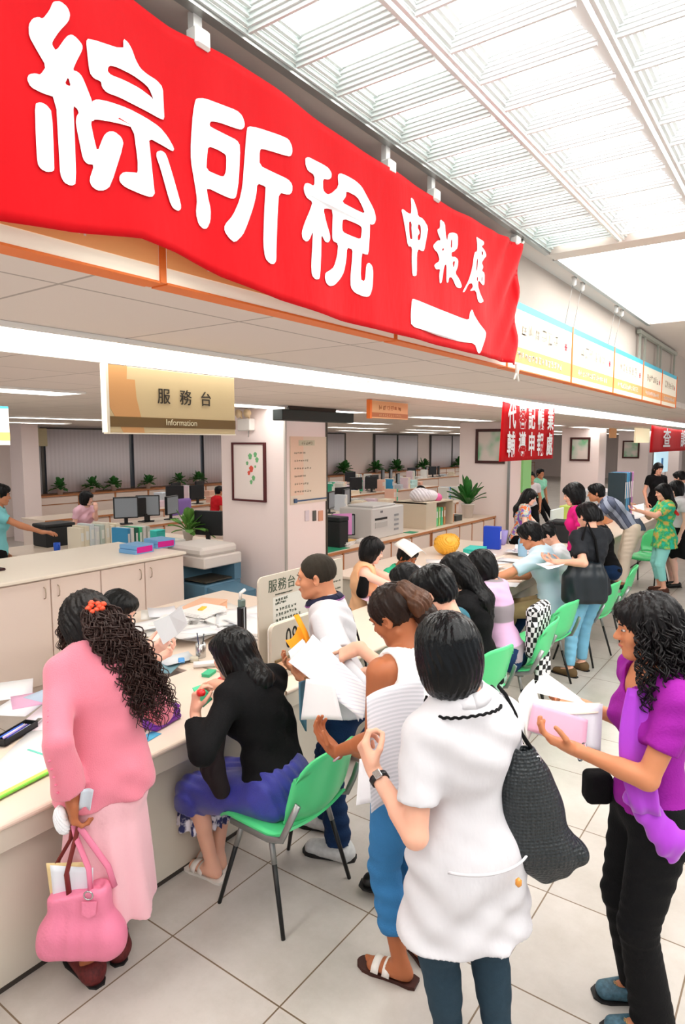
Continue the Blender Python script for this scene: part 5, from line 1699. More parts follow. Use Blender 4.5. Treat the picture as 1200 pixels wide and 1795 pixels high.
mb = MB().lathe((0, 0, 0), [(.001, -.028), (.016, -.02), (.010, 0), (.006, .01), (.001, .026)], 8)
MB().prism([(XS, 3.48, 1.23), (XS, 3.515, 1.23), (XS, 3.510, 1.26), (XS, 3.4975, 1.285), (XS, 3.485, 1.26)], (.001, 0, 0)).build('emblem', mat('emblem_green', (110, 130, 84), .6), t)
for k, z in enumerate((1.18, 1.13, 1.05)):
    mb = MB(); scribble(mb, 3.43, z, .13, .012, 6, XS + .001, .0025, 60 + k); mb.build('lettering', mat('green_grey_ink', (70, 84, 66)), t)
# ------------------------------------------------------------ green waiting chairs
M_green = mat('green_plastic', (84, 214, 136), .32, spec=.5)
M_leg = mat('black_leg', (18, 20, 20), .4)
M_bracket = mat('bracket_grey', (150, 152, 150), .35, metal=.7)
def make_chair(label):
    t = thing('green_chair', label, 'chair', (0, 0, 0), 0, 'green plastic chairs along the counters')
    # seat shell (front = +y)
    P = []
    for i in range(15):
        u = i / 14 * 2 - 1; row = []
        for j in range(15):
            v = j / 14 * 2 - 1
            sc = 1 - .10 * abs(v) ** 4
            x = u * .235 * sc; y = v * .215 * (1 - .06 * u * u)
            z = .445 - .018 * (1 - u * u) + .012 * v - (.03 * max(0, v - .55) ** 2 * 8) + .03 * max(0, -v - .5) ** 2 * 6 - .02 * max(0, abs(u) - .8)
            row.append((x, y + .01, z))
        P.append(row)
    MB().sheet(P, .012).build('seat', M_green, t)
    P = []
    for i in range(19):
        u = i / 18 * 2 - 1; row = []
        for j in range(15):
            v = j / 14
            w = .225 * (1 - .30 * max(0, .35 - v) ** 2 * 6) * (1 - .12 * max(0, v - .7) ** 2 * 10)
            x = u * w * (1 - .02 * v)
            y = -.235 - .085 * v + .065 * u * u + .06 * max(0, .25 - v) ** 2 * 8
            z = .475 + .335 * v - .018 * u * u * v + .0 
            if v > .8: z -= .05 * abs(u) ** 5
            row.append((x, y, z))
        P.append(row)
    MB().sheet(P, .010).build('backrest', M_green, t)
    for s in (-1, 1):
        MB().tube([(s * .235, .12, .425), (s * .238, -.10, .42), (s * .240, -.185, .445), (s * .236, -.225, .53), (s * .222, -.262, .62)], .012, 8, flat=(.5, 1.3)).build('side_bracket', M_bracket, t)
    mb = MB().box((-.19, -.10, .395), (.19, -.07, .42)).box((-.19, .07, .395), (.19, .10, .42)).box((-.20, -.12, .385), (-.17, .12, .425)).box((.17, -.12, .385), (.20, .12, .425))
    mb.build('under_frame', M_bracket, t)
    for sx in (-1, 1):
        for sy in (-1, 1):
            a = np.array((sx * .195, sy * .085, .41)); b = np.array((sx * .245, sy * .195 , 0.0))
            m = a + (b - a) * .28
            l = MB().tube([m, b], [.0115, .0095], 8).build('leg', M_leg, t)
            MB().tube([a, m], [.013, .0125], 8).build('leg_socket', M_bracket, l)
    return t
c0 = make_chair('nearest green plastic chair on black legs under the woman in black')
def place(o, x, y, ang): o.location = (x, y, 0); o.rotation_euler = (0, 0, math.radians(ang))
place(c0, -1.915, 2.20, 90)
for x, y, a, lb in ((-1.86, 4.0, 78, 'green plastic chair of the woman in black top, nearest in the far row'),
                    (-1.80, 4.78, 96, 'green plastic chair with a black and white checked cloth over it'),
                    (-1.86, 5.5, 80, 'green plastic chair behind the man in pale blue shirt'),
                    (-1.78, 7.4, 98, 'green plastic chair right of the woman in jeans with the big black bag'),
                    (-1.95, 10.5, 160, 'empty green chair beside the woman in the green print blouse'),
                    (-1.75, 6.5, 85, 'green plastic chair hidden mostly behind the woman in blue jeans')):
    copy_tree(c0, loc=(x, y, 0), rz=math.radians(a), label=lb)
# ------------------------------------------------------------ people further away
def far(label, f, topm, botm, style='short', sleeve=.5, bottom='trousers', leg=1.93, hem=.05, hrgb=(8, 8, 10), h=.012, bot_kw=None, armhole=False, legs=True, shoes=None, e=.016, neck='round', bot=True, face=True, hemflare=.02, extra=None):
    t = person(label, f)
    body(f, t, h=h, legs=legs, fineh=.006, face=face)
    if bot:
        if bottom == 'trousers': trousers('trousers', f, t, botm, h=h, leg=leg, e=.014, **(bot_kw or {}))
        else: skirt('skirt', f, t, botm, bottom, h=h, **(bot_kw or {}))
    garment('top', f, t, topm, h=h * .9, e=e, sleeve=sleeve, hem=hem, armhole=armhole, neck=neck, hemflare=hemflare)
    hair(f, t, style, hrgb, h=h * .7, amp=.003, extra=extra)
    if shoes is not None and legs:
        for i in (0, 1): shoe(f, i, t, shoes, 'shoe', 'flat', h=.009)
    return t
M_shoeb = mat('black_leather', (16, 15, 16), .35)
c_ = lambda n, rgb, **k: mat(n, rgb, .85, spec=.2, **k)
def far_people():
    # seated clerk in peach vest, forearms forward on the desk
    f = Fig(-3.30, 4.84, (.82, .57), h=1.54, lean=8, hp=18, seat=.43, skin='pale', lh=(np.array((-2.80, 5.25, .78)), (.9, .4, 0), (0, 0, -1), .5), rh=(np.array((-2.78, 5.0, .78)), (.9, .5, 0), (0, 0, -1), .5))
    far('clerk with black bob in peach vest over black top, seated behind the counter', f, c_('peach_cloth', (250, 196, 150)), M_black, 'bob', armhole=True)
    for i in (0, 1): sdf_mesh('undershirt', SDF().u(rc(f.sh[i] - f.up * .03, f.sh[i] - f.up * .17 + (f.neck - f.sh[i]) * .12, .045, .055), .02), .01, M_black, bpy.data.objects[[o.name for o in COL.objects if o.get('label', '').startswith('clerk with black bob')][0]])
    # hat / paper over the head, green top
    f = Fig(-3.30, 5.42, (.8, -.2), h=1.5, lean=16, hp=26, seat=.36, skin='tan')
    far('person in green top with folded white paper cap, behind the counter', f, c_('green_cloth', (64, 200, 150)), M_ddenim, 'short', hem=.04, neck='scoop')
    c = f.head + f.hU * .112
    a, b = f.hR, f.hF
    rows = [[c + a * u * .105 + b * v * .125 + f.hU * (.035 - .06 * abs(u) ** 1.6 - .02 * max(0, -v)) for v in np.linspace(-1, 1, 7)] for u in np.linspace(-1, 1, 9)]
    tag(MB().sheet(rows, .003).build('paper_hat', mat('paper_hat', (250, 246, 240), .8)), 'white folded paper cap worn low on the head in the middle of the queue', 'hat')
    # small dark head
    f = Fig(-1.85, 3.44, (-.9, .2), seat=.55, h=1.54, lean=12, hp=26, skin='mid')
    far('dark-haired person bending low between the polo shirt and the queue', f, c_('olive_cloth', (70, 84, 74)), M_ddenim, 'short', sleeve=.5)
    # black top leaning at the counter
    f = Fig(-1.76, 4.10, (-.90, -.2), h=1.70, lean=13, hp=32, seat=.46, skin='pale', feetfwd=.02, lh=(np.array((-2.22, 3.9, .80)), (-.9, .1, 0), (0, 0, -1), .5), rh=(np.array((-2.20, 4.25, .80)), (-.9, .1, 0), (0, 0, -1), .5))
    far('woman in black top with long black hair bent over the counter, seated', f, M_black, c_('pale_green_jeans', (170, 214, 190)), 'long', sleeve=1.4)
    f = Fig(-1.80, 4.62, (-.95, -.05), h=1.60, lean=16, hp=28, seat=.46, skin='light', feetfwd=.02, lh=(np.array((-2.42, 4.62, .76)), (-.9, .1, 0), (0, 0, -1), .5), rh=(np.array((-2.40, 4.95, .78)), (-.9, .1, 0), (0, 0, -1), .5))
    far('woman in lilac and grey banded top with black shoulder-length hair, seated', f, ramp_mat('lilac_band', 'wave', (150, 140, 146), (222, 180, 216), 1.1, .85, .4, (1, 1, 1)), M_ddenim, 'bob', sleeve=.6)
    # seated man in pale blue
    f = Fig(-1.98, 6.28, (-.97, -.15), h=1.68, lean=18, hp=26, seat=.46, sex='m', skin='mid', feetfwd=.05, lh=(np.array((-2.52, 5.72, .77)), (-.9, .0, 0), (0, 0, -1), .6), rh=(np.array((-2.45, 6.15, .78)), (-.9, .1, 0), (0, 0, -1), .5))
    far('man in pale blue shirt and khaki trousers writing at the counter', f, c_('pale_blue_cloth', (196, 222, 238)), c_('khaki', (150, 132, 96)), 'short', sleeve=.8, hem=.08, e=.024, shoes=M_shoeb)
    f = Fig(-2.0, 6.72, (-.95, -.3), h=1.58, lean=14, hp=34, seat=.46, skin='light', lh=(np.array((-2.45, 6.6, .77)), (-.9, .0, 0), (0, 0, -1), .6))
    far('woman with black hair in a high knot looking down at the counter', f, c_('pale_grey_cloth', (220, 222, 226)), M_ddenim, 'bun')
    # jeans woman with big black bag
    f = Fig(-1.60, 6.08, (-.80, .45), h=1.555, lean=2, hp=18, skin='light', girth=1.02, lh=(W(975, 985, 5.75), (-.9, -.2, .1), (.1, .1, .9), .6), rh=(W(985, 985, 6.0), (-.9, -.2, .1), (.1, .1, .9), .6), feet=[(-1.70, 5.90, -.9, .2), (-1.66, 6.14, -.9, .3)])
    far('woman in black printed t-shirt and pale blue jeans holding papers, standing with her back turned', f, mat('black_print', (26, 30, 36), .85, vary=(30, .5)), mat('light_denim', (118, 178, 206), .85, vary=(7, .3)), 'short', sleeve=.7, hem=.08, e=.026, shoes=mat('brown_suede', (96, 74, 44), .8))
    # clerk in floral top
    f = Fig(-3.36, 8.95, (.8, .4), h=1.46, lean=10, hp=24, skin='pale', lh=(np.array((-3.0, 9.0, .85)), (.8, -.2, 0), (0, 0, -1), .5), rh=(np.array((-3.0, 8.7, .85)), (.8, .2, 0), (0, 0, -1), .5))
    far('clerk in multicoloured floral top with black hair behind the counter', f, ramp_mat('floral_cloth', 'noise', (236, 120, 70), (130, 190, 190), 16, .85, .5, extra=[(.45, (240, 220, 200)), (.6, (150, 90, 190))]), M_black, 'long')
    f = Fig(-2.12, 7.55, (-.9, -.35), h=1.64, lean=4, hp=16, skin='light')
    far('woman in magenta top with black bob facing the counter', f, c_('magenta_cloth', (214, 30, 124)), M_black, 'bob')
    # striped man bending over
    f = Fig(-2.2, 10.1, (-.95, -.30), h=1.70, lean=50, hp=10, sex='m', skin='mid', shift=(0, -.12), lh=(np.array((-2.75, 9.5, .85)), (-.4, -.4, -.6), (0, 0, -1), .6), rh=(np.array((-2.8, 9.95, .85)), (-.4, -.2, -.7), (0, 0, -1), .6), lhint=(-.2, -.6, -.4), rhint=(0, .6, -.4), feet=[(-2.16, 9.95, -.9, -.2), (-2.2, 10.2, -.9, -.2)])
    far('man in blue-grey striped shirt and cream trousers bending over the counter', f, ramp_mat('striped_cloth', 'wave', (40, 48, 70), (150, 158, 178), 4.2, .85, .55, (1, .1, .7), extra=[(.2, (84, 92, 116))], direction='DIAGONAL'), c_('cream_trousers', (224, 208, 190)), 'short', sleeve=.7, hem=.04, e=.03, shoes=M_shoeb, bot_kw=dict(flare=.03, girth=1.1))
    f = Fig(-2.0, 8.5, (-.9, -.1), h=1.6, lean=16, hp=24, seat=.46, skin='mid')
    far('person in black shirt seated behind the standing woman with the big bag', f, M_black, M_ddenim, 'short')
    # green print blouse
    f = Fig(-1.66, 10.1, (-.90, -.50), h=1.52, lean=2, hp=14, skin='light', girth=1.12, lh=(W(1118, 895, 9.0), (-.9, -.4, .1), (.1, .1, .9), .6), rh=(W(1122, 890, 9.4), (-.9, -.4, .1), (.1, .1, .9), .6))
    far('woman in green print blouse and aqua cropped trousers with a red strap', f, ramp_mat('green_print', 'noise', (40, 168, 110), (120, 200, 110), 14, .85, .5, extra=[(.62, (214, 180, 90)), (.4, (40, 190, 160))]), c_('aqua_trousers', (150, 226, 220)), 'long', sleeve=.7, hem=.16, leg=1.7, shoes=c_('brown_sandal', (80, 50, 40)), hemflare=.04)
    S = SDF(); S.u(rc(f.neck - f.R * .02 - f.F * .05 - Z3 * .03, f.sh[0] - f.F * .10 - Z3 * .10, .03, .028, f.up, .5))
    o = sdf_mesh('shoulder_strap', S, .009, mat('red_strap', (216, 40, 36), .5)); tag(o, 'wide red bag strap over the green print blouse', 'strap')
    f = Fig(-1.58, 10.6, (-.9, -.55), h=1.54, lean=2, hp=12, skin='pale')
    far('woman in white blouse and black skirt behind the green print blouse at the right edge', f, M_whitec, M_black, 'bob', bottom=.45, bot_kw=dict(r1=.16), shoes=M_shoeb)
    f = Fig(-1.2, 13.2, (.3, -.9), h=1.62, skin='pale')
    far('smiling woman in white facing the camera at the far right', f, M_whitec, M_black, 'bob', h=.014)
    f = Fig(-1.9, 13.5, (-.9, .2), h=1.58, lean=8, hp=20, skin='light')
    far('far person in white shirt near the red banner, turned to the counter', f, M_whitec, M_black, 'short', h=.014)
    # office staff
    f = Fig(-7.6, 3.72, (.5, .85), h=1.62, lean=4, hp=10, skin='mid', rh=(np.array((-7.1, 4.25, .98)), (.7, .6, 0), (0, 0, -1), .4))
    far('office worker in aqua shirt and black trousers at the left edge', f, c_('aqua_shirt', (130, 206, 212)), M_black, 'short')
    f = Fig(-9.9, 6.3, (.85, .2), h=1.55, lean=6, hp=10, hy=20, seat=.46, skin='pale', lh=(np.array((-9.55, 6.32, 1.02)), (-.1, .0, .9), (-.8, 0, 0), .9))
    far('office worker in pink blouse resting her chin on her hand by the monitors', f, c_('soft_pink_cloth', (236, 190, 206)), M_black, 'bob', h=.014)
    f = Fig(-10.4, 9.7, (.2, .9), h=1.42, lean=16, seat=.42, skin='mid')
    far('office worker in red sweater far behind at left of the pillar', f, c_('red_sweater', (214, 34, 44)), M_black, 'short', h=.016, face=False)
    f = Fig(-6.4, 11.42, (.8, -.3), h=1.5, lean=8, hp=24, seat=.46, skin='mid')
    far('office worker in pale pink shirt seated behind the laser printer', f, c_('pale_pink_cloth', (240, 196, 214)), M_black, 'short', h=.016, face=False)
    f = Fig(-5.27, 14.7, (.5, -.8), h=1.62, lean=4, seat=.56, skin='mid')
    far('office worker in white shirt seated beyond the second pillar', f, M_whitec, M_black, 'short', h=.016, face=False)
    f = Fig(-5.8, 16.8, (.8, -.5), h=1.60, lean=4, seat=.56, skin='mid')
    far('office worker in mint shirt seated beyond the second pillar', f, c_('mint_cloth', (150, 226, 196)), M_black, 'short', h=.016, face=False)
    f = Fig(-2.75, 15.4, (.6, -.7), h=1.66, lean=2, hp=14, skin='light')
    far('person in black with long black hair standing beside the upright blue folders', f, M_black, M_black, 'long', h=.016)
far_people()
# ------------------------------------------------------------ things held, hung and carried
# pink handbag
def handbag():
    hd = F['pink'].wr[0] + F['pink'].hd[0] * .075
    base = W(128, 1662, 2.30)
    c = np.array((hd[0] - .005, hd[1], .36))
    r = nrm((_cy, _sy, 0)); r = nrm(r * .96 + np.array((0, 0, 0))); n = np.cross(r, Z3)
    t = thing('handbag', 'pink gathered leather handbag hanging from the hand of the woman in pink', 'bag', c)
    S = SDF(); AX = np.stack([r, n, Z3])
    c2 = c + r * .015
    S.u(rbox(c2 - Z3 * .085, (.158, .058, .085), AX, .06))
    S.u(rbox(c2 + Z3 * .02, (.118, .045, .12), AX, .04), .05)
    S.u(ell(c2 + r * .135 - Z3 * .09, (.035, .05, .055), AX), .02)
    S.u(ell(c2 - r * .13 - Z3 * .10, (.035, .05, .06), AX), .03)
    S.sub(rbox(c2 + Z3 * .16 - r * .01, (.10, .022, .05), AX, .015), .01)
    S.cut(plane(c2 + Z3 * .115 + r * .02, Z3 - r * .25), .012)
    def ds(P):
        q = P - c2; x = q @ r; z = q @ Z3
        return .0045 * np.sin((x - .15 * z) * 75 + 2 * np.sin(x * 21)) * np.clip((z + .17) / .12, 0, 1) * np.clip((.12 - z) / .2, .15, 1) + wav(P, r + Z3 * .5, .09, .004, 3)
    S.noise(ds, .014)
    M_bag = mat('pink_leather', (232, 128, 160), .42, spec=.5, bump=(90, .2), vary=(5, .08))
    sdf_mesh('bag_body', S, .006, M_bag, t)
    top = c2 + Z3 * .10
    g = hd - Z3 * .02
    for s_, m_, ox in ((-1, mat('strap_maroon', (120, 40, 36), .5), -.10), (1, M_bag, .055)):
        pts = [top + r * ox + n * .03 * s_ - Z3 * .0, top + r * (ox * .85) + n * .02 * s_ + Z3 * .10, g + r * .01 * s_ - Z3 * .06, g, g - Z3 * .01 + r * .02, top + r * (ox + .06) * .9 - n * .02 * s_ + Z3 * .08, top + r * (ox + .07) - n * .02 * s_]
        MB().tube(pts, .008, 8, flat=(1.4, .5)).build('bag_handle', m_, t)
    ring = [top + r * .055 + n * .055 + Z3 * .02 + (r * math.cos(a) + Z3 * math.sin(a)) * .016 for a in np.linspace(0, 6.28, 17)]
    MB().tube(ring, .003, 6, caps=False).build('ring', M_steel, t)
    MB().prism([top + r * .03 + n * .052 - Z3 * .005, top + r * .085 + n * .052 - Z3 * .005, top + r * .08 + n * .056 - Z3 * .05, top + r * .055 + n * .058 - Z3 * .065, top + r * .03 + n * .056 - Z3 * .05], n * .004).build('tab', M_bag, t)
    # pocket roll at the lower right
    # papers and envelope sticking out
    paper('envelope', [c2 - r * .095 - Z3 * .02 + n * .0, c2 + r * .045 - Z3 * .0, c2 + r * .055 + Z3 * .19, c2 - r * .105 + Z3 * .20], 'white printed envelope sticking out of the pink handbag', 'envelope', (232, 236, 244))
    paper('card_folder', [c2 - r * .11 - Z3 * .0 - n * .012, c2 + r * .03 - Z3 * .0 - n * .012, c2 + r * .03 + Z3 * .205 - n * .012, c2 - r * .125 + Z3 * .20 - n * .012], 'yellowish card folder behind the envelope in the pink handbag', 'folder', (240, 214, 160))
    # crumpled tissue and tag by the hand
    S = SDF(); q = hd - r * .045 + Z3 * .0
    S.u(ell(q, (.03, .02, .045))); S.u(ell(q - Z3 * .03 + r * .01, (.028, .02, .03)), .01); S.noise(lambda P: wav(P, (1, .4, .8), .02, .006, 1, sharp=True), .01)
    tag(sdf_mesh('tissue', S, .004, mat('tissue_white', (244, 244, 248), .8)), 'crumpled white tissue held with the pink handbag', 'tissue')
    q = hd + r * .055 + Z3 * .075
    tag(MB().sheet([[q + r * (.022 * u) + Z3 * (v * .045) + n * (.012 * u * u + .01 * v) + r * .012 * v for v in np.linspace(-1, 1, 7)] for u in np.linspace(-1, 1, 7)], .002).build('slip', mat('pale_slip', (214, 226, 238), .6)), 'pale blue slip tucked at the sleeve cuff above the pink handbag', 'paper')
handbag()

def tote():
    c = W(950, 1430, 1.92)
    r = nrm((_cy, _sy, 0)); r = nrm(rot(r, Z3, math.radians(8))); n = np.cross(r, Z3)
    t = thing('tote_bag', 'large black woven tote bag hanging from the shoulder of the white long shirt', 'bag', c)
    M_wov = bpy.data.materials.new('woven_black'); M_wov.use_nodes = True; nt = M_wov.node_tree; b = nt.nodes['Principled BSDF']
    b.inputs['Base Color'].default_value = lin((22, 30, 34)) + (1,); b.inputs['Roughness'].default_value = .42
    tc = nt.nodes.new('ShaderNodeTexCoord'); vo = nt.nodes.new('ShaderNodeTexVoronoi'); vo.inputs['Scale'].default_value = 95; vo.inputs['Randomness'].default_value = .25
    nt.links.new(tc.outputs['Object'], vo.inputs['Vector'])
    bp = nt.nodes.new('ShaderNodeBump'); bp.inputs['Strength'].default_value = 1.0; bp.inputs['Distance'].default_value = .006
    nt.links.new(vo.outputs[0], bp.inputs['Height']); nt.links.new(bp.outputs[0], b.inputs['Normal'])
    # outline in the r / z plane measured from the bag centre
    S = SDF()
    pt = lambda px, py: W(px, py, 1.92)
    wpts = [(917, 1325, .044, .030), (928, 1370, .060, .036), (938, 1420, .078, .046), (946, 1468, .096, .055)]
    for a, b_ in zip(wpts[:-1], wpts[1:]):
        S.u(rc(pt(a[0], a[1]), pt(b_[0], b_[1]), a[2], b_[2], n, .55), .04)
    S.u(rc(pt(908, 1488), pt(1008, 1498), .05, .040, n, .9), .05)
    S.u(rc(pt(958, 1500), pt(966, 1528), .05, .032, n, .8), .05)
    S.u(rc(pt(900, 1360), pt(905, 1470), .025, .05, n, .9), .05)
    S.sub(rc(pt(915, 1290), pt(917, 1322), .030, .018, n, .7), .01)
    S.noise(lambda P: wav(P, r * 1 + Z3 * .25, .10, .006, 2), .012)
    sdf_mesh('bag_body', S, .0055, M_wov, t)
    sh = F['white'].sh[1]
    nk = F['white'].neck
    top = sh * .55 + nk * .45 + F['white'].up * .062
    for k, (ox, a, b_) in enumerate(((0, (898, 1325), .0), (1, (930, 1310), .012))):
        p0 = pt(*a)
        pts = [p0, W(903 + 10 * k, 1285, 1.91), W(890 + 12 * k, 1250, 1.90), W(874 + 12 * k, 1218, 1.915), W(862 + 12 * k, 1204, 1.96), W(868 + 12 * k, 1212, 2.02), W(890 + 8 * k, 1260, 2.04), W(915 + 10 * k, 1305, 2.0)]
        MB().tube(pts, .0075, 8, flat=(1.0, .8)).build('bag_handle', M_black, t)
    q = pt(940, 1328)
    MB().tube([q + (r * math.cos(a) + Z3 * math.sin(a)) * .009 + n * .01 for a in np.linspace(0, 6.28, 14)], .0028, 6, caps=False).build('ring', M_steel, t)
    MB().tube([q + Z3 * .02, q + Z3 * .005 - r * .004, q], .003, 6).build('ring', M_steel, t)
tote()

def big_bag():
    c = W(1024, 1024, 5.72)
    r = nrm((_cy, _sy, 0)); n = np.cross(r, Z3); AX = np.stack([r, n, Z3])
    t = thing('shoulder_bag', 'large soft black shoulder bag on the woman in pale jeans', 'bag', c)
    S = SDF()
    S.u(rbox(c - Z3 * .03, (.20, .07, .15), AX, .06)); S.u(rbox(c + Z3 * .06, (.16, .05, .14), AX, .05), .05)
    S.noise(lambda P: wav(P, r, .12, .008, 2), .012)
    sdf_mesh('bag_body', S, .012, mat('dark_teal_black', (14, 26, 34), .45, spec=.5), t)
    MB().tube([c + Z3 * .16 - r * .10, c + Z3 * .42 - r * .03, c + Z3 * .55 + r * .02 - n * .05, c + Z3 * .40 + r * .08, c + Z3 * .16 + r * .12], .012, 6).build('strap', M_black, t)
big_bag()

# papers in hands ---------------------------------------------------
def ray_pts(pix, hs): return [W(p[0], p[1], h) for p, h in zip(pix, hs)]
M_form = mat('form_white', (247, 247, 250), .8, spec=.15)
paper('document', ray_pts([(505, 1160), (548, 1112), (645, 1205), (635, 1262)], (2.94, 3.02, 2.70, 2.66)), 'large white printed form held open in front of the white polo shirt', m=ramp_mat('form_lines', 'wave', (226, 226, 236), (246, 246, 250), 24, .8, .28, (.03, .03, 1)), bend=.012)
paper('document', ray_pts([(560, 1122), (580, 1112), (645, 1190), (628, 1265)], (3.0, 3.02, 2.74, 2.70)), 'second sheet of the form slanting towards the ponytailed woman', rgb=(238, 240, 246), bend=-.008)
paper('document', ray_pts([(536, 1190), (585, 1198), (600, 1263), (527, 1262)], (2.80, 2.76, 2.70, 2.80)), 'small white sheet held between two fingers below the big form', rgb=(250, 250, 252), bend=.01)
paper('document', ray_pts([(505, 1142), (530, 1120), (545, 1140), (512, 1165)], (3.06, 3.1, 3.08, 3.04)), 'white sheet sticking out under the orange envelope', rgb=(250, 250, 252))
e_ = paper('envelope', ray_pts([(500, 1122), (522, 1098), (536, 1112), (512, 1140)], (3.16, 3.22, 3.16, 3.10)), 'orange paper envelope in the hand of the man in white polo shirt', 'envelope', (250, 158, 40), bend=.03, t=.003)
MB().tube([W(519, 1078, 3.2), W(534, 1108, 3.15), W(547, 1146, 3.08)], .013, 8, flat=(1.3, .5)).build('flap', mat('paper_250_158_40', (250, 158, 40)), e_)
e_.children[0].matrix_parent_inverse = Matrix()
paper('card_folder', ray_pts([(524, 1196), (536, 1192), (536, 1282), (526, 1262)], (3.0, 3.05, 3.05, 3.0)), 'blue-grey folder edge below the forearm of the man in polo shirt', 'folder', (92, 132, 156), t=.008)
# newsprint sheet held by the woman in white
M_news = ramp_mat('newsprint', 'wave', (214, 216, 222), (232, 232, 238), 22, .85, .5, (.05, .05, 1), direction='Z')
paper('large_sheet', ray_pts([(642, 1222), (742, 1190), (745, 1395), (650, 1425)], (2.06, 2.16, 2.14, 2.04)), 'big grey printed sheet held up by the woman in white with the wristwatch', m=M_news, bend=.03, nx=14, ny=14, wavy=.002)
paper('document', ray_pts([(630, 1330), (700, 1330), (712, 1400), (624, 1412)], (2.20, 2.25, 2.20, 2.14)), 'white sheet behind the big grey printed sheet', rgb=(250, 248, 250), bend=.015)
# bundle of forms held by the woman in purple
def fm(pix, hs, rgb, lb, **k): return paper('form_sheet', ray_pts(pix, hs), lb, rgb=rgb, **k)
fm([(908, 1225), (935, 1190), (952, 1260), (925, 1300)], (2.26, 2.30, 2.28, 2.24), (250, 248, 244), 'white form at the left of the bundle held by the woman in purple', bend=.01)
fm([(930, 1212), (955, 1178), (1015, 1222), (1045, 1240)], (2.36, 2.40, 2.38, 2.34), (252, 250, 246), 'upright cream sheet fanned at the back of the bundle', bend=.02)
fm([(926, 1222), (1052, 1232), (1048, 1250), (930, 1248)], (2.34, 2.30, 2.26, 2.28), (236, 224, 206), 'beige edge sheet across the top of the bundle', bend=.01)
fm([(928, 1228), (1056, 1234), (1052, 1320), (922, 1282)], (2.30, 2.27, 2.23, 2.26), (240, 242, 248), 'white backing sheet of the bundle behind the pink form', bend=.008)
fm([(934, 1232), (1030, 1262), (1026, 1312), (924, 1280)], (2.27, 2.24, 2.21, 2.25), (246, 190, 216), 'pink form in front of the bundle held by the woman in purple', bend=.006)
# small black purse by the purple hip
S = SDF(); q = W(1046, 1378, 2.32)
S.u(rbox(q, (.05, .04, .06), np.stack([nrm((_cy, _sy, 0)), nrm((_sy, -_cy, 0)), Z3]), .025)); S.noise(lambda P: wav(P, (1, 1, 1), .05, .003, 1), .006)
tag(sdf_mesh('purse', S, .006, M_black), 'small black purse held against the purple stole', 'purse')
# clerk's folded paper
a, b, c, d, e2, f2 = [W(*p) for p in ((268, 1090, 3.30), (296, 1078, 3.22), (312, 1112, 3.16), (286, 1130, 3.20), (318, 1062, 3.12), (329, 1094, 3.06))]
o = MB().sheet([[a, d], [b, c]], .0015, smooth=False).sheet([[b, c], [e2, f2]], .0015, smooth=False).build('folded_paper', mat('pale_grey_paper', (216, 222, 226), .7))
tag(o, 'pale grey folded leaflet in the hand of the clerk', 'paper')
# papers held by the jeans woman, striped man's and green woman's
paper('document', ray_pts([(938, 988), (968, 982), (996, 985), (960, 998)], (5.9, 6.0, 5.7, 5.6)), 'white papers in the hands of the woman in pale jeans', bend=.01)
paper('document', ray_pts([(1108, 886), (1128, 882), (1130, 905), (1112, 910)], (9.2, 9.3, 9.0, 9.0)), 'white papers in the hands of the woman in green print', bend=.01)
# seal box and red cap in the hand of the seated woman
hd = F['seated'].wr[0] + F['seated'].hd[0] * .08
t = thing('savings_book', 'small mint green booklet held by the woman in black', 'booklet', hd)
paper('cover', ray_pts([(337, 1206), (356, 1199), (372, 1226), (356, 1240)], (2.92, 2.98, 2.92, 2.86)), '', rgb=(96, 220, 170), t=.004, parent=t)
q = W(352, 1213, 2.83)
tag(MB().lathe(q - Z3 * .012, [(.004, -.006), (.019, -.002), (.021, .010), (.017, .020), (.004, .024)], 14).build('ink_pad', mat('red_gloss', (214, 24, 24), .3, spec=.6)), 'round red ink pad lid on the mint booklet', 'ink pad')
# checked cloth over a chair back
S = SDF(); q = np.array((-1.62, 4.78, .72))
S.u(rbox(q, (.05, .17, .20), None, .05)); S.u(rbox(q + np.array((.03, .02, -.25)), (.035, .10, .2), None, .03), .04); S.noise(lambda P: wav(P, (0, 1, .3), .09, .012, 2), .02)
tag(sdf_mesh('checked_jacket', S, .01, ramp_mat('check_cloth', 'checker', (20, 20, 22), (236, 236, 236), 26, .85)), 'black and white checked jacket draped over a green chair back', 'jacket')
# ------------------------------------------------------------ office equipment and clutter
rnd = random.Random(11)
M_mon = mat('monitor_black', (26, 28, 32), .4)
M_screen = mat('screen_grey', (150, 160, 170), .25)
M_beige = mat('machine_beige', (226, 220, 214), .5)
M_leaf = mat('leaf_green', (44, 110, 40), .5, vary=(12, .4))
M_leaf2 = mat('leaf_light', (96, 150, 60), .5, vary=(12, .4))
M_pot = mat('pot_white', (236, 226, 220), .4)
M_soil = mat('soil', (60, 42, 30), .9)
def at(px, py, z):
    p = GZ(px, py, z); d = _ray(px, py); h = -p[0] * _sy + p[1] * _cy
    return p, h / 1146.0
def lbl(o, label, cat, group=None): return tag(o, label, cat, group)

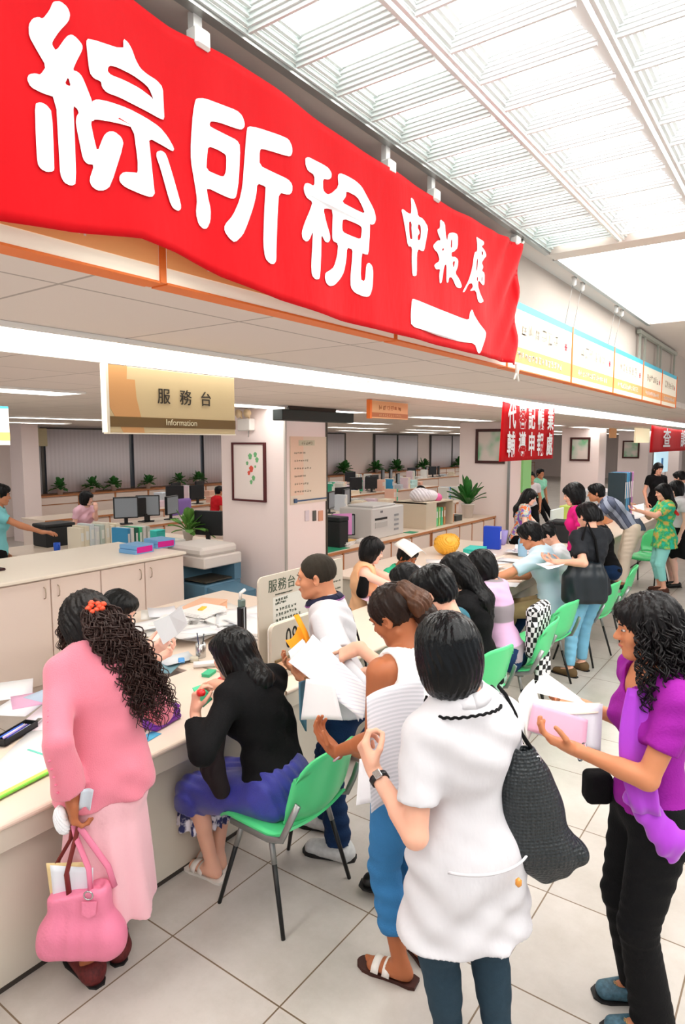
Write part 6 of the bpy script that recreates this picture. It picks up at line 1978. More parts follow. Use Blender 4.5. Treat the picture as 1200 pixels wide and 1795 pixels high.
def monitor(x, y, z, w, hgt, face, label, scr=None, group=None, note=None):
    """flat monitor standing at x,y,z facing the direction face (degrees)"""
    t = thing('computer_monitor', label, 'monitor', (x, y, z), 0, group)
    M = Matrix.Translation((x, y, z)) @ Matrix.Rotation(math.radians(face), 4, 'Z')
    st = hgt * .28
    MB().box((-.02, -w / 2, st), (.03, w / 2, st + hgt), M=M, bev=.008).build('screen_case', M_mon, t)
    MB().box((.0301, -w / 2 + .02, st + .02), (.032, w / 2 - .02, st + hgt - .02), M=M).build('screen', scr or M_screen, t)
    MB().box((-.03, -.03, .01), (-.005, .03, st + .05), M=M).box((-.10, -.10, 0), (.08, .10, .014), M=M).build('stand', M_mon, t)
    if note: MB().box((.033, -w / 2 + .01, st + .015), (.035, w / 2 - .05, st + hgt + .01), M=M).build('pink_note', mat('pink_note', (236, 160, 226), .7), t)
    return t
def plant(x, y, z, size, label, mleaf=None, group=None, n=46, pot_h=.14, spiky=False):
    t = thing('potted_plant', label, 'plant', (x, y, z), 0, group)
    r = .075 if pot_h < .2 else .12
    MB().lathe((x, y, z), [(r * .7, 0), (r, pot_h), (r * 1.06, pot_h), (r * 1.06, pot_h + .015), (r * .9, pot_h + .015)], 14).build('pot', M_pot, t)
    mb = MB(); R_ = random.Random(int(x * 100 + y * 10))
    for i in range(n):
        a = R_.uniform(0, 6.28); el = R_.uniform(.15, 1.35) if not spiky else R_.uniform(.7, 1.4)
        L = size * R_.uniform(.55, 1.0); w_ = L * (.16 if not spiky else .10)
        d = np.array((math.cos(a) * math.cos(el), math.sin(a) * math.cos(el), math.sin(el))); s_ = nrm(np.cross(d, Z3) + 1e-6)
        p = np.array((x, y, z + pot_h)); 
        ts = [0, .4, .7, .9, 1.0]; ws = [.08, .15, 1, .8, .05] if not spiky else [.3, .9, 1, .6, .05]
        rows = [[p + d * L * q - Z3 * (L * .45 * q * q * math.cos(el)) + s_ * w_ * ww * k for k in (-1, 0, 1)] for q, ww in zip(ts, ws)]
        for rr in rows: rr[1] = rr[1] - Z3 * w_ * .3
        mb.sheet(rows, .002)
    o = mb.build('foliage', mleaf or M_leaf, t); o['kind'] = 'stuff'
    return t
def binder(x, y, z, w, d, h, rgb, label, rz=0, group=None, name='binder'):
    t = thing(name, label, name.replace('_', ' '), (x, y, z), math.radians(rz), group)
    M = Matrix.Translation((x, y, z)) @ Matrix.Rotation(math.radians(rz), 4, 'Z')
    MB().box((-d / 2, -w / 2, 0), (d / 2, w / 2, h), M=M, bev=min(w, h, d) * .06).build('cover', mat('cover_%d_%d_%d' % rgb, rgb, .5), t)
    MB().box((d / 2, -w * .32, h * .45), (d / 2 + .001, w * .32, h * .8), M=M).build('spine_label', mat('label_white', (238, 238, 234), .7), t)
    return t
def boxy(name, x, y, z, sx, sy, sz, rgb, label, cat, rz=0, lid=None, group=None):
    M = Matrix.Translation((x, y, z)) @ Matrix.Rotation(math.radians(rz), 4, 'Z')
    t = thing(name, label, cat, (x, y, z), 0, group)
    MB().box((-sx / 2, -sy / 2, 0), (sx / 2, sy / 2, sz * .86), M=M, bev=min(sx, sy, sz) * .05).build('box_body', mat('box_%d_%d_%d' % rgb, rgb, .6), t)
    lr = lid or tuple(min(255, int(v * 1.04)) for v in rgb)
    MB().box((-sx / 2 - .003, -sy / 2 - .003, sz * .86), (sx / 2 + .003, sy / 2 + .003, sz), M=M, bev=min(sx, sy, sz) * .04).build('lid', mat('box_%d_%d_%d' % lr, lr, .6), t)
    return t
def stack(x, y, z, n, w, l, label, rz=0, rgb=(244, 242, 240), th=.012, group=None, cat='papers'):
    R_ = random.Random(int(abs(x * 311 + y * 97))); mb = MB()
    for k in range(n):
        M = Matrix.Translation((x + R_.uniform(-.012, .012), y + R_.uniform(-.012, .012), z + th * k)) @ Matrix.Rotation(math.radians(rz + R_.uniform(-9, 9)), 4, 'Z')
        mb.box((-w / 2, -l / 2, 0), (w / 2, l / 2, th * .9), M=M)
    o = mb.build('paper_stack', mat('paper_%d_%d_%d' % rgb, rgb, .75, spec=.2)); tag(o, label, cat, group)
    return o

# ---- on the first pillar
t = thing('framed_picture', 'framed flower painting hanging on the near pillar', 'picture', (-5.1, 5.33, 1.9))
ya = 5.34
def onY(px, py, y):
    d = _ray(px, py); s = y / d[1]; return np.array((d[0] * s, y, CAM_H + d[2] * s))
a = onY(411, 779, ya); b = onY(465, 877, ya)
MB().box((a[0], ya - .02, b[2]), (b[0], ya - .004, a[2])).build('painting', mat('rice_paper', (244, 232, 226), .8), t)
fr = MB(); e = .022
fr.box((a[0] - e, ya - .035, b[2] - e), (b[0] + e, ya - .001, b[2])).box((a[0] - e, ya - .035, a[2]), (b[0] + e, ya - .001, a[2] + e))
fr.box((a[0] - e, ya - .035, b[2]), (a[0], ya - .001, a[2])).box((b[0], ya - .035, b[2]), (b[0] + e, ya - .001, a[2]))
fr.build('frame', mat('frame_red_brown', (84, 24, 26), .4), t)
mb = MB()
for px, py, r, m_ in ((438, 800, .035, 1), (447, 797, .03, 1), (450, 806, .03, 1), (433, 812, .022, 1), (440, 822, .038, 0), (436, 829, .025, 0), (444, 838, .03, 1), (440, 845, .025, 1), (437, 803, .014, 0), (447, 818, .016, 1)):
    c = onY(px, py, ya - .0215); 
    mb.prism([(c[0] + r * math.cos(q) * (.8 + .2 * math.sin(q * 5)), ya - .0205, c[2] + r * math.sin(q)) for q in np.linspace(0, 6.28, 14)[:-1]], (0, -.001 - .0003 * m_, 0), m_)
mb.build('flower_motif', [mat('ink_coral', (226, 92, 76), .8), mat('ink_green', (120, 184, 128), .8)], t)
# emergency lamp
c = onY(436, 742, ya)
t = thing('emergency_light', 'twin-head emergency lamp mounted high on the near pillar', 'lamp', c)
MB().box((c[0] - .10, ya - .09, c[2] - .085), (c[0] + .10, ya - .002, c[2] + .05), bev=.01).build('housing', M_beige, t)
for s_ in (-1, 1):
    mb = MB().tube([(c[0] + .055 * s_, ya - .05, c[2] + .05), (c[0] + .065 * s_, ya - .07, c[2] + .10)], .012, 8)
    mb.tube([(c[0] + .065 * s_, ya - .06, c[2] + .11), (c[0] + .07 * s_, ya - .10, c[2] + .105)], [.03, .05], 14)
    mb.build('lamp_head', mat('lamp_cream', (250, 220, 176), .4), t)
MB().tube([(c[0], ya - .01, c[2] - .085), (c[0], ya - .01, c[2] - .15)], .006, 6).build('cable', M_beige, t)
# dark hanging light box sign by the pillar top
xp = -4.6
a = GX(482, 716, -4.52); b = GX(608, 742, -4.52)
t = thing('dark_sign_box', 'long black unlit sign box hanging at the top corner of the near pillar', 'sign', (-4.5, a[1] + .4, 2.3))
MB().box((-4.56, a[1], b[2]), (-4.42, b[1], ZC - .04), bev=.008).build('box_body', mat('green_black', (38, 46, 44), .5), t)
MB().box((-4.52, a[1] + .15, ZC - .04), (-4.46, b[1] - .3, ZC - .001)).build('mount', mat('mount_brown', (70, 60, 50), .6), t)
# information board on the +X face
a = GX(507, 765, xp); b = GX(571, 878, xp)
t = thing('notice_board', 'cream notice board with small lettering fixed to the near pillar', 'board', (xp + .01, 5.7, 1.9))
MB().box((xp + .001, a[1], b[2]), (xp + .012, b[1], a[2])).build('board', mat('board_cream', (232, 216, 196), .6), t)
MB().box((xp + .012, a[1], b[2] + .1), (xp + .0128, a[1] + .22, a[2])).build('tint', mat('board_tint', (238, 206, 182), .6), t)
MB().box((xp + .012, a[1] + .14, a[2] - .10), (xp + .014, a[1] + .42, a[2] - .04)).build('heading_plate', mat('board_plate', (206, 202, 176), .6), t)
mb = MB(); scribble(mb, a[1] + .18, a[2] - .09, .2, .035, 5, xp + .014, .004, 80); mb.build('lettering', mat('board_ink', (150, 140, 120), .6), t)
for k in range(6):
    mb = MB(); scribble(mb, a[1] + .06, a[2] - .19 - .085 * k, .20 + .05 * (k % 3), .022, 7, xp + .0132, .003, 81 + k); mb.build('lettering', mat('board_ink', (150, 140, 120)), t)
MB().box((xp + .012, a[1] + .05, b[2] + .03), (xp + .02, b[1] - .01, b[2] + .045)).box((xp + .012, a[1] + .05, b[2] + .02), (xp + .03, a[1] + .09, b[2] + .065)).build('arrow_rail', mat('blue_grey_arrow', (70, 96, 130), .5), t)
for k, (px, w_, rgb) in enumerate(((537, .07, (226, 214, 220)), (550, .06, (90, 90, 84)), (561, .08, (220, 160, 130)))):
    c = GX(px, 904, xp)
    o = MB().box((xp + .001, c[1] - w_ / 2, c[2] - .06), (xp + .014, c[1] + w_ / 2, c[2] + .06), bev=.003).build('wall_switch', mat('switch_%d' % k, rgb, .5))
    tag(o, ['pale switch plate', 'dark framed switch plate', 'salmon-coloured small plate'][k] + ' on the near pillar below the notice board', 'switch')
struct('trim_1', MB().box((xp - .012, 5.328, 0), (xp + .012, 5.352, ZC)), M_trimgrey)
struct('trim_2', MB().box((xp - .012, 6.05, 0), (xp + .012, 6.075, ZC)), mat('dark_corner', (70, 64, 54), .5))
struct('trim_3', MB().box((xp + .02, 11.55, 0), (xp + .06, 11.59, ZC)), M_bracket)
# pictures on the further pillars
for (yy, x0, x1, y0, y1, lb) in ((11.61, 839, 880, 757, 808, 'framed lotus picture on the second pillar'), (17.88, 1003, 1030, 770, 805, 'framed picture on the third pillar'), (24.15, 1094, 1117, 775, 801, 'framed picture on the fourth pillar')):
    a = onY(x0, y0, yy); b = onY(x1, y1, yy); e = .05
    t = thing('framed_picture', lb + ' with a dark wooden frame', 'picture', (a[0], yy, b[2]))
    MB().box((a[0], yy - .02, b[2]), (b[0], yy - .004, a[2])).build('painting', ramp_mat('lotus_art', 'noise', (196, 206, 190), (120, 190, 140), 2.6, .7, .62, extra=[(.45, (226, 214, 206)), (.8, (226, 150, 180))]), t)
    fr = MB().box((a[0] - e, yy - .04, b[2] - e), (b[0] + e, yy - .001, b[2])).box((a[0] - e, yy - .04, a[2]), (b[0] + e, yy - .001, a[2] + e))
    fr.box((a[0] - e, yy - .04, b[2]), (a[0], yy - .001, a[2])).box((b[0], yy - .04, b[2]), (b[0] + e, yy - .001, a[2]))
    fr.build('frame', mat('frame_dark', (70, 32, 28), .4), t)
c = GX(918, 830, -4.55)
tag(MB().box((-4.6, 12.3, 1.15), (-4.56, 12.75, 1.85)).build('wall_panel', mat('lime_panel', (150, 222, 140), .6)), 'pale green vertical panel at the edge of the second pillar', 'panel')

# ---- photocopier by the near pillar
x0, x1, y0, y1 = -5.66, -5.10, 4.62, 5.15
t = thing('photocopier', 'photocopier with white top and blue-grey body between the cupboards and the near pillar', 'copier', (-5.4, 4.9, 0))
M_blu = mat('copier_blue', (92, 132, 156), .5)
MB().box((x0, y0, .03), (x1, y1, .62), bev=.01).box((x0, y0, .62), (x0 + .2, y1, .80)).box((x0 + .2, y1 - .1, .62), (x1, y1, .80)).build('copier_body', M_blu, t)
MB().box((x0 - .04, y0 - .02, .80), (x1 + .02, y1, .92), bev=.012).build('scanner', M_beige, t)
MB().box((x0 - .03, y0 - .02, .92), (x1 - .02, y1 - .02, 1.02), bev=.03).build('lid', M_beige, t)
MB().box((x0 + .2, y0 + .03, .64), (x1 - .02, y1 - .12, .655)).build('output_tray', mat('tray_dark', (74, 70, 60), .5), t)
MB().prism([(x1, y0 + .03, .60), (x1 + .30, y0 + .03, .55), (x1 + .30, y0 + .03, .35), (x1, y0 + .03, .30)], (0, .42, 0)).build('side_tray', M_blu, t)
MB().box((x1 + .301, y0 + .18, .44), (x1 + .303, y0 + .26, .50)).build('badge', mat('badge_grey', (70, 96, 116), .5), t)
for k, (dx, rgb) in enumerate(((.0, (196, 120, 60)), (.06, (176, 96, 48)))):
    tag(MB().box((-5.77 + dx, 4.55 + dx, .02), (-5.72 + dx, 4.9, .80 - .12 * k), bev=.004).build('card_folder', mat('orange_brown_%d' % k, rgb, .7)), ['taller', 'shorter'][k] + ' orange-brown cardboard sheet leaning between cupboard and photocopier', 'cardboard')
# two flat boxes on the cupboards
for k, (pa, lb) in enumerate((((255, 968), 'light blue box file with magenta label, left of the pair on the cupboard'), ((292, 958), 'light blue box file with magenta label, right of the pair on the cupboard'))):
    p, s_ = at(pa[0], pa[1] + 2, 1.0)
    t = thing('box_file', lb, 'box file', p)
    M = Matrix.Translation([float(v) for v in p]) @ Matrix.Rotation(math.radians(4 - 8 * k), 4, 'Z')
    for q in range(2):
        MB().box((-.26, -.12 + .01 * q, .045 * q), (-.01, .12, .045 * q + .043), M=M, bev=.004).build('box_body', mat('box_blue', (120, 176, 226), .6), t)
    MB().box((-.012, -.10, .012), (-.008, .10, .072), M=M).build('label_strip', mat('magenta_label', (220, 30, 150), .5), t)
p, s_ = at(5, 1000, 1.0)
tag(MB().box((p[0] - .1, p[1] - .25, 1.0), (p[0] + .02, p[1] + .02, 1.022), bev=.008).build('desk_phone', mat('maroon_black', (60, 30, 34), .4)), 'dark flat desk gadget on the cupboard at the left edge', 'gadget')
# ---- air conditioner and doorway near the left windows
t = thing('air_conditioner', 'beige window air conditioner high on the back wall at left', 'air conditioner', (XW + .2, 8.0, 2.1))
a = GX(50, 757, XW + .3); b = GX(84, 786, XW + .3)
MB().box((XW, a[1], b[2] + .05), (XW + .3, b[1], ZC - .06), bev=.01).build('housing', mat('aged_beige', (206, 196, 160), .6), t)
MB().box((XW + .3, a[1] + .08, b[2] + .12), (XW + .305, (a[1] + b[1]) / 2, ZC - .15)).build('grille', mat('grille_olive', (130, 126, 96), .7), t)
struct('door_1', MB().box((XW + .001, 7.62, 0), (XW + .03, 8.28, 2.05)), mat('door_grey', (176, 176, 180), .6))
struct('wall_partition', MB().box((-14.0, 7.25, 0), (-13.5, 7.62, ZC)), M_pil)
o = MB().box((XW, 5.0, .0), (XW + .06, 7.2, ZC - .1)).build('window_blind', M_blind); tag(o, 'pale lilac vertical blind at the left edge of the office', 'blind')

# ---- plants on the back cabinets
pl = [(103, 866), (160, 860), (197, 857), (257, 853), (312, 850), (345, 847)]
for k, (px, py) in enumerate(pl):
    y = GX(px, py, XW + .3)[1]
    plant(XW + .36, y, .91, .33, 'small bushy green plant in white pot, number %s from the left on the cabinet under the blinds' % ['one', 'two', 'three', 'four', 'five', 'six'][k] if False else ['leftmost bushy plant', 'second bushy plant from the left', 'third bushy plant from the left', 'bushy plant under the middle of the blinds', 'bushy plant second from the near pillar', 'bushy plant next to the near pillar'][k] + ' in white pot on the back cabinet', group='plants along the back windows')
for k, px in enumerate((601, 657, 692, 738, 800)):
    y = GX(px, 830, XW + .3)[1]
    plant(XW + .38, y, .91, .5, ['leafy plant just right of the near pillar', 'leafy plant before the dark window', 'leafy plant under the wall unit', 'widest leafy plant between windows', 'leafy plant left of the second pillar'][k] + ' on the far cabinet', group='plants along the far windows', n=60)

# ---- desks further back, with monitors and stacks
def office_row(x, y0, y1, label):
    return desk_run('office_desk', x - .8, x, y0, y1, .75, label, 4)
desk_run('office_desk', -8.5, -6.62, 4.05, 6.45, .75, 'wide cream office desk behind the waist-high cupboards at left', 4)
office_row(-8.9, 6.7, 8.6, 'cream office desk in the second row near the monitors at left')
office_row(-10.9, 6.2, 11.4, 'cream office desk in the row before the back cabinets at left')
office_row(-7.3, 8.2, 12.8, 'cream office desk behind the laser printer row')
office_row(-12.0, 9.4, 13.5, 'cream office desk farthest back at left')
office_row(-11.9, 16.3, 25.2, 'cream office desk farthest back right of the near pillar')
office_row(-9.6, 12.2, 18.5, 'cream office desk two rows behind the laser printer')
office_row(-6.6, 13.6, 19.0, 'cream office desk between the second and third pillars')
# near left desk items
def on(px, py, z=.75): return at(px, py, z)[0]
p = on(96, 955); boxy('printer', p[0], p[1], .75, .34, .42, .30, (30, 32, 34), 'black printer on the left desk beside a blue cup', 'printer', 0)
p = on(100, 965); t = thing('mug', 'blue mug in front of the black printer', 'mug', p)
MB().lathe(p, [(.034, 0), (.040, .01), (.042, .10), (.036, .10), (.034, .02)], 14).build('cup', mat('mug_blue', (36, 96, 220), .3), t)
MB().tube([p + np.array((.04, 0, .08)), p + np.array((.07, 0, .06)), p + np.array((.042, 0, .025))], .006, 6).build('handle', mat('mug_blue', (36, 96, 220)), t)
cols = [(238, 228, 208), (232, 222, 200), (214, 222, 226), (226, 226, 226), (196, 208, 200), (240, 232, 216)]
for k in range(8):
    p = on(134 + 9 * k, 966 - k)
    binder(p[0], p[1], .75, .062, .25, .30 + .02 * (k % 3), cols[k % 6], 'upright pale file in the row on the left desk behind the cupboards', rz=6, group='pale files on the left desk')
for k, rgb in enumerate(((60, 150, 200), (240, 240, 236), (40, 110, 90), (70, 200, 140), (230, 230, 226), (200, 206, 196))):
    p = on(213 + 7 * k, 972 - k)
    binder(p[0], p[1], .75, .045, .26, .33, rgb, ['blue', 'white', 'dark green', 'bright green', 'off-white', 'grey'][k] + ' upright binder right of the pale files on the left desk', rz=10)
p = on(176, 972); boxy('tissue_box', p[0] + .1, p[1], .75, .12, .26, .08, (60, 190, 190), 'flat teal box in front of the pale files', 'box', 8)
p = on(190, 982); stack(p[0] + .12, p[1], .75, 3, .22, .30, 'loose white papers before the teal box on the left desk', 12)
p = on(112, 978); stack(p[0], p[1] + .1, .75, 2, .30, .42, 'white papers on the left desk in front of the black printer', 20)
p = on(300, 955); stack(p[0], p[1], .75, 6, .22, .30, 'stack of white papers near the flowers in a glass', 0)
p = on(268, 962); stack(p[0] + .1, p[1], .75, 9, .24, .32, 'stack of grey and white documents right of the binders', 10, rgb=(206, 206, 200))
p = on(276, 950); boxy('tissue_box', p[0], p[1], .80, .13, .18, .12, (60, 200, 196), 'turquoise tissue box beside the paper stack', 'tissue box', 10)
plant(on(330, 950)[0], on(330, 950)[1], .75, .42, 'yellow-green leafy cutting in a glass left of the near pillar', M_leaf2, n=34, pot_h=.16)
p = on(366, 950); monitor(p[0], p[1], .75, .42, .34, 110, 'black monitor seen from behind beside the near pillar')
p = on(166, 912); monitor(-9.35, 6.75, .75, .40, .36, -30, 'left of two slim monitors before the worker in pink')
monitor(-9.35, 7.2, .75, .40, .36, -40, 'right of two slim monitors before the worker in pink')
t = thing('office_chair', 'office chair with lilac backrest behind the left desks', 'chair', (-9.9, 8.4, 0))
S = SDF(); S.u(rbox((-9.9, 8.4, .82), (.05, .24, .22), None, .05)); sdf_mesh('backrest', S, .02, mat('lilac_seat', (150, 120, 196), .8), t)
MB().box((-10.1, 8.2, .44), (-9.65, 8.6, .50), bev=.02).build('seat', mat('lilac_seat', (150, 120, 196)), t)
MB().cyl((-9.88, 8.4, .06), (-9.88, 8.4, .7), .03).build('column', M_dark, t)
for k in range(5):
    a_ = k * 1.257; MB().tube([(-9.88, 8.4, .08), (-9.88 + .27 * math.cos(a_), 8.4 + .27 * math.sin(a_), .03)], .02, 6).build('leg', M_dark, t)
# chair of the clerk
t = thing('office_chair', 'office chair with rounded purple backrest behind the clerk', 'chair', (-3.6, 2.0, 0))
S = SDF(); S.u(rbox(tuple(W(135, 1180, 3.42)), (.045, .17, .13), np.array([[.9, .42, 0], [-.42, .9, 0], [0, 0, 1]]), .045)); sdf_mesh('backrest', S, .012, mat('purple_seat', (140, 84, 190), .8), t)
MB().box((-3.66, 1.92, .40), (-3.22, 2.36, .45), bev=.02).build('seat', mat('purple_seat', (140, 84, 190)), t)
MB().cyl((-3.45, 2.1, .06), (-3.45, 2.1, .40), .03).build('column', M_dark, t)
for k in range(5):
    a_ = k * 1.257; MB().tube([(-3.45, 2.1, .08), (-3.45 + .27 * math.cos(a_), 2.1 + .27 * math.sin(a_), .03)], .02, 6).build('leg', M_dark, t)

# ---- the desk with tower computer and laser printer (z = .75)
z = .75
p = GX(598, 952, -4.95); boxy('tower_computer', -5.15, p[1] + .05, z, .42, .20, .40, (24, 28, 32), 'black tower computer standing beside the near pillar', 'computer', 0)
tag(MB().box((-5.3, 6.2, z), (-4.85, 6.9, z + .004)).build('desk_mat', mat('green_mat', (40, 150, 110), .6)), 'green desk mat under the tower computer', 'desk mat')
monitor(-5.25, 7.30, z, .34, .30, -38, 'small monitor covered by a pink note sheet, left of the laser printer', note=True)
plant(-5.5, 7.05, z, .28, 'small bright green plant behind the tower computer', M_leaf2, n=40, pot_h=.1)
a = GX(676, 928, -4.92); b = GX(748, 920, -4.92)
t = thing('laser_printer', 'large pale grey laser printer on the wood-edged desk', 'printer', (-5.2, 8.1, z))
MB().box((-5.55, 7.62, z), (-4.98, 8.50, z + .44), bev=.015).build('printer_body', mat('printer_grey', (212, 210, 208), .5), t)
MB().box((-5.5, 7.75, z + .44), (-5.05, 8.38, z + .47), bev=.01).build('top_cover', mat('printer_grey', (212, 210, 208)), t)
MB().box((-4.98, 7.70, z + .27), (-4.975, 8.02, z + .30)).build('paper_slot', M_dark, t)
MB().box((-4.98, 7.70, z + .16), (-4.972, 8.02, z + .24)).build('front_tray', mat('tray_grey', (190, 188, 186), .5), t)
for k in range(4): MB().box((-4.98, 8.22, z + .08 + .07 * k), (-4.974, 8.34, z + .11 + .07 * k)).build('button_panel', mat('panel_grey', (150, 152, 156), .5), t)
MB().box((-4.98, 7.84, z + .37), (-4.975, 7.90, z + .40)).build('badge', mat('badge_dark', (110, 110, 116), .5), t)
stack(-5.05, 7.05, z, 5, .22, .30, 'stack of papers topped by a yellow envelope on the desk beside the printer', 20)
tag(MB().box((-5.2, 6.9, z + .06), (-4.95, 7.2, z + .066)).build('yellow_envelope', mat('yellow_env', (250, 206, 120), .7)), 'yellow envelope on the paper stack beside the small monitor', 'envelope')
stack(-4.98, 7.38, z, 4, .12, .26, 'short pile of white cards in front of the laser printer', 5)
tag(MB().box((-5.02, 8.55, z), (-4.86, 8.75, z + .006)).build('green_folder', mat('green_mat', (40, 150, 110))), 'small green folder at the right of the laser printer', 'folder')
# shelf unit with folders
t = thing('shelf_unit', 'beige low shelf unit with an open side at the end of the wood-edged desk', 'shelf', (-5.2, 9.6, z))
MB().box((-5.5, 9.05, z), (-4.9, 9.07, z + .42)).box((-5.5, 9.05, z + .40), (-4.9, 10.0, z + .42)).box((-5.5, 9.98, z), (-4.9, 10.0, z + .42)).box((-5.5, 9.07, z), (-5.48, 9.98, z + .40)).box((-4.92, 9.07, z), (-4.90, 9.40, z + .40)).build('carcass', mat('shelf_beige', (214, 200, 178), .6), t)
for k, rgb in enumerate(((30, 110, 220), (110, 220, 150), (180, 226, 140), (90, 210, 160), (210, 150, 100))):
    binder(-5.1, 9.47 + .09 * k, z + .001, .055, .26, .30, rgb, ['blue', 'mint', 'lime green', 'green', 'brown'][k] + ' folder standing in the beige shelf unit')
S = SDF(); c = np.array((-5.15, 9.3, z + .52)); S.u(ell(c, (.16, .2, .12))); S.u(ell(c + (.05, .22, -.02), (.14, .16, .1)), .05); S.noise(lambda P: wav(P, (1, .6, .8), .08, .012, 2, sharp=True), .02)
tag(sdf_mesh('plastic_bag', S, .014, mat('bag_plastic', (232, 226, 232), .4)), 'bulging white plastic bag on top of the beige shelf unit', 'bag')
S = SDF(); c = np.array((-5.0, 9.62, z + .47)); S.u(ell(c, (.07, .09, .07))); S.noise(lambda P: wav(P, (1, .6, .8), .05, .01, 2, sharp=True), .02)
tag(sdf_mesh('pink_pouch', S, .012, mat('hot_pink', (240, 110, 170), .6)), 'pink pouch on the beige shelf unit beside the plastic bag', 'pouch')
p = GX(860, 905, -5.1); plant(-5.1, 11.0, z, .62, 'tall spiky green plant in white pot in front of the second pillar', M_leaf, n=42, pot_h=.24, spiky=True)
boxy('telephone', -5.1, 10.45, z, .2, .24, .1, (60, 66, 64), 'dark telephone beside the tall spiky plant', 'telephone')
boxy('carton', -5.1, 10.15, z, .2, .2, .14, (198, 140, 96), 'small brown carton at the left of the spiky plant', 'carton')

# ---- clutter of the middle office
rr = random.Random(5)
pal = [(240, 240, 238), (236, 214, 226), (214, 222, 232), (250, 236, 214), (226, 226, 220), (190, 226, 226), (244, 196, 176)]
def clutter(x, y0, y1, rowname, seed):
    rr = random.Random(seed); y = y0 + .25; cnt = {}
    def nx(kind):
        cnt[kind] = min(17, cnt.get(kind, -1) + 1)
        return (ORD + ['eleventh', 'twelfth', 'thirteenth', 'fourteenth', 'fifteenth', 'sixteenth', 'seventeenth', 'eighteenth'])[cnt[kind]] + ' from the left'
    while y < y1 - .2:
        u = rr.random(); xx = x - rr.uniform(.25, .5)
        if u < .28: monitor(xx, y, .75, .40, .33, rr.choice((180, 200, 160, 20)), 'monitor on the ' + rowname + ', ' + nx('m'), group='monitors on the ' + rowname); y += .5
        elif u < .62: stack(xx, y, .75, rr.randint(3, 12), .23, .31, 'document stack on the ' + rowname + ', ' + nx('s'), rr.uniform(-20, 20), rgb=rr.choice(pal), th=.016, group='document stacks on the ' + rowname); y += .38
        elif u < .86 and cnt.get('f', 0) < 13:
            for q in range(rr.randint(2, 4)):
                binder(xx, y, .75, .055, .25, .32, rr.choice(pal + [(60, 150, 200), (70, 190, 150)]), 'upright file on the ' + rowname + ', ' + nx('f'), rz=rr.uniform(-6, 6), group='upright files on the ' + rowname); y += .062
            y += .15
        else: boxy('carton', xx, y, .75, .26, .30, rr.uniform(.12, .25), rr.choice(pal + [(230, 120, 90)]), 'small box on the ' + rowname + ', ' + nx('b'), 'box', rr.uniform(-10, 10), group='boxes on the ' + rowname); y += .42
clutter(-8.9, 6.9, 8.6, 'second desk row at left', 1)
clutter(-10.9, 8.8, 11.4, 'desk row before the back cabinets', 2)
clutter(-7.3, 8.2, 12.8, 'desk row behind the laser printer', 3)
clutter(-9.6, 12.2, 18.5, 'desk row two behind the laser printer', 4)
clutter(-6.6, 13.6, 19.0, 'desk row between the far pillars', 6)
clutter(-7.75, 8.3, 12.7, 'rear of the laser printer desk row', 13)
clutter(-10.05, 12.3, 18.4, 'rear of the second printer row', 14)
clutter(-12.0, 9.6, 13.4, 'desk farthest back at left', 15)
clutter(-11.9, 16.4, 25.0, 'farthest desk right of near pillar', 16)

# ---- things on the counters
z = CT
def sheet(px, py, w, l, rz, rgb, label, dz=.001, group=None, bend=.0):
    p = GZ(px, py, z)
    M = Matrix.Translation((p[0], p[1], z + dz)) @ Matrix.Rotation(math.radians(rz), 4, 'Z')
    P_ = [[M @ Vector((u * w / 2, v * l / 2, bend * u * u)) for v in (-1, 0, 1)] for u in np.linspace(-1, 1, 5)]
    o = MB().sheet(P_, .0012).build('document', mat('paper_%d_%d_%d' % rgb, rgb, .75, spec=.2)); tag(o, label, 'paper', group); return o
nn = 0
sheet(40, 1235, .21, .30, 30, (246, 246, 250), 'white sheet on the near counter above the pen case', .002)
sheet(70, 1225, .20, .28, -25, (244, 190, 222), 'pink sheet among the papers at the left of the near counter', .004)
sheet(20, 1210, .22, .30, 60, (250, 250, 252), 'white sheet at the back left of the near counter', .003)
sheet(95, 1215, .18, .26, 10, (206, 224, 244), 'pale blue sheet beside the pink sheet', .005)
sheet(85, 1260, .21, .30, 35, (248, 232, 240), 'very pale pink sheet under the sleeve of the pink jacket', .006)
sheet(75, 1318, .30, .42, 38, (250, 250, 250), 'large white sheet between pen case and green-edged folder', .007)
t = thing('plastic_folder', 'clear folder with green and yellow edge at the left end of the counter', 'folder', GZ(20, 1365, z))
p = GZ(22, 1360, z); M = Matrix.Translation((p[0], p[1], z + .010)) @ Matrix.Rotation(math.radians(8), 4, 'Z')
MB().box((-.13, -.19, 0), (.13, .17, .003), M=M).build('sheet', mat('folder_pale', (226, 240, 236), .3), t)
MB().box((.125, -.19, -.001), (.137, .17, .006), M=M).build('green_edge', mat('lime_edge', (130, 226, 70), .4), t)
MB().box((-.13, .165, -.001), (.137, .175, .005), M=M).build('teal_edge', mat('teal_edge', (110, 214, 196), .4), t)
MB().box((.10, -.19, .003), (.125, .165, .0036), M=M).build('yellow_band', mat('yellow_edge', (240, 232, 120), .5), t)
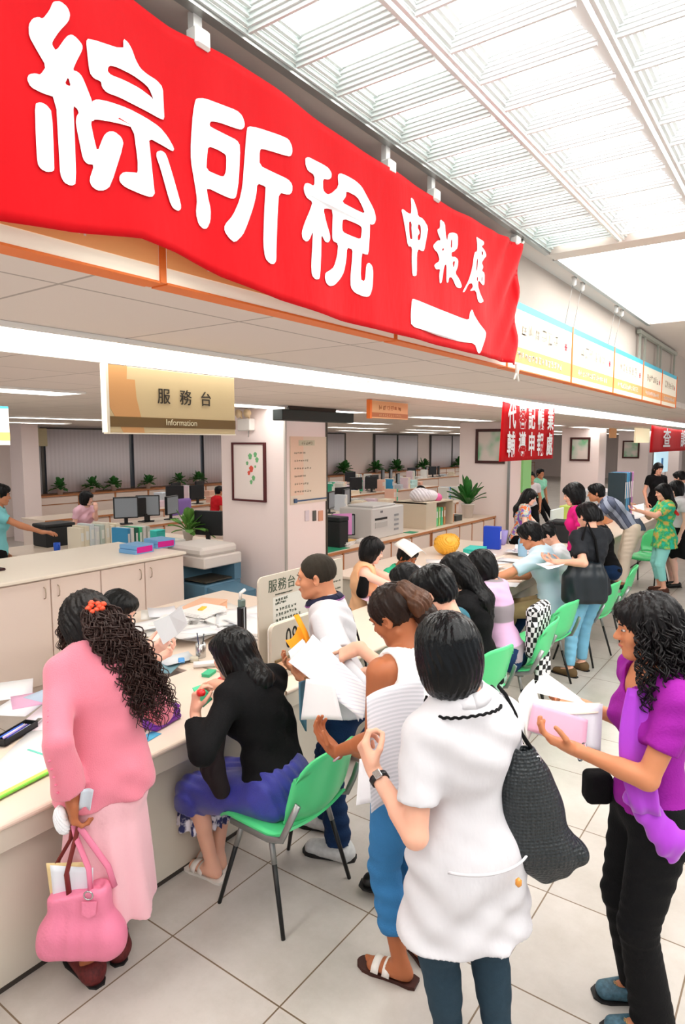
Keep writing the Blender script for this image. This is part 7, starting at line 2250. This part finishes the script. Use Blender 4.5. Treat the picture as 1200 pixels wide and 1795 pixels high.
# pen case
p = GZ(28, 1292, z); M = Matrix.Translation((p[0], p[1], z + .008)) @ Matrix.Rotation(math.radians(22), 4, 'Z')
t = thing('pen_tray', 'open black pen tray full of pens on the near counter', 'pen tray', p)
MB().box((-.035, -.11, 0), (.035, .11, .006), M=M).box((-.035, -.11, 0), (-.031, .11, .03), M=M).box((.031, -.11, 0), (.035, .11, .03), M=M).box((-.035, -.11, 0), (.035, -.106, .03), M=M).box((-.035, .106, 0), (.035, .11, .03), M=M).build('tray', M_dark, t)
for k, rgb in enumerate(((60, 110, 230), (236, 236, 240), (190, 160, 220), (40, 60, 160), (220, 224, 236))):
    tag(MB().tube([M @ Vector((-.024 + .012 * k, -.08 + .01 * (k % 2), .020)), M @ Vector((-.022 + .011 * k, .075, .022))], .0045, 6).build('pen', mat('pen_%d_%d_%d' % rgb, rgb, .3)), ['bright blue', 'white', 'lilac', 'navy', 'pale'][k] + ' pen lying in the black pen tray', 'pen')
tag(MB().box((-.02, -.02, 0), (.02, .03, .006), M=M @ Matrix.Translation((.07, .05, -.008))).build('eraser', mat('red_gloss', (214, 24, 24))), 'small red item beside the pen tray', 'eraser')
tag(MB().box((-.01, -.05, 0), (.012, .05, .012), M=Matrix.Translation([float(v) for v in GZ(62, 1270, z + .012)]) @ Matrix.Rotation(.6, 4, 'Z')).build('stapler', mat('steel', (190, 190, 190))), 'small metal ruler clip lying by the pen tray', 'clip')
# purple pouch stack
p = GZ(282, 1268, z)
for k in range(3):
    S = SDF(); S.u(rbox(p + np.array((.004 * k, -.006 * k, .016 + .028 * k)), (.055, .095, .015), np.array([[.98, .17, 0], [-.17, .98, 0], [0, 0, 1]]), .013))
    S.noise(lambda P: wav(P, (1, .5, .2), .04, .0015, k), .003)
    t = thing('pouch', ['bottom', 'middle', 'top'][k] + ' purple zipped pouch of the three stacked beside the pink jacket', 'pouch', p + np.array((0, 0, .028 * k)))
    sdf_mesh('pouch_body', S, .004, mat('purple_pouch', (124, 48, 170), .5, bump=(60, .3)), t)
    MB().tube([p + np.array((.057, -.07, .016 + .028 * k)), p + np.array((.040, .09, .016 + .028 * k))], .002, 5).build('zip', mat('zip_violet', (70, 20, 110), .5), t)
tag(MB().lathe(p + np.array((-.02, -.035, .089)), [(.004, 0), (.026, .0), (.028, .006), (.018, .012), (.003, .013)], 12).build('green_charm', mat('lime_charm', (120, 224, 70), .4)), 'round lime green charm on the purple pouches', 'charm')
tag(MB().lathe(p + np.array((.0, .02, .089)), [(.003, 0), (.014, .0), (.012, .006), (.002, .008)], 10).build('yellow_charm', mat('yellow_charm', (240, 214, 110), .4)), 'small yellow charm on the purple pouches', 'charm')
sheet(262, 1292, .06, .10, 10, (90, 176, 214), 'small blue card under the purple pouches', .002)
# items around the clerk: heap of paper on the side desk
pal2 = [(246, 246, 248), (250, 250, 250), (238, 240, 246), (244, 242, 236), (232, 236, 240)]
rr = random.Random(21)
for k in range(34):
    px = rr.uniform(262, 452); py = rr.uniform(1075, 1128) if k > 6 else rr.uniform(1060, 1085)
    p = GZ(px, py, z)
    if p[1] > 4.2 or p[0] < -4.4 or p[0] > -2.62: continue
    dz = .004 + .0022 * k
    sheet(px, py, .21, .297, rr.uniform(0, 180), rr.choice(pal2), 'white form in the loose heap of papers behind the number sign', dz, 'loose forms heaped on the side desk', bend=rr.uniform(0, .02))
for (px, py, n, lb) in ((300, 1105, 10, 'tall pile of forms near the folded leaflet'), (355, 1092, 14, 'tallest pile of white forms in the paper heap'), (400, 1100, 9, 'pile of forms left of the black pen stand'), (445, 1122, 12, 'pile of forms right of the black pen stand')):
    p = GZ(px, py, z); stack(p[0], p[1], z, n, .22, .30, lb, rr.uniform(-30, 30), th=.008)
p = GZ(355, 1078, z); boxy('carton', p[0], p[1], z, .24, .42, .09, (232, 176, 140), 'orange-tan flat carton at the back of the paper heap', 'box', 20, lid=(240, 190, 156))
tag(MB().box((-.02, -.05, 0), (.02, .05, .008), M=Matrix.Translation([float(v) for v in (GZ(355, 1092, z) + np.array((0, 0, .113)))]) @ Matrix.Rotation(.5, 4, 'Z')).build('yellow_tag', mat('yellow_tag', (250, 206, 60), .6)), 'yellow sticker pad on the paper heap', 'sticker pad')
sheet(285, 1168, .20, .26, 30, (120, 158, 170), 'grey-green plastic folder in front of the clerk', .004)
sheet(315, 1160, .16, .22, -10, (226, 232, 236), 'pale sheet over the grey-green folder', .006, bend=.02)
tag(MB().box((-.02, -.035, 0), (.02, .035, .018), M=Matrix.Translation([float(v) for v in GZ(318, 1160, z + .008)]) @ Matrix.Rotation(.9, 4, 'Z'), bev=.005).build('blue_gadget', mat('sky_blue', (70, 160, 230), .4)), 'small sky blue gadget on the grey-green folder', 'gadget')
# metal cup of pens, calculator, tape
p = GZ(352, 1152, z)
t = thing('pen_cup', 'metal pen cup between the clerk and the seated woman', 'cup', p)
MB().lathe(p, [(.030, 0), (.032, .002), (.034, .095), (.031, .095), (.029, .01)], 16).build('cup', M_steel, t)
for k in range(4):
    tag(MB().tube([p + np.array((.01 * math.cos(k * 1.6), .01 * math.sin(k * 1.6), .01)), p + np.array((.03 * math.cos(k * 1.6), .03 * math.sin(k * 1.6), .14 + .01 * k))], .004, 6).build('pen', mat('pen_%d' % k, [(30, 34, 40), (60, 70, 80), (210, 210, 214), (50, 60, 90)][k], .4)), ['black', 'grey', 'silver', 'navy'][k] + ' pen standing in the metal cup', 'pen')
p = GZ(340, 1160, z)
tag(MB().lathe(p, [(.02, 0), (.028, .004), (.028, .03), (.02, .034)], 14).build('tape_roll', mat('tape_clear', (206, 200, 180), .3)), 'clear tape roll beside the metal pen cup', 'tape')
p = GZ(366, 1183, z); boxy('stamp_box', p[0], p[1], z, .05, .09, .02, (70, 190, 140), 'small green stamp box before the seated woman', 'box', 20)
p = GZ(384, 1196, z); o = MB().tube([p + np.array((0, -.03, .012)), p + np.array((0, .05, .02))], [.012, .016], 10).build('red_stapler', mat('red_gloss', (214, 24, 24))); tag(o, 'red cylinder-shaped stamp on the counter by the seated woman', 'stamp')
sheet(362, 1170, .06, .16, -40, (250, 250, 250), 'narrow white strip of paper curling beside the pen cup', .004, bend=.03)
# tall black card rack
p = GZ(425, 1160, z)
t = thing('form_stand', 'tall narrow black stand with grey clip beside the 08 sign', 'stand', p)
MB().box((p[0] - .02, p[1] - .025, z), (p[0] + .02, p[1] + .025, z + .36), bev=.004).build('column', mat('glossy_black', (20, 22, 28), .3), t)
MB().box((p[0] + .02, p[1] - .004, z + .04), (p[0] + .024, p[1] + .004, z + .36)).build('stripe', mat('pale_stripe', (170, 180, 190), .4), t)
MB().box((p[0] - .018, p[1] - .022, z + .36), (p[0] + .018, p[1] + .022, z + .41), bev=.006).build('grey_cap', mat('cap_grey', (110, 130, 126), .4), t)
MB().tube([(p[0], p[1] - .01, z + .41), (p[0], p[1] - .01, z + .45), (p[0], p[1] + .03, z + .465)], .011, 8).build('clip', M_white, t)
# far counter objects
S = SDF(); p = GZ(782, 972, z + .0); c = p + np.array((.0, .0, .13))
S.u(ell(c, (.13, .17, .12))); S.u(ell(c + (.0, .12, .02), (.1, .09, .09)), .04); S.u(ell(c + (0, -.1, .03), (.1, .08, .09)), .04)
S.noise(lambda P: wav(P, (.5, 1, .8), .07, .016, 4, sharp=True) + wav(P, (1, -.4, .6), .045, .009, 7, sharp=True), .04); S.cut(plane((0, 0, z + .001), -Z3))
tag(sdf_mesh('plastic_bag', S, .01, mat('yellow_bag', (250, 190, 60), .45, spec=.5)), 'crumpled yellow plastic bag on the counter in the middle distance', 'bag')
for (px, py, w, l, rz, lb) in ((700, 1005, .25, .35, 20, 'beside the clerk in peach vest'), (725, 1000, .22, .3, -20, 'right of the clerk in peach vest'), (690, 1050, .25, .35, 50, 'left of the polo shirt shoulder strap'), (850, 990, .24, .32, 15, 'behind the yellow bag'), (880, 985, .22, .3, -30, 'near the seated man in pale blue'), (905, 1000, .22, .3, 40, 'under the hand of the man in pale blue'), (870, 1012, .22, .3, 0, 'at the counter edge before the man in pale blue'), (835, 1000, .24, .32, 70, 'between the lilac top and the man in pale blue')):
    sheet(px, py, w, l, rz, (248, 248, 250), 'white sheet on the counter ' + lb, .003)
for (px, py, n, lb) in ((712, 1010, 8, 'thick pile of forms right of the clerk in peach vest'), (920, 968, 6, 'pile of forms behind the man in pale blue'),(680, 1040, 5, 'pile of pink and white forms near the peach vest clerk')):
    p = GZ(px, py, z); stack(p[0], p[1], z, n, .24, .34, lb, 15, rgb=(246, 240, 246))
p = GZ(862, 962, z); binder(p[0], p[1], z, .10, .22, .30, (30, 70, 200), 'bright blue upright file box on the far counter', rz=10, name='file_box')
p = GZ(832, 968, z); boxy('letter_tray', p[0], p[1], z, .22, .34, .06, (50, 200, 190), 'turquoise tray left of the bright blue file box', 'tray', 10)
p = GZ(880, 955, z); tag(MB().lathe(p, [(.03, 0), (.05, .02), (.075, .20), (.07, .20), (.045, .03)], 14).build('paper_bin', mat('lavender', (170, 160, 226), .5)), 'lavender tapered cup on the far counter', 'cup')
p = GZ(915, 975, z); t = thing('water_bottle', 'clear blue water bottle standing on the far counter', 'bottle', p)
MB().lathe(p, [(.05, 0), (.055, .01), (.055, .20), (.025, .26), (.022, .29)], 16).build('bottle', mat('bottle_blue', (150, 200, 236), .15, spec=.7), t)
MB().lathe(p + np.array((0, 0, .29)), [(.024, 0), (.024, .025)], 12).build('cap', mat('cap_blue', (50, 110, 210), .4), t)
# far clerk bays
boxy('computer', -2.85, 9.30, CT, .30, .34, .30, (30, 34, 38), 'dark computer box beside the floral clerk on the far counter', 'computer')
tag(MB().box((-3.08, 9.45, CT), (-3.05, 10.0, CT + .42), bev=.004).build('desk_screen', mat('frosted_panel', (226, 240, 236), .4)), 'frosted white desk divider right of the floral clerk', 'divider')
tag(MB().box((-2.95, 9.6, CT), (-2.62, 10.1, CT + .05), bev=.004).build('letter_tray', mat('yellow_tray', (246, 226, 120), .5)), 'pale yellow tray on the farthest counter', 'tray')
tag(MB().box((-3.4, 10.9, CT), (-3.2, 11.6, CT + .35), bev=.004).build('partition', mat('lime_board', (206, 226, 110), .5)), 'lime yellow low board behind the striped shirt', 'board')
boxy('carton', -3.0, 11.9, CT, .35, .4, .3, (206, 140, 100), 'brown carton on the farthest counter by the tall folders', 'box')
boxy('machine', -3.6, 14.2, 0.0, .6, .7, 1.15, (220, 224, 226), 'grey office machine standing between the second and third pillars', 'machine')
rr = random.Random(33)
for k, (px, py) in enumerate(((690, 1012), (705, 1022), (680, 1022), (716, 1040), (732, 1022), (700, 1042), (740, 1008), (664, 1052), (676, 1066), (760, 1000), (770, 990), (845, 976), (862, 998), (826, 978), (895, 985), (905, 972), (812, 990), (930, 962), (880, 1028), (850, 1020))):
    sheet(px, py, .21, .297, rr.uniform(0, 180), rr.choice(pal2 + [(246, 206, 226)]), 'loose form strewn over the counter in the middle distance', .005 + .0012 * k, 'loose forms on the middle counter', bend=rr.uniform(0, .03))
# upright blue folders and light screen at the far right
for k, rgb in enumerate(((40, 60, 70), (60, 150, 190), (50, 130, 180), (36, 50, 70), (190, 130, 190))):
    binder(-2.9, 12.6 + .14 * k, CT, .10, .30, .85, rgb, ['dark', 'light blue', 'mid blue', 'navy', 'mauve'][k] + ' tall upright folder on the farthest counter', rz=0)
c = W(1160, 806, 18)
t = thing('display_board', 'pale blue and white illuminated notice under the far red banner', 'board', c)
MB().box((c[0] - .05, c[1] - .9, c[2] - .35), (c[0], c[1] + .9, c[2] + .42)).build('panel', mat('pale_blue_panel', (196, 232, 246), .5, emit=.4), t)
MB().box((c[0], c[1] - .12, c[2] - .22), (c[0] + .01, c[1] + .12, c[2] + .05)).build('blue_figure', mat('blue_figure', (60, 150, 220), .5), t)
MB().box((c[0] - .03, c[1] - .7, c[2] - 1.9 - (c[2] - 1.9 if c[2] < 1.9 else 0)), (c[0] - .02, c[1] - .66, c[2] - .35)).box((c[0] - .03, c[1] + .66, 0), (c[0] - .02, c[1] + .7, c[2] - .35)).build('post', M_dark, t)
# small signs hanging far right
for k, (px, py, w_, h_, rgb, lb) in enumerate(((1074, 752, .30, .45, (226, 170, 120), 'small cream and tan hanging sign near the fourth pillar'), (1125, 762, .8, .40, (250, 240, 200), 'pale yellow lit sign left of the far red banner'))):
    c = W(px, py, 16.5)
    o = MB().box((c[0] - .02, c[1] - w_, c[2] - h_ / 2), (c[0] + .02, c[1] + w_, min(c[2] + h_ / 2, ZC - .03))).box((c[0] - .002, c[1], c[2]), (c[0] + .002, c[1] + .004, ZC)).build('hanging_sign', mat('far_sign_%d' % k, rgb, .5, emit=.3 * k)); tag(o, lb, 'sign')
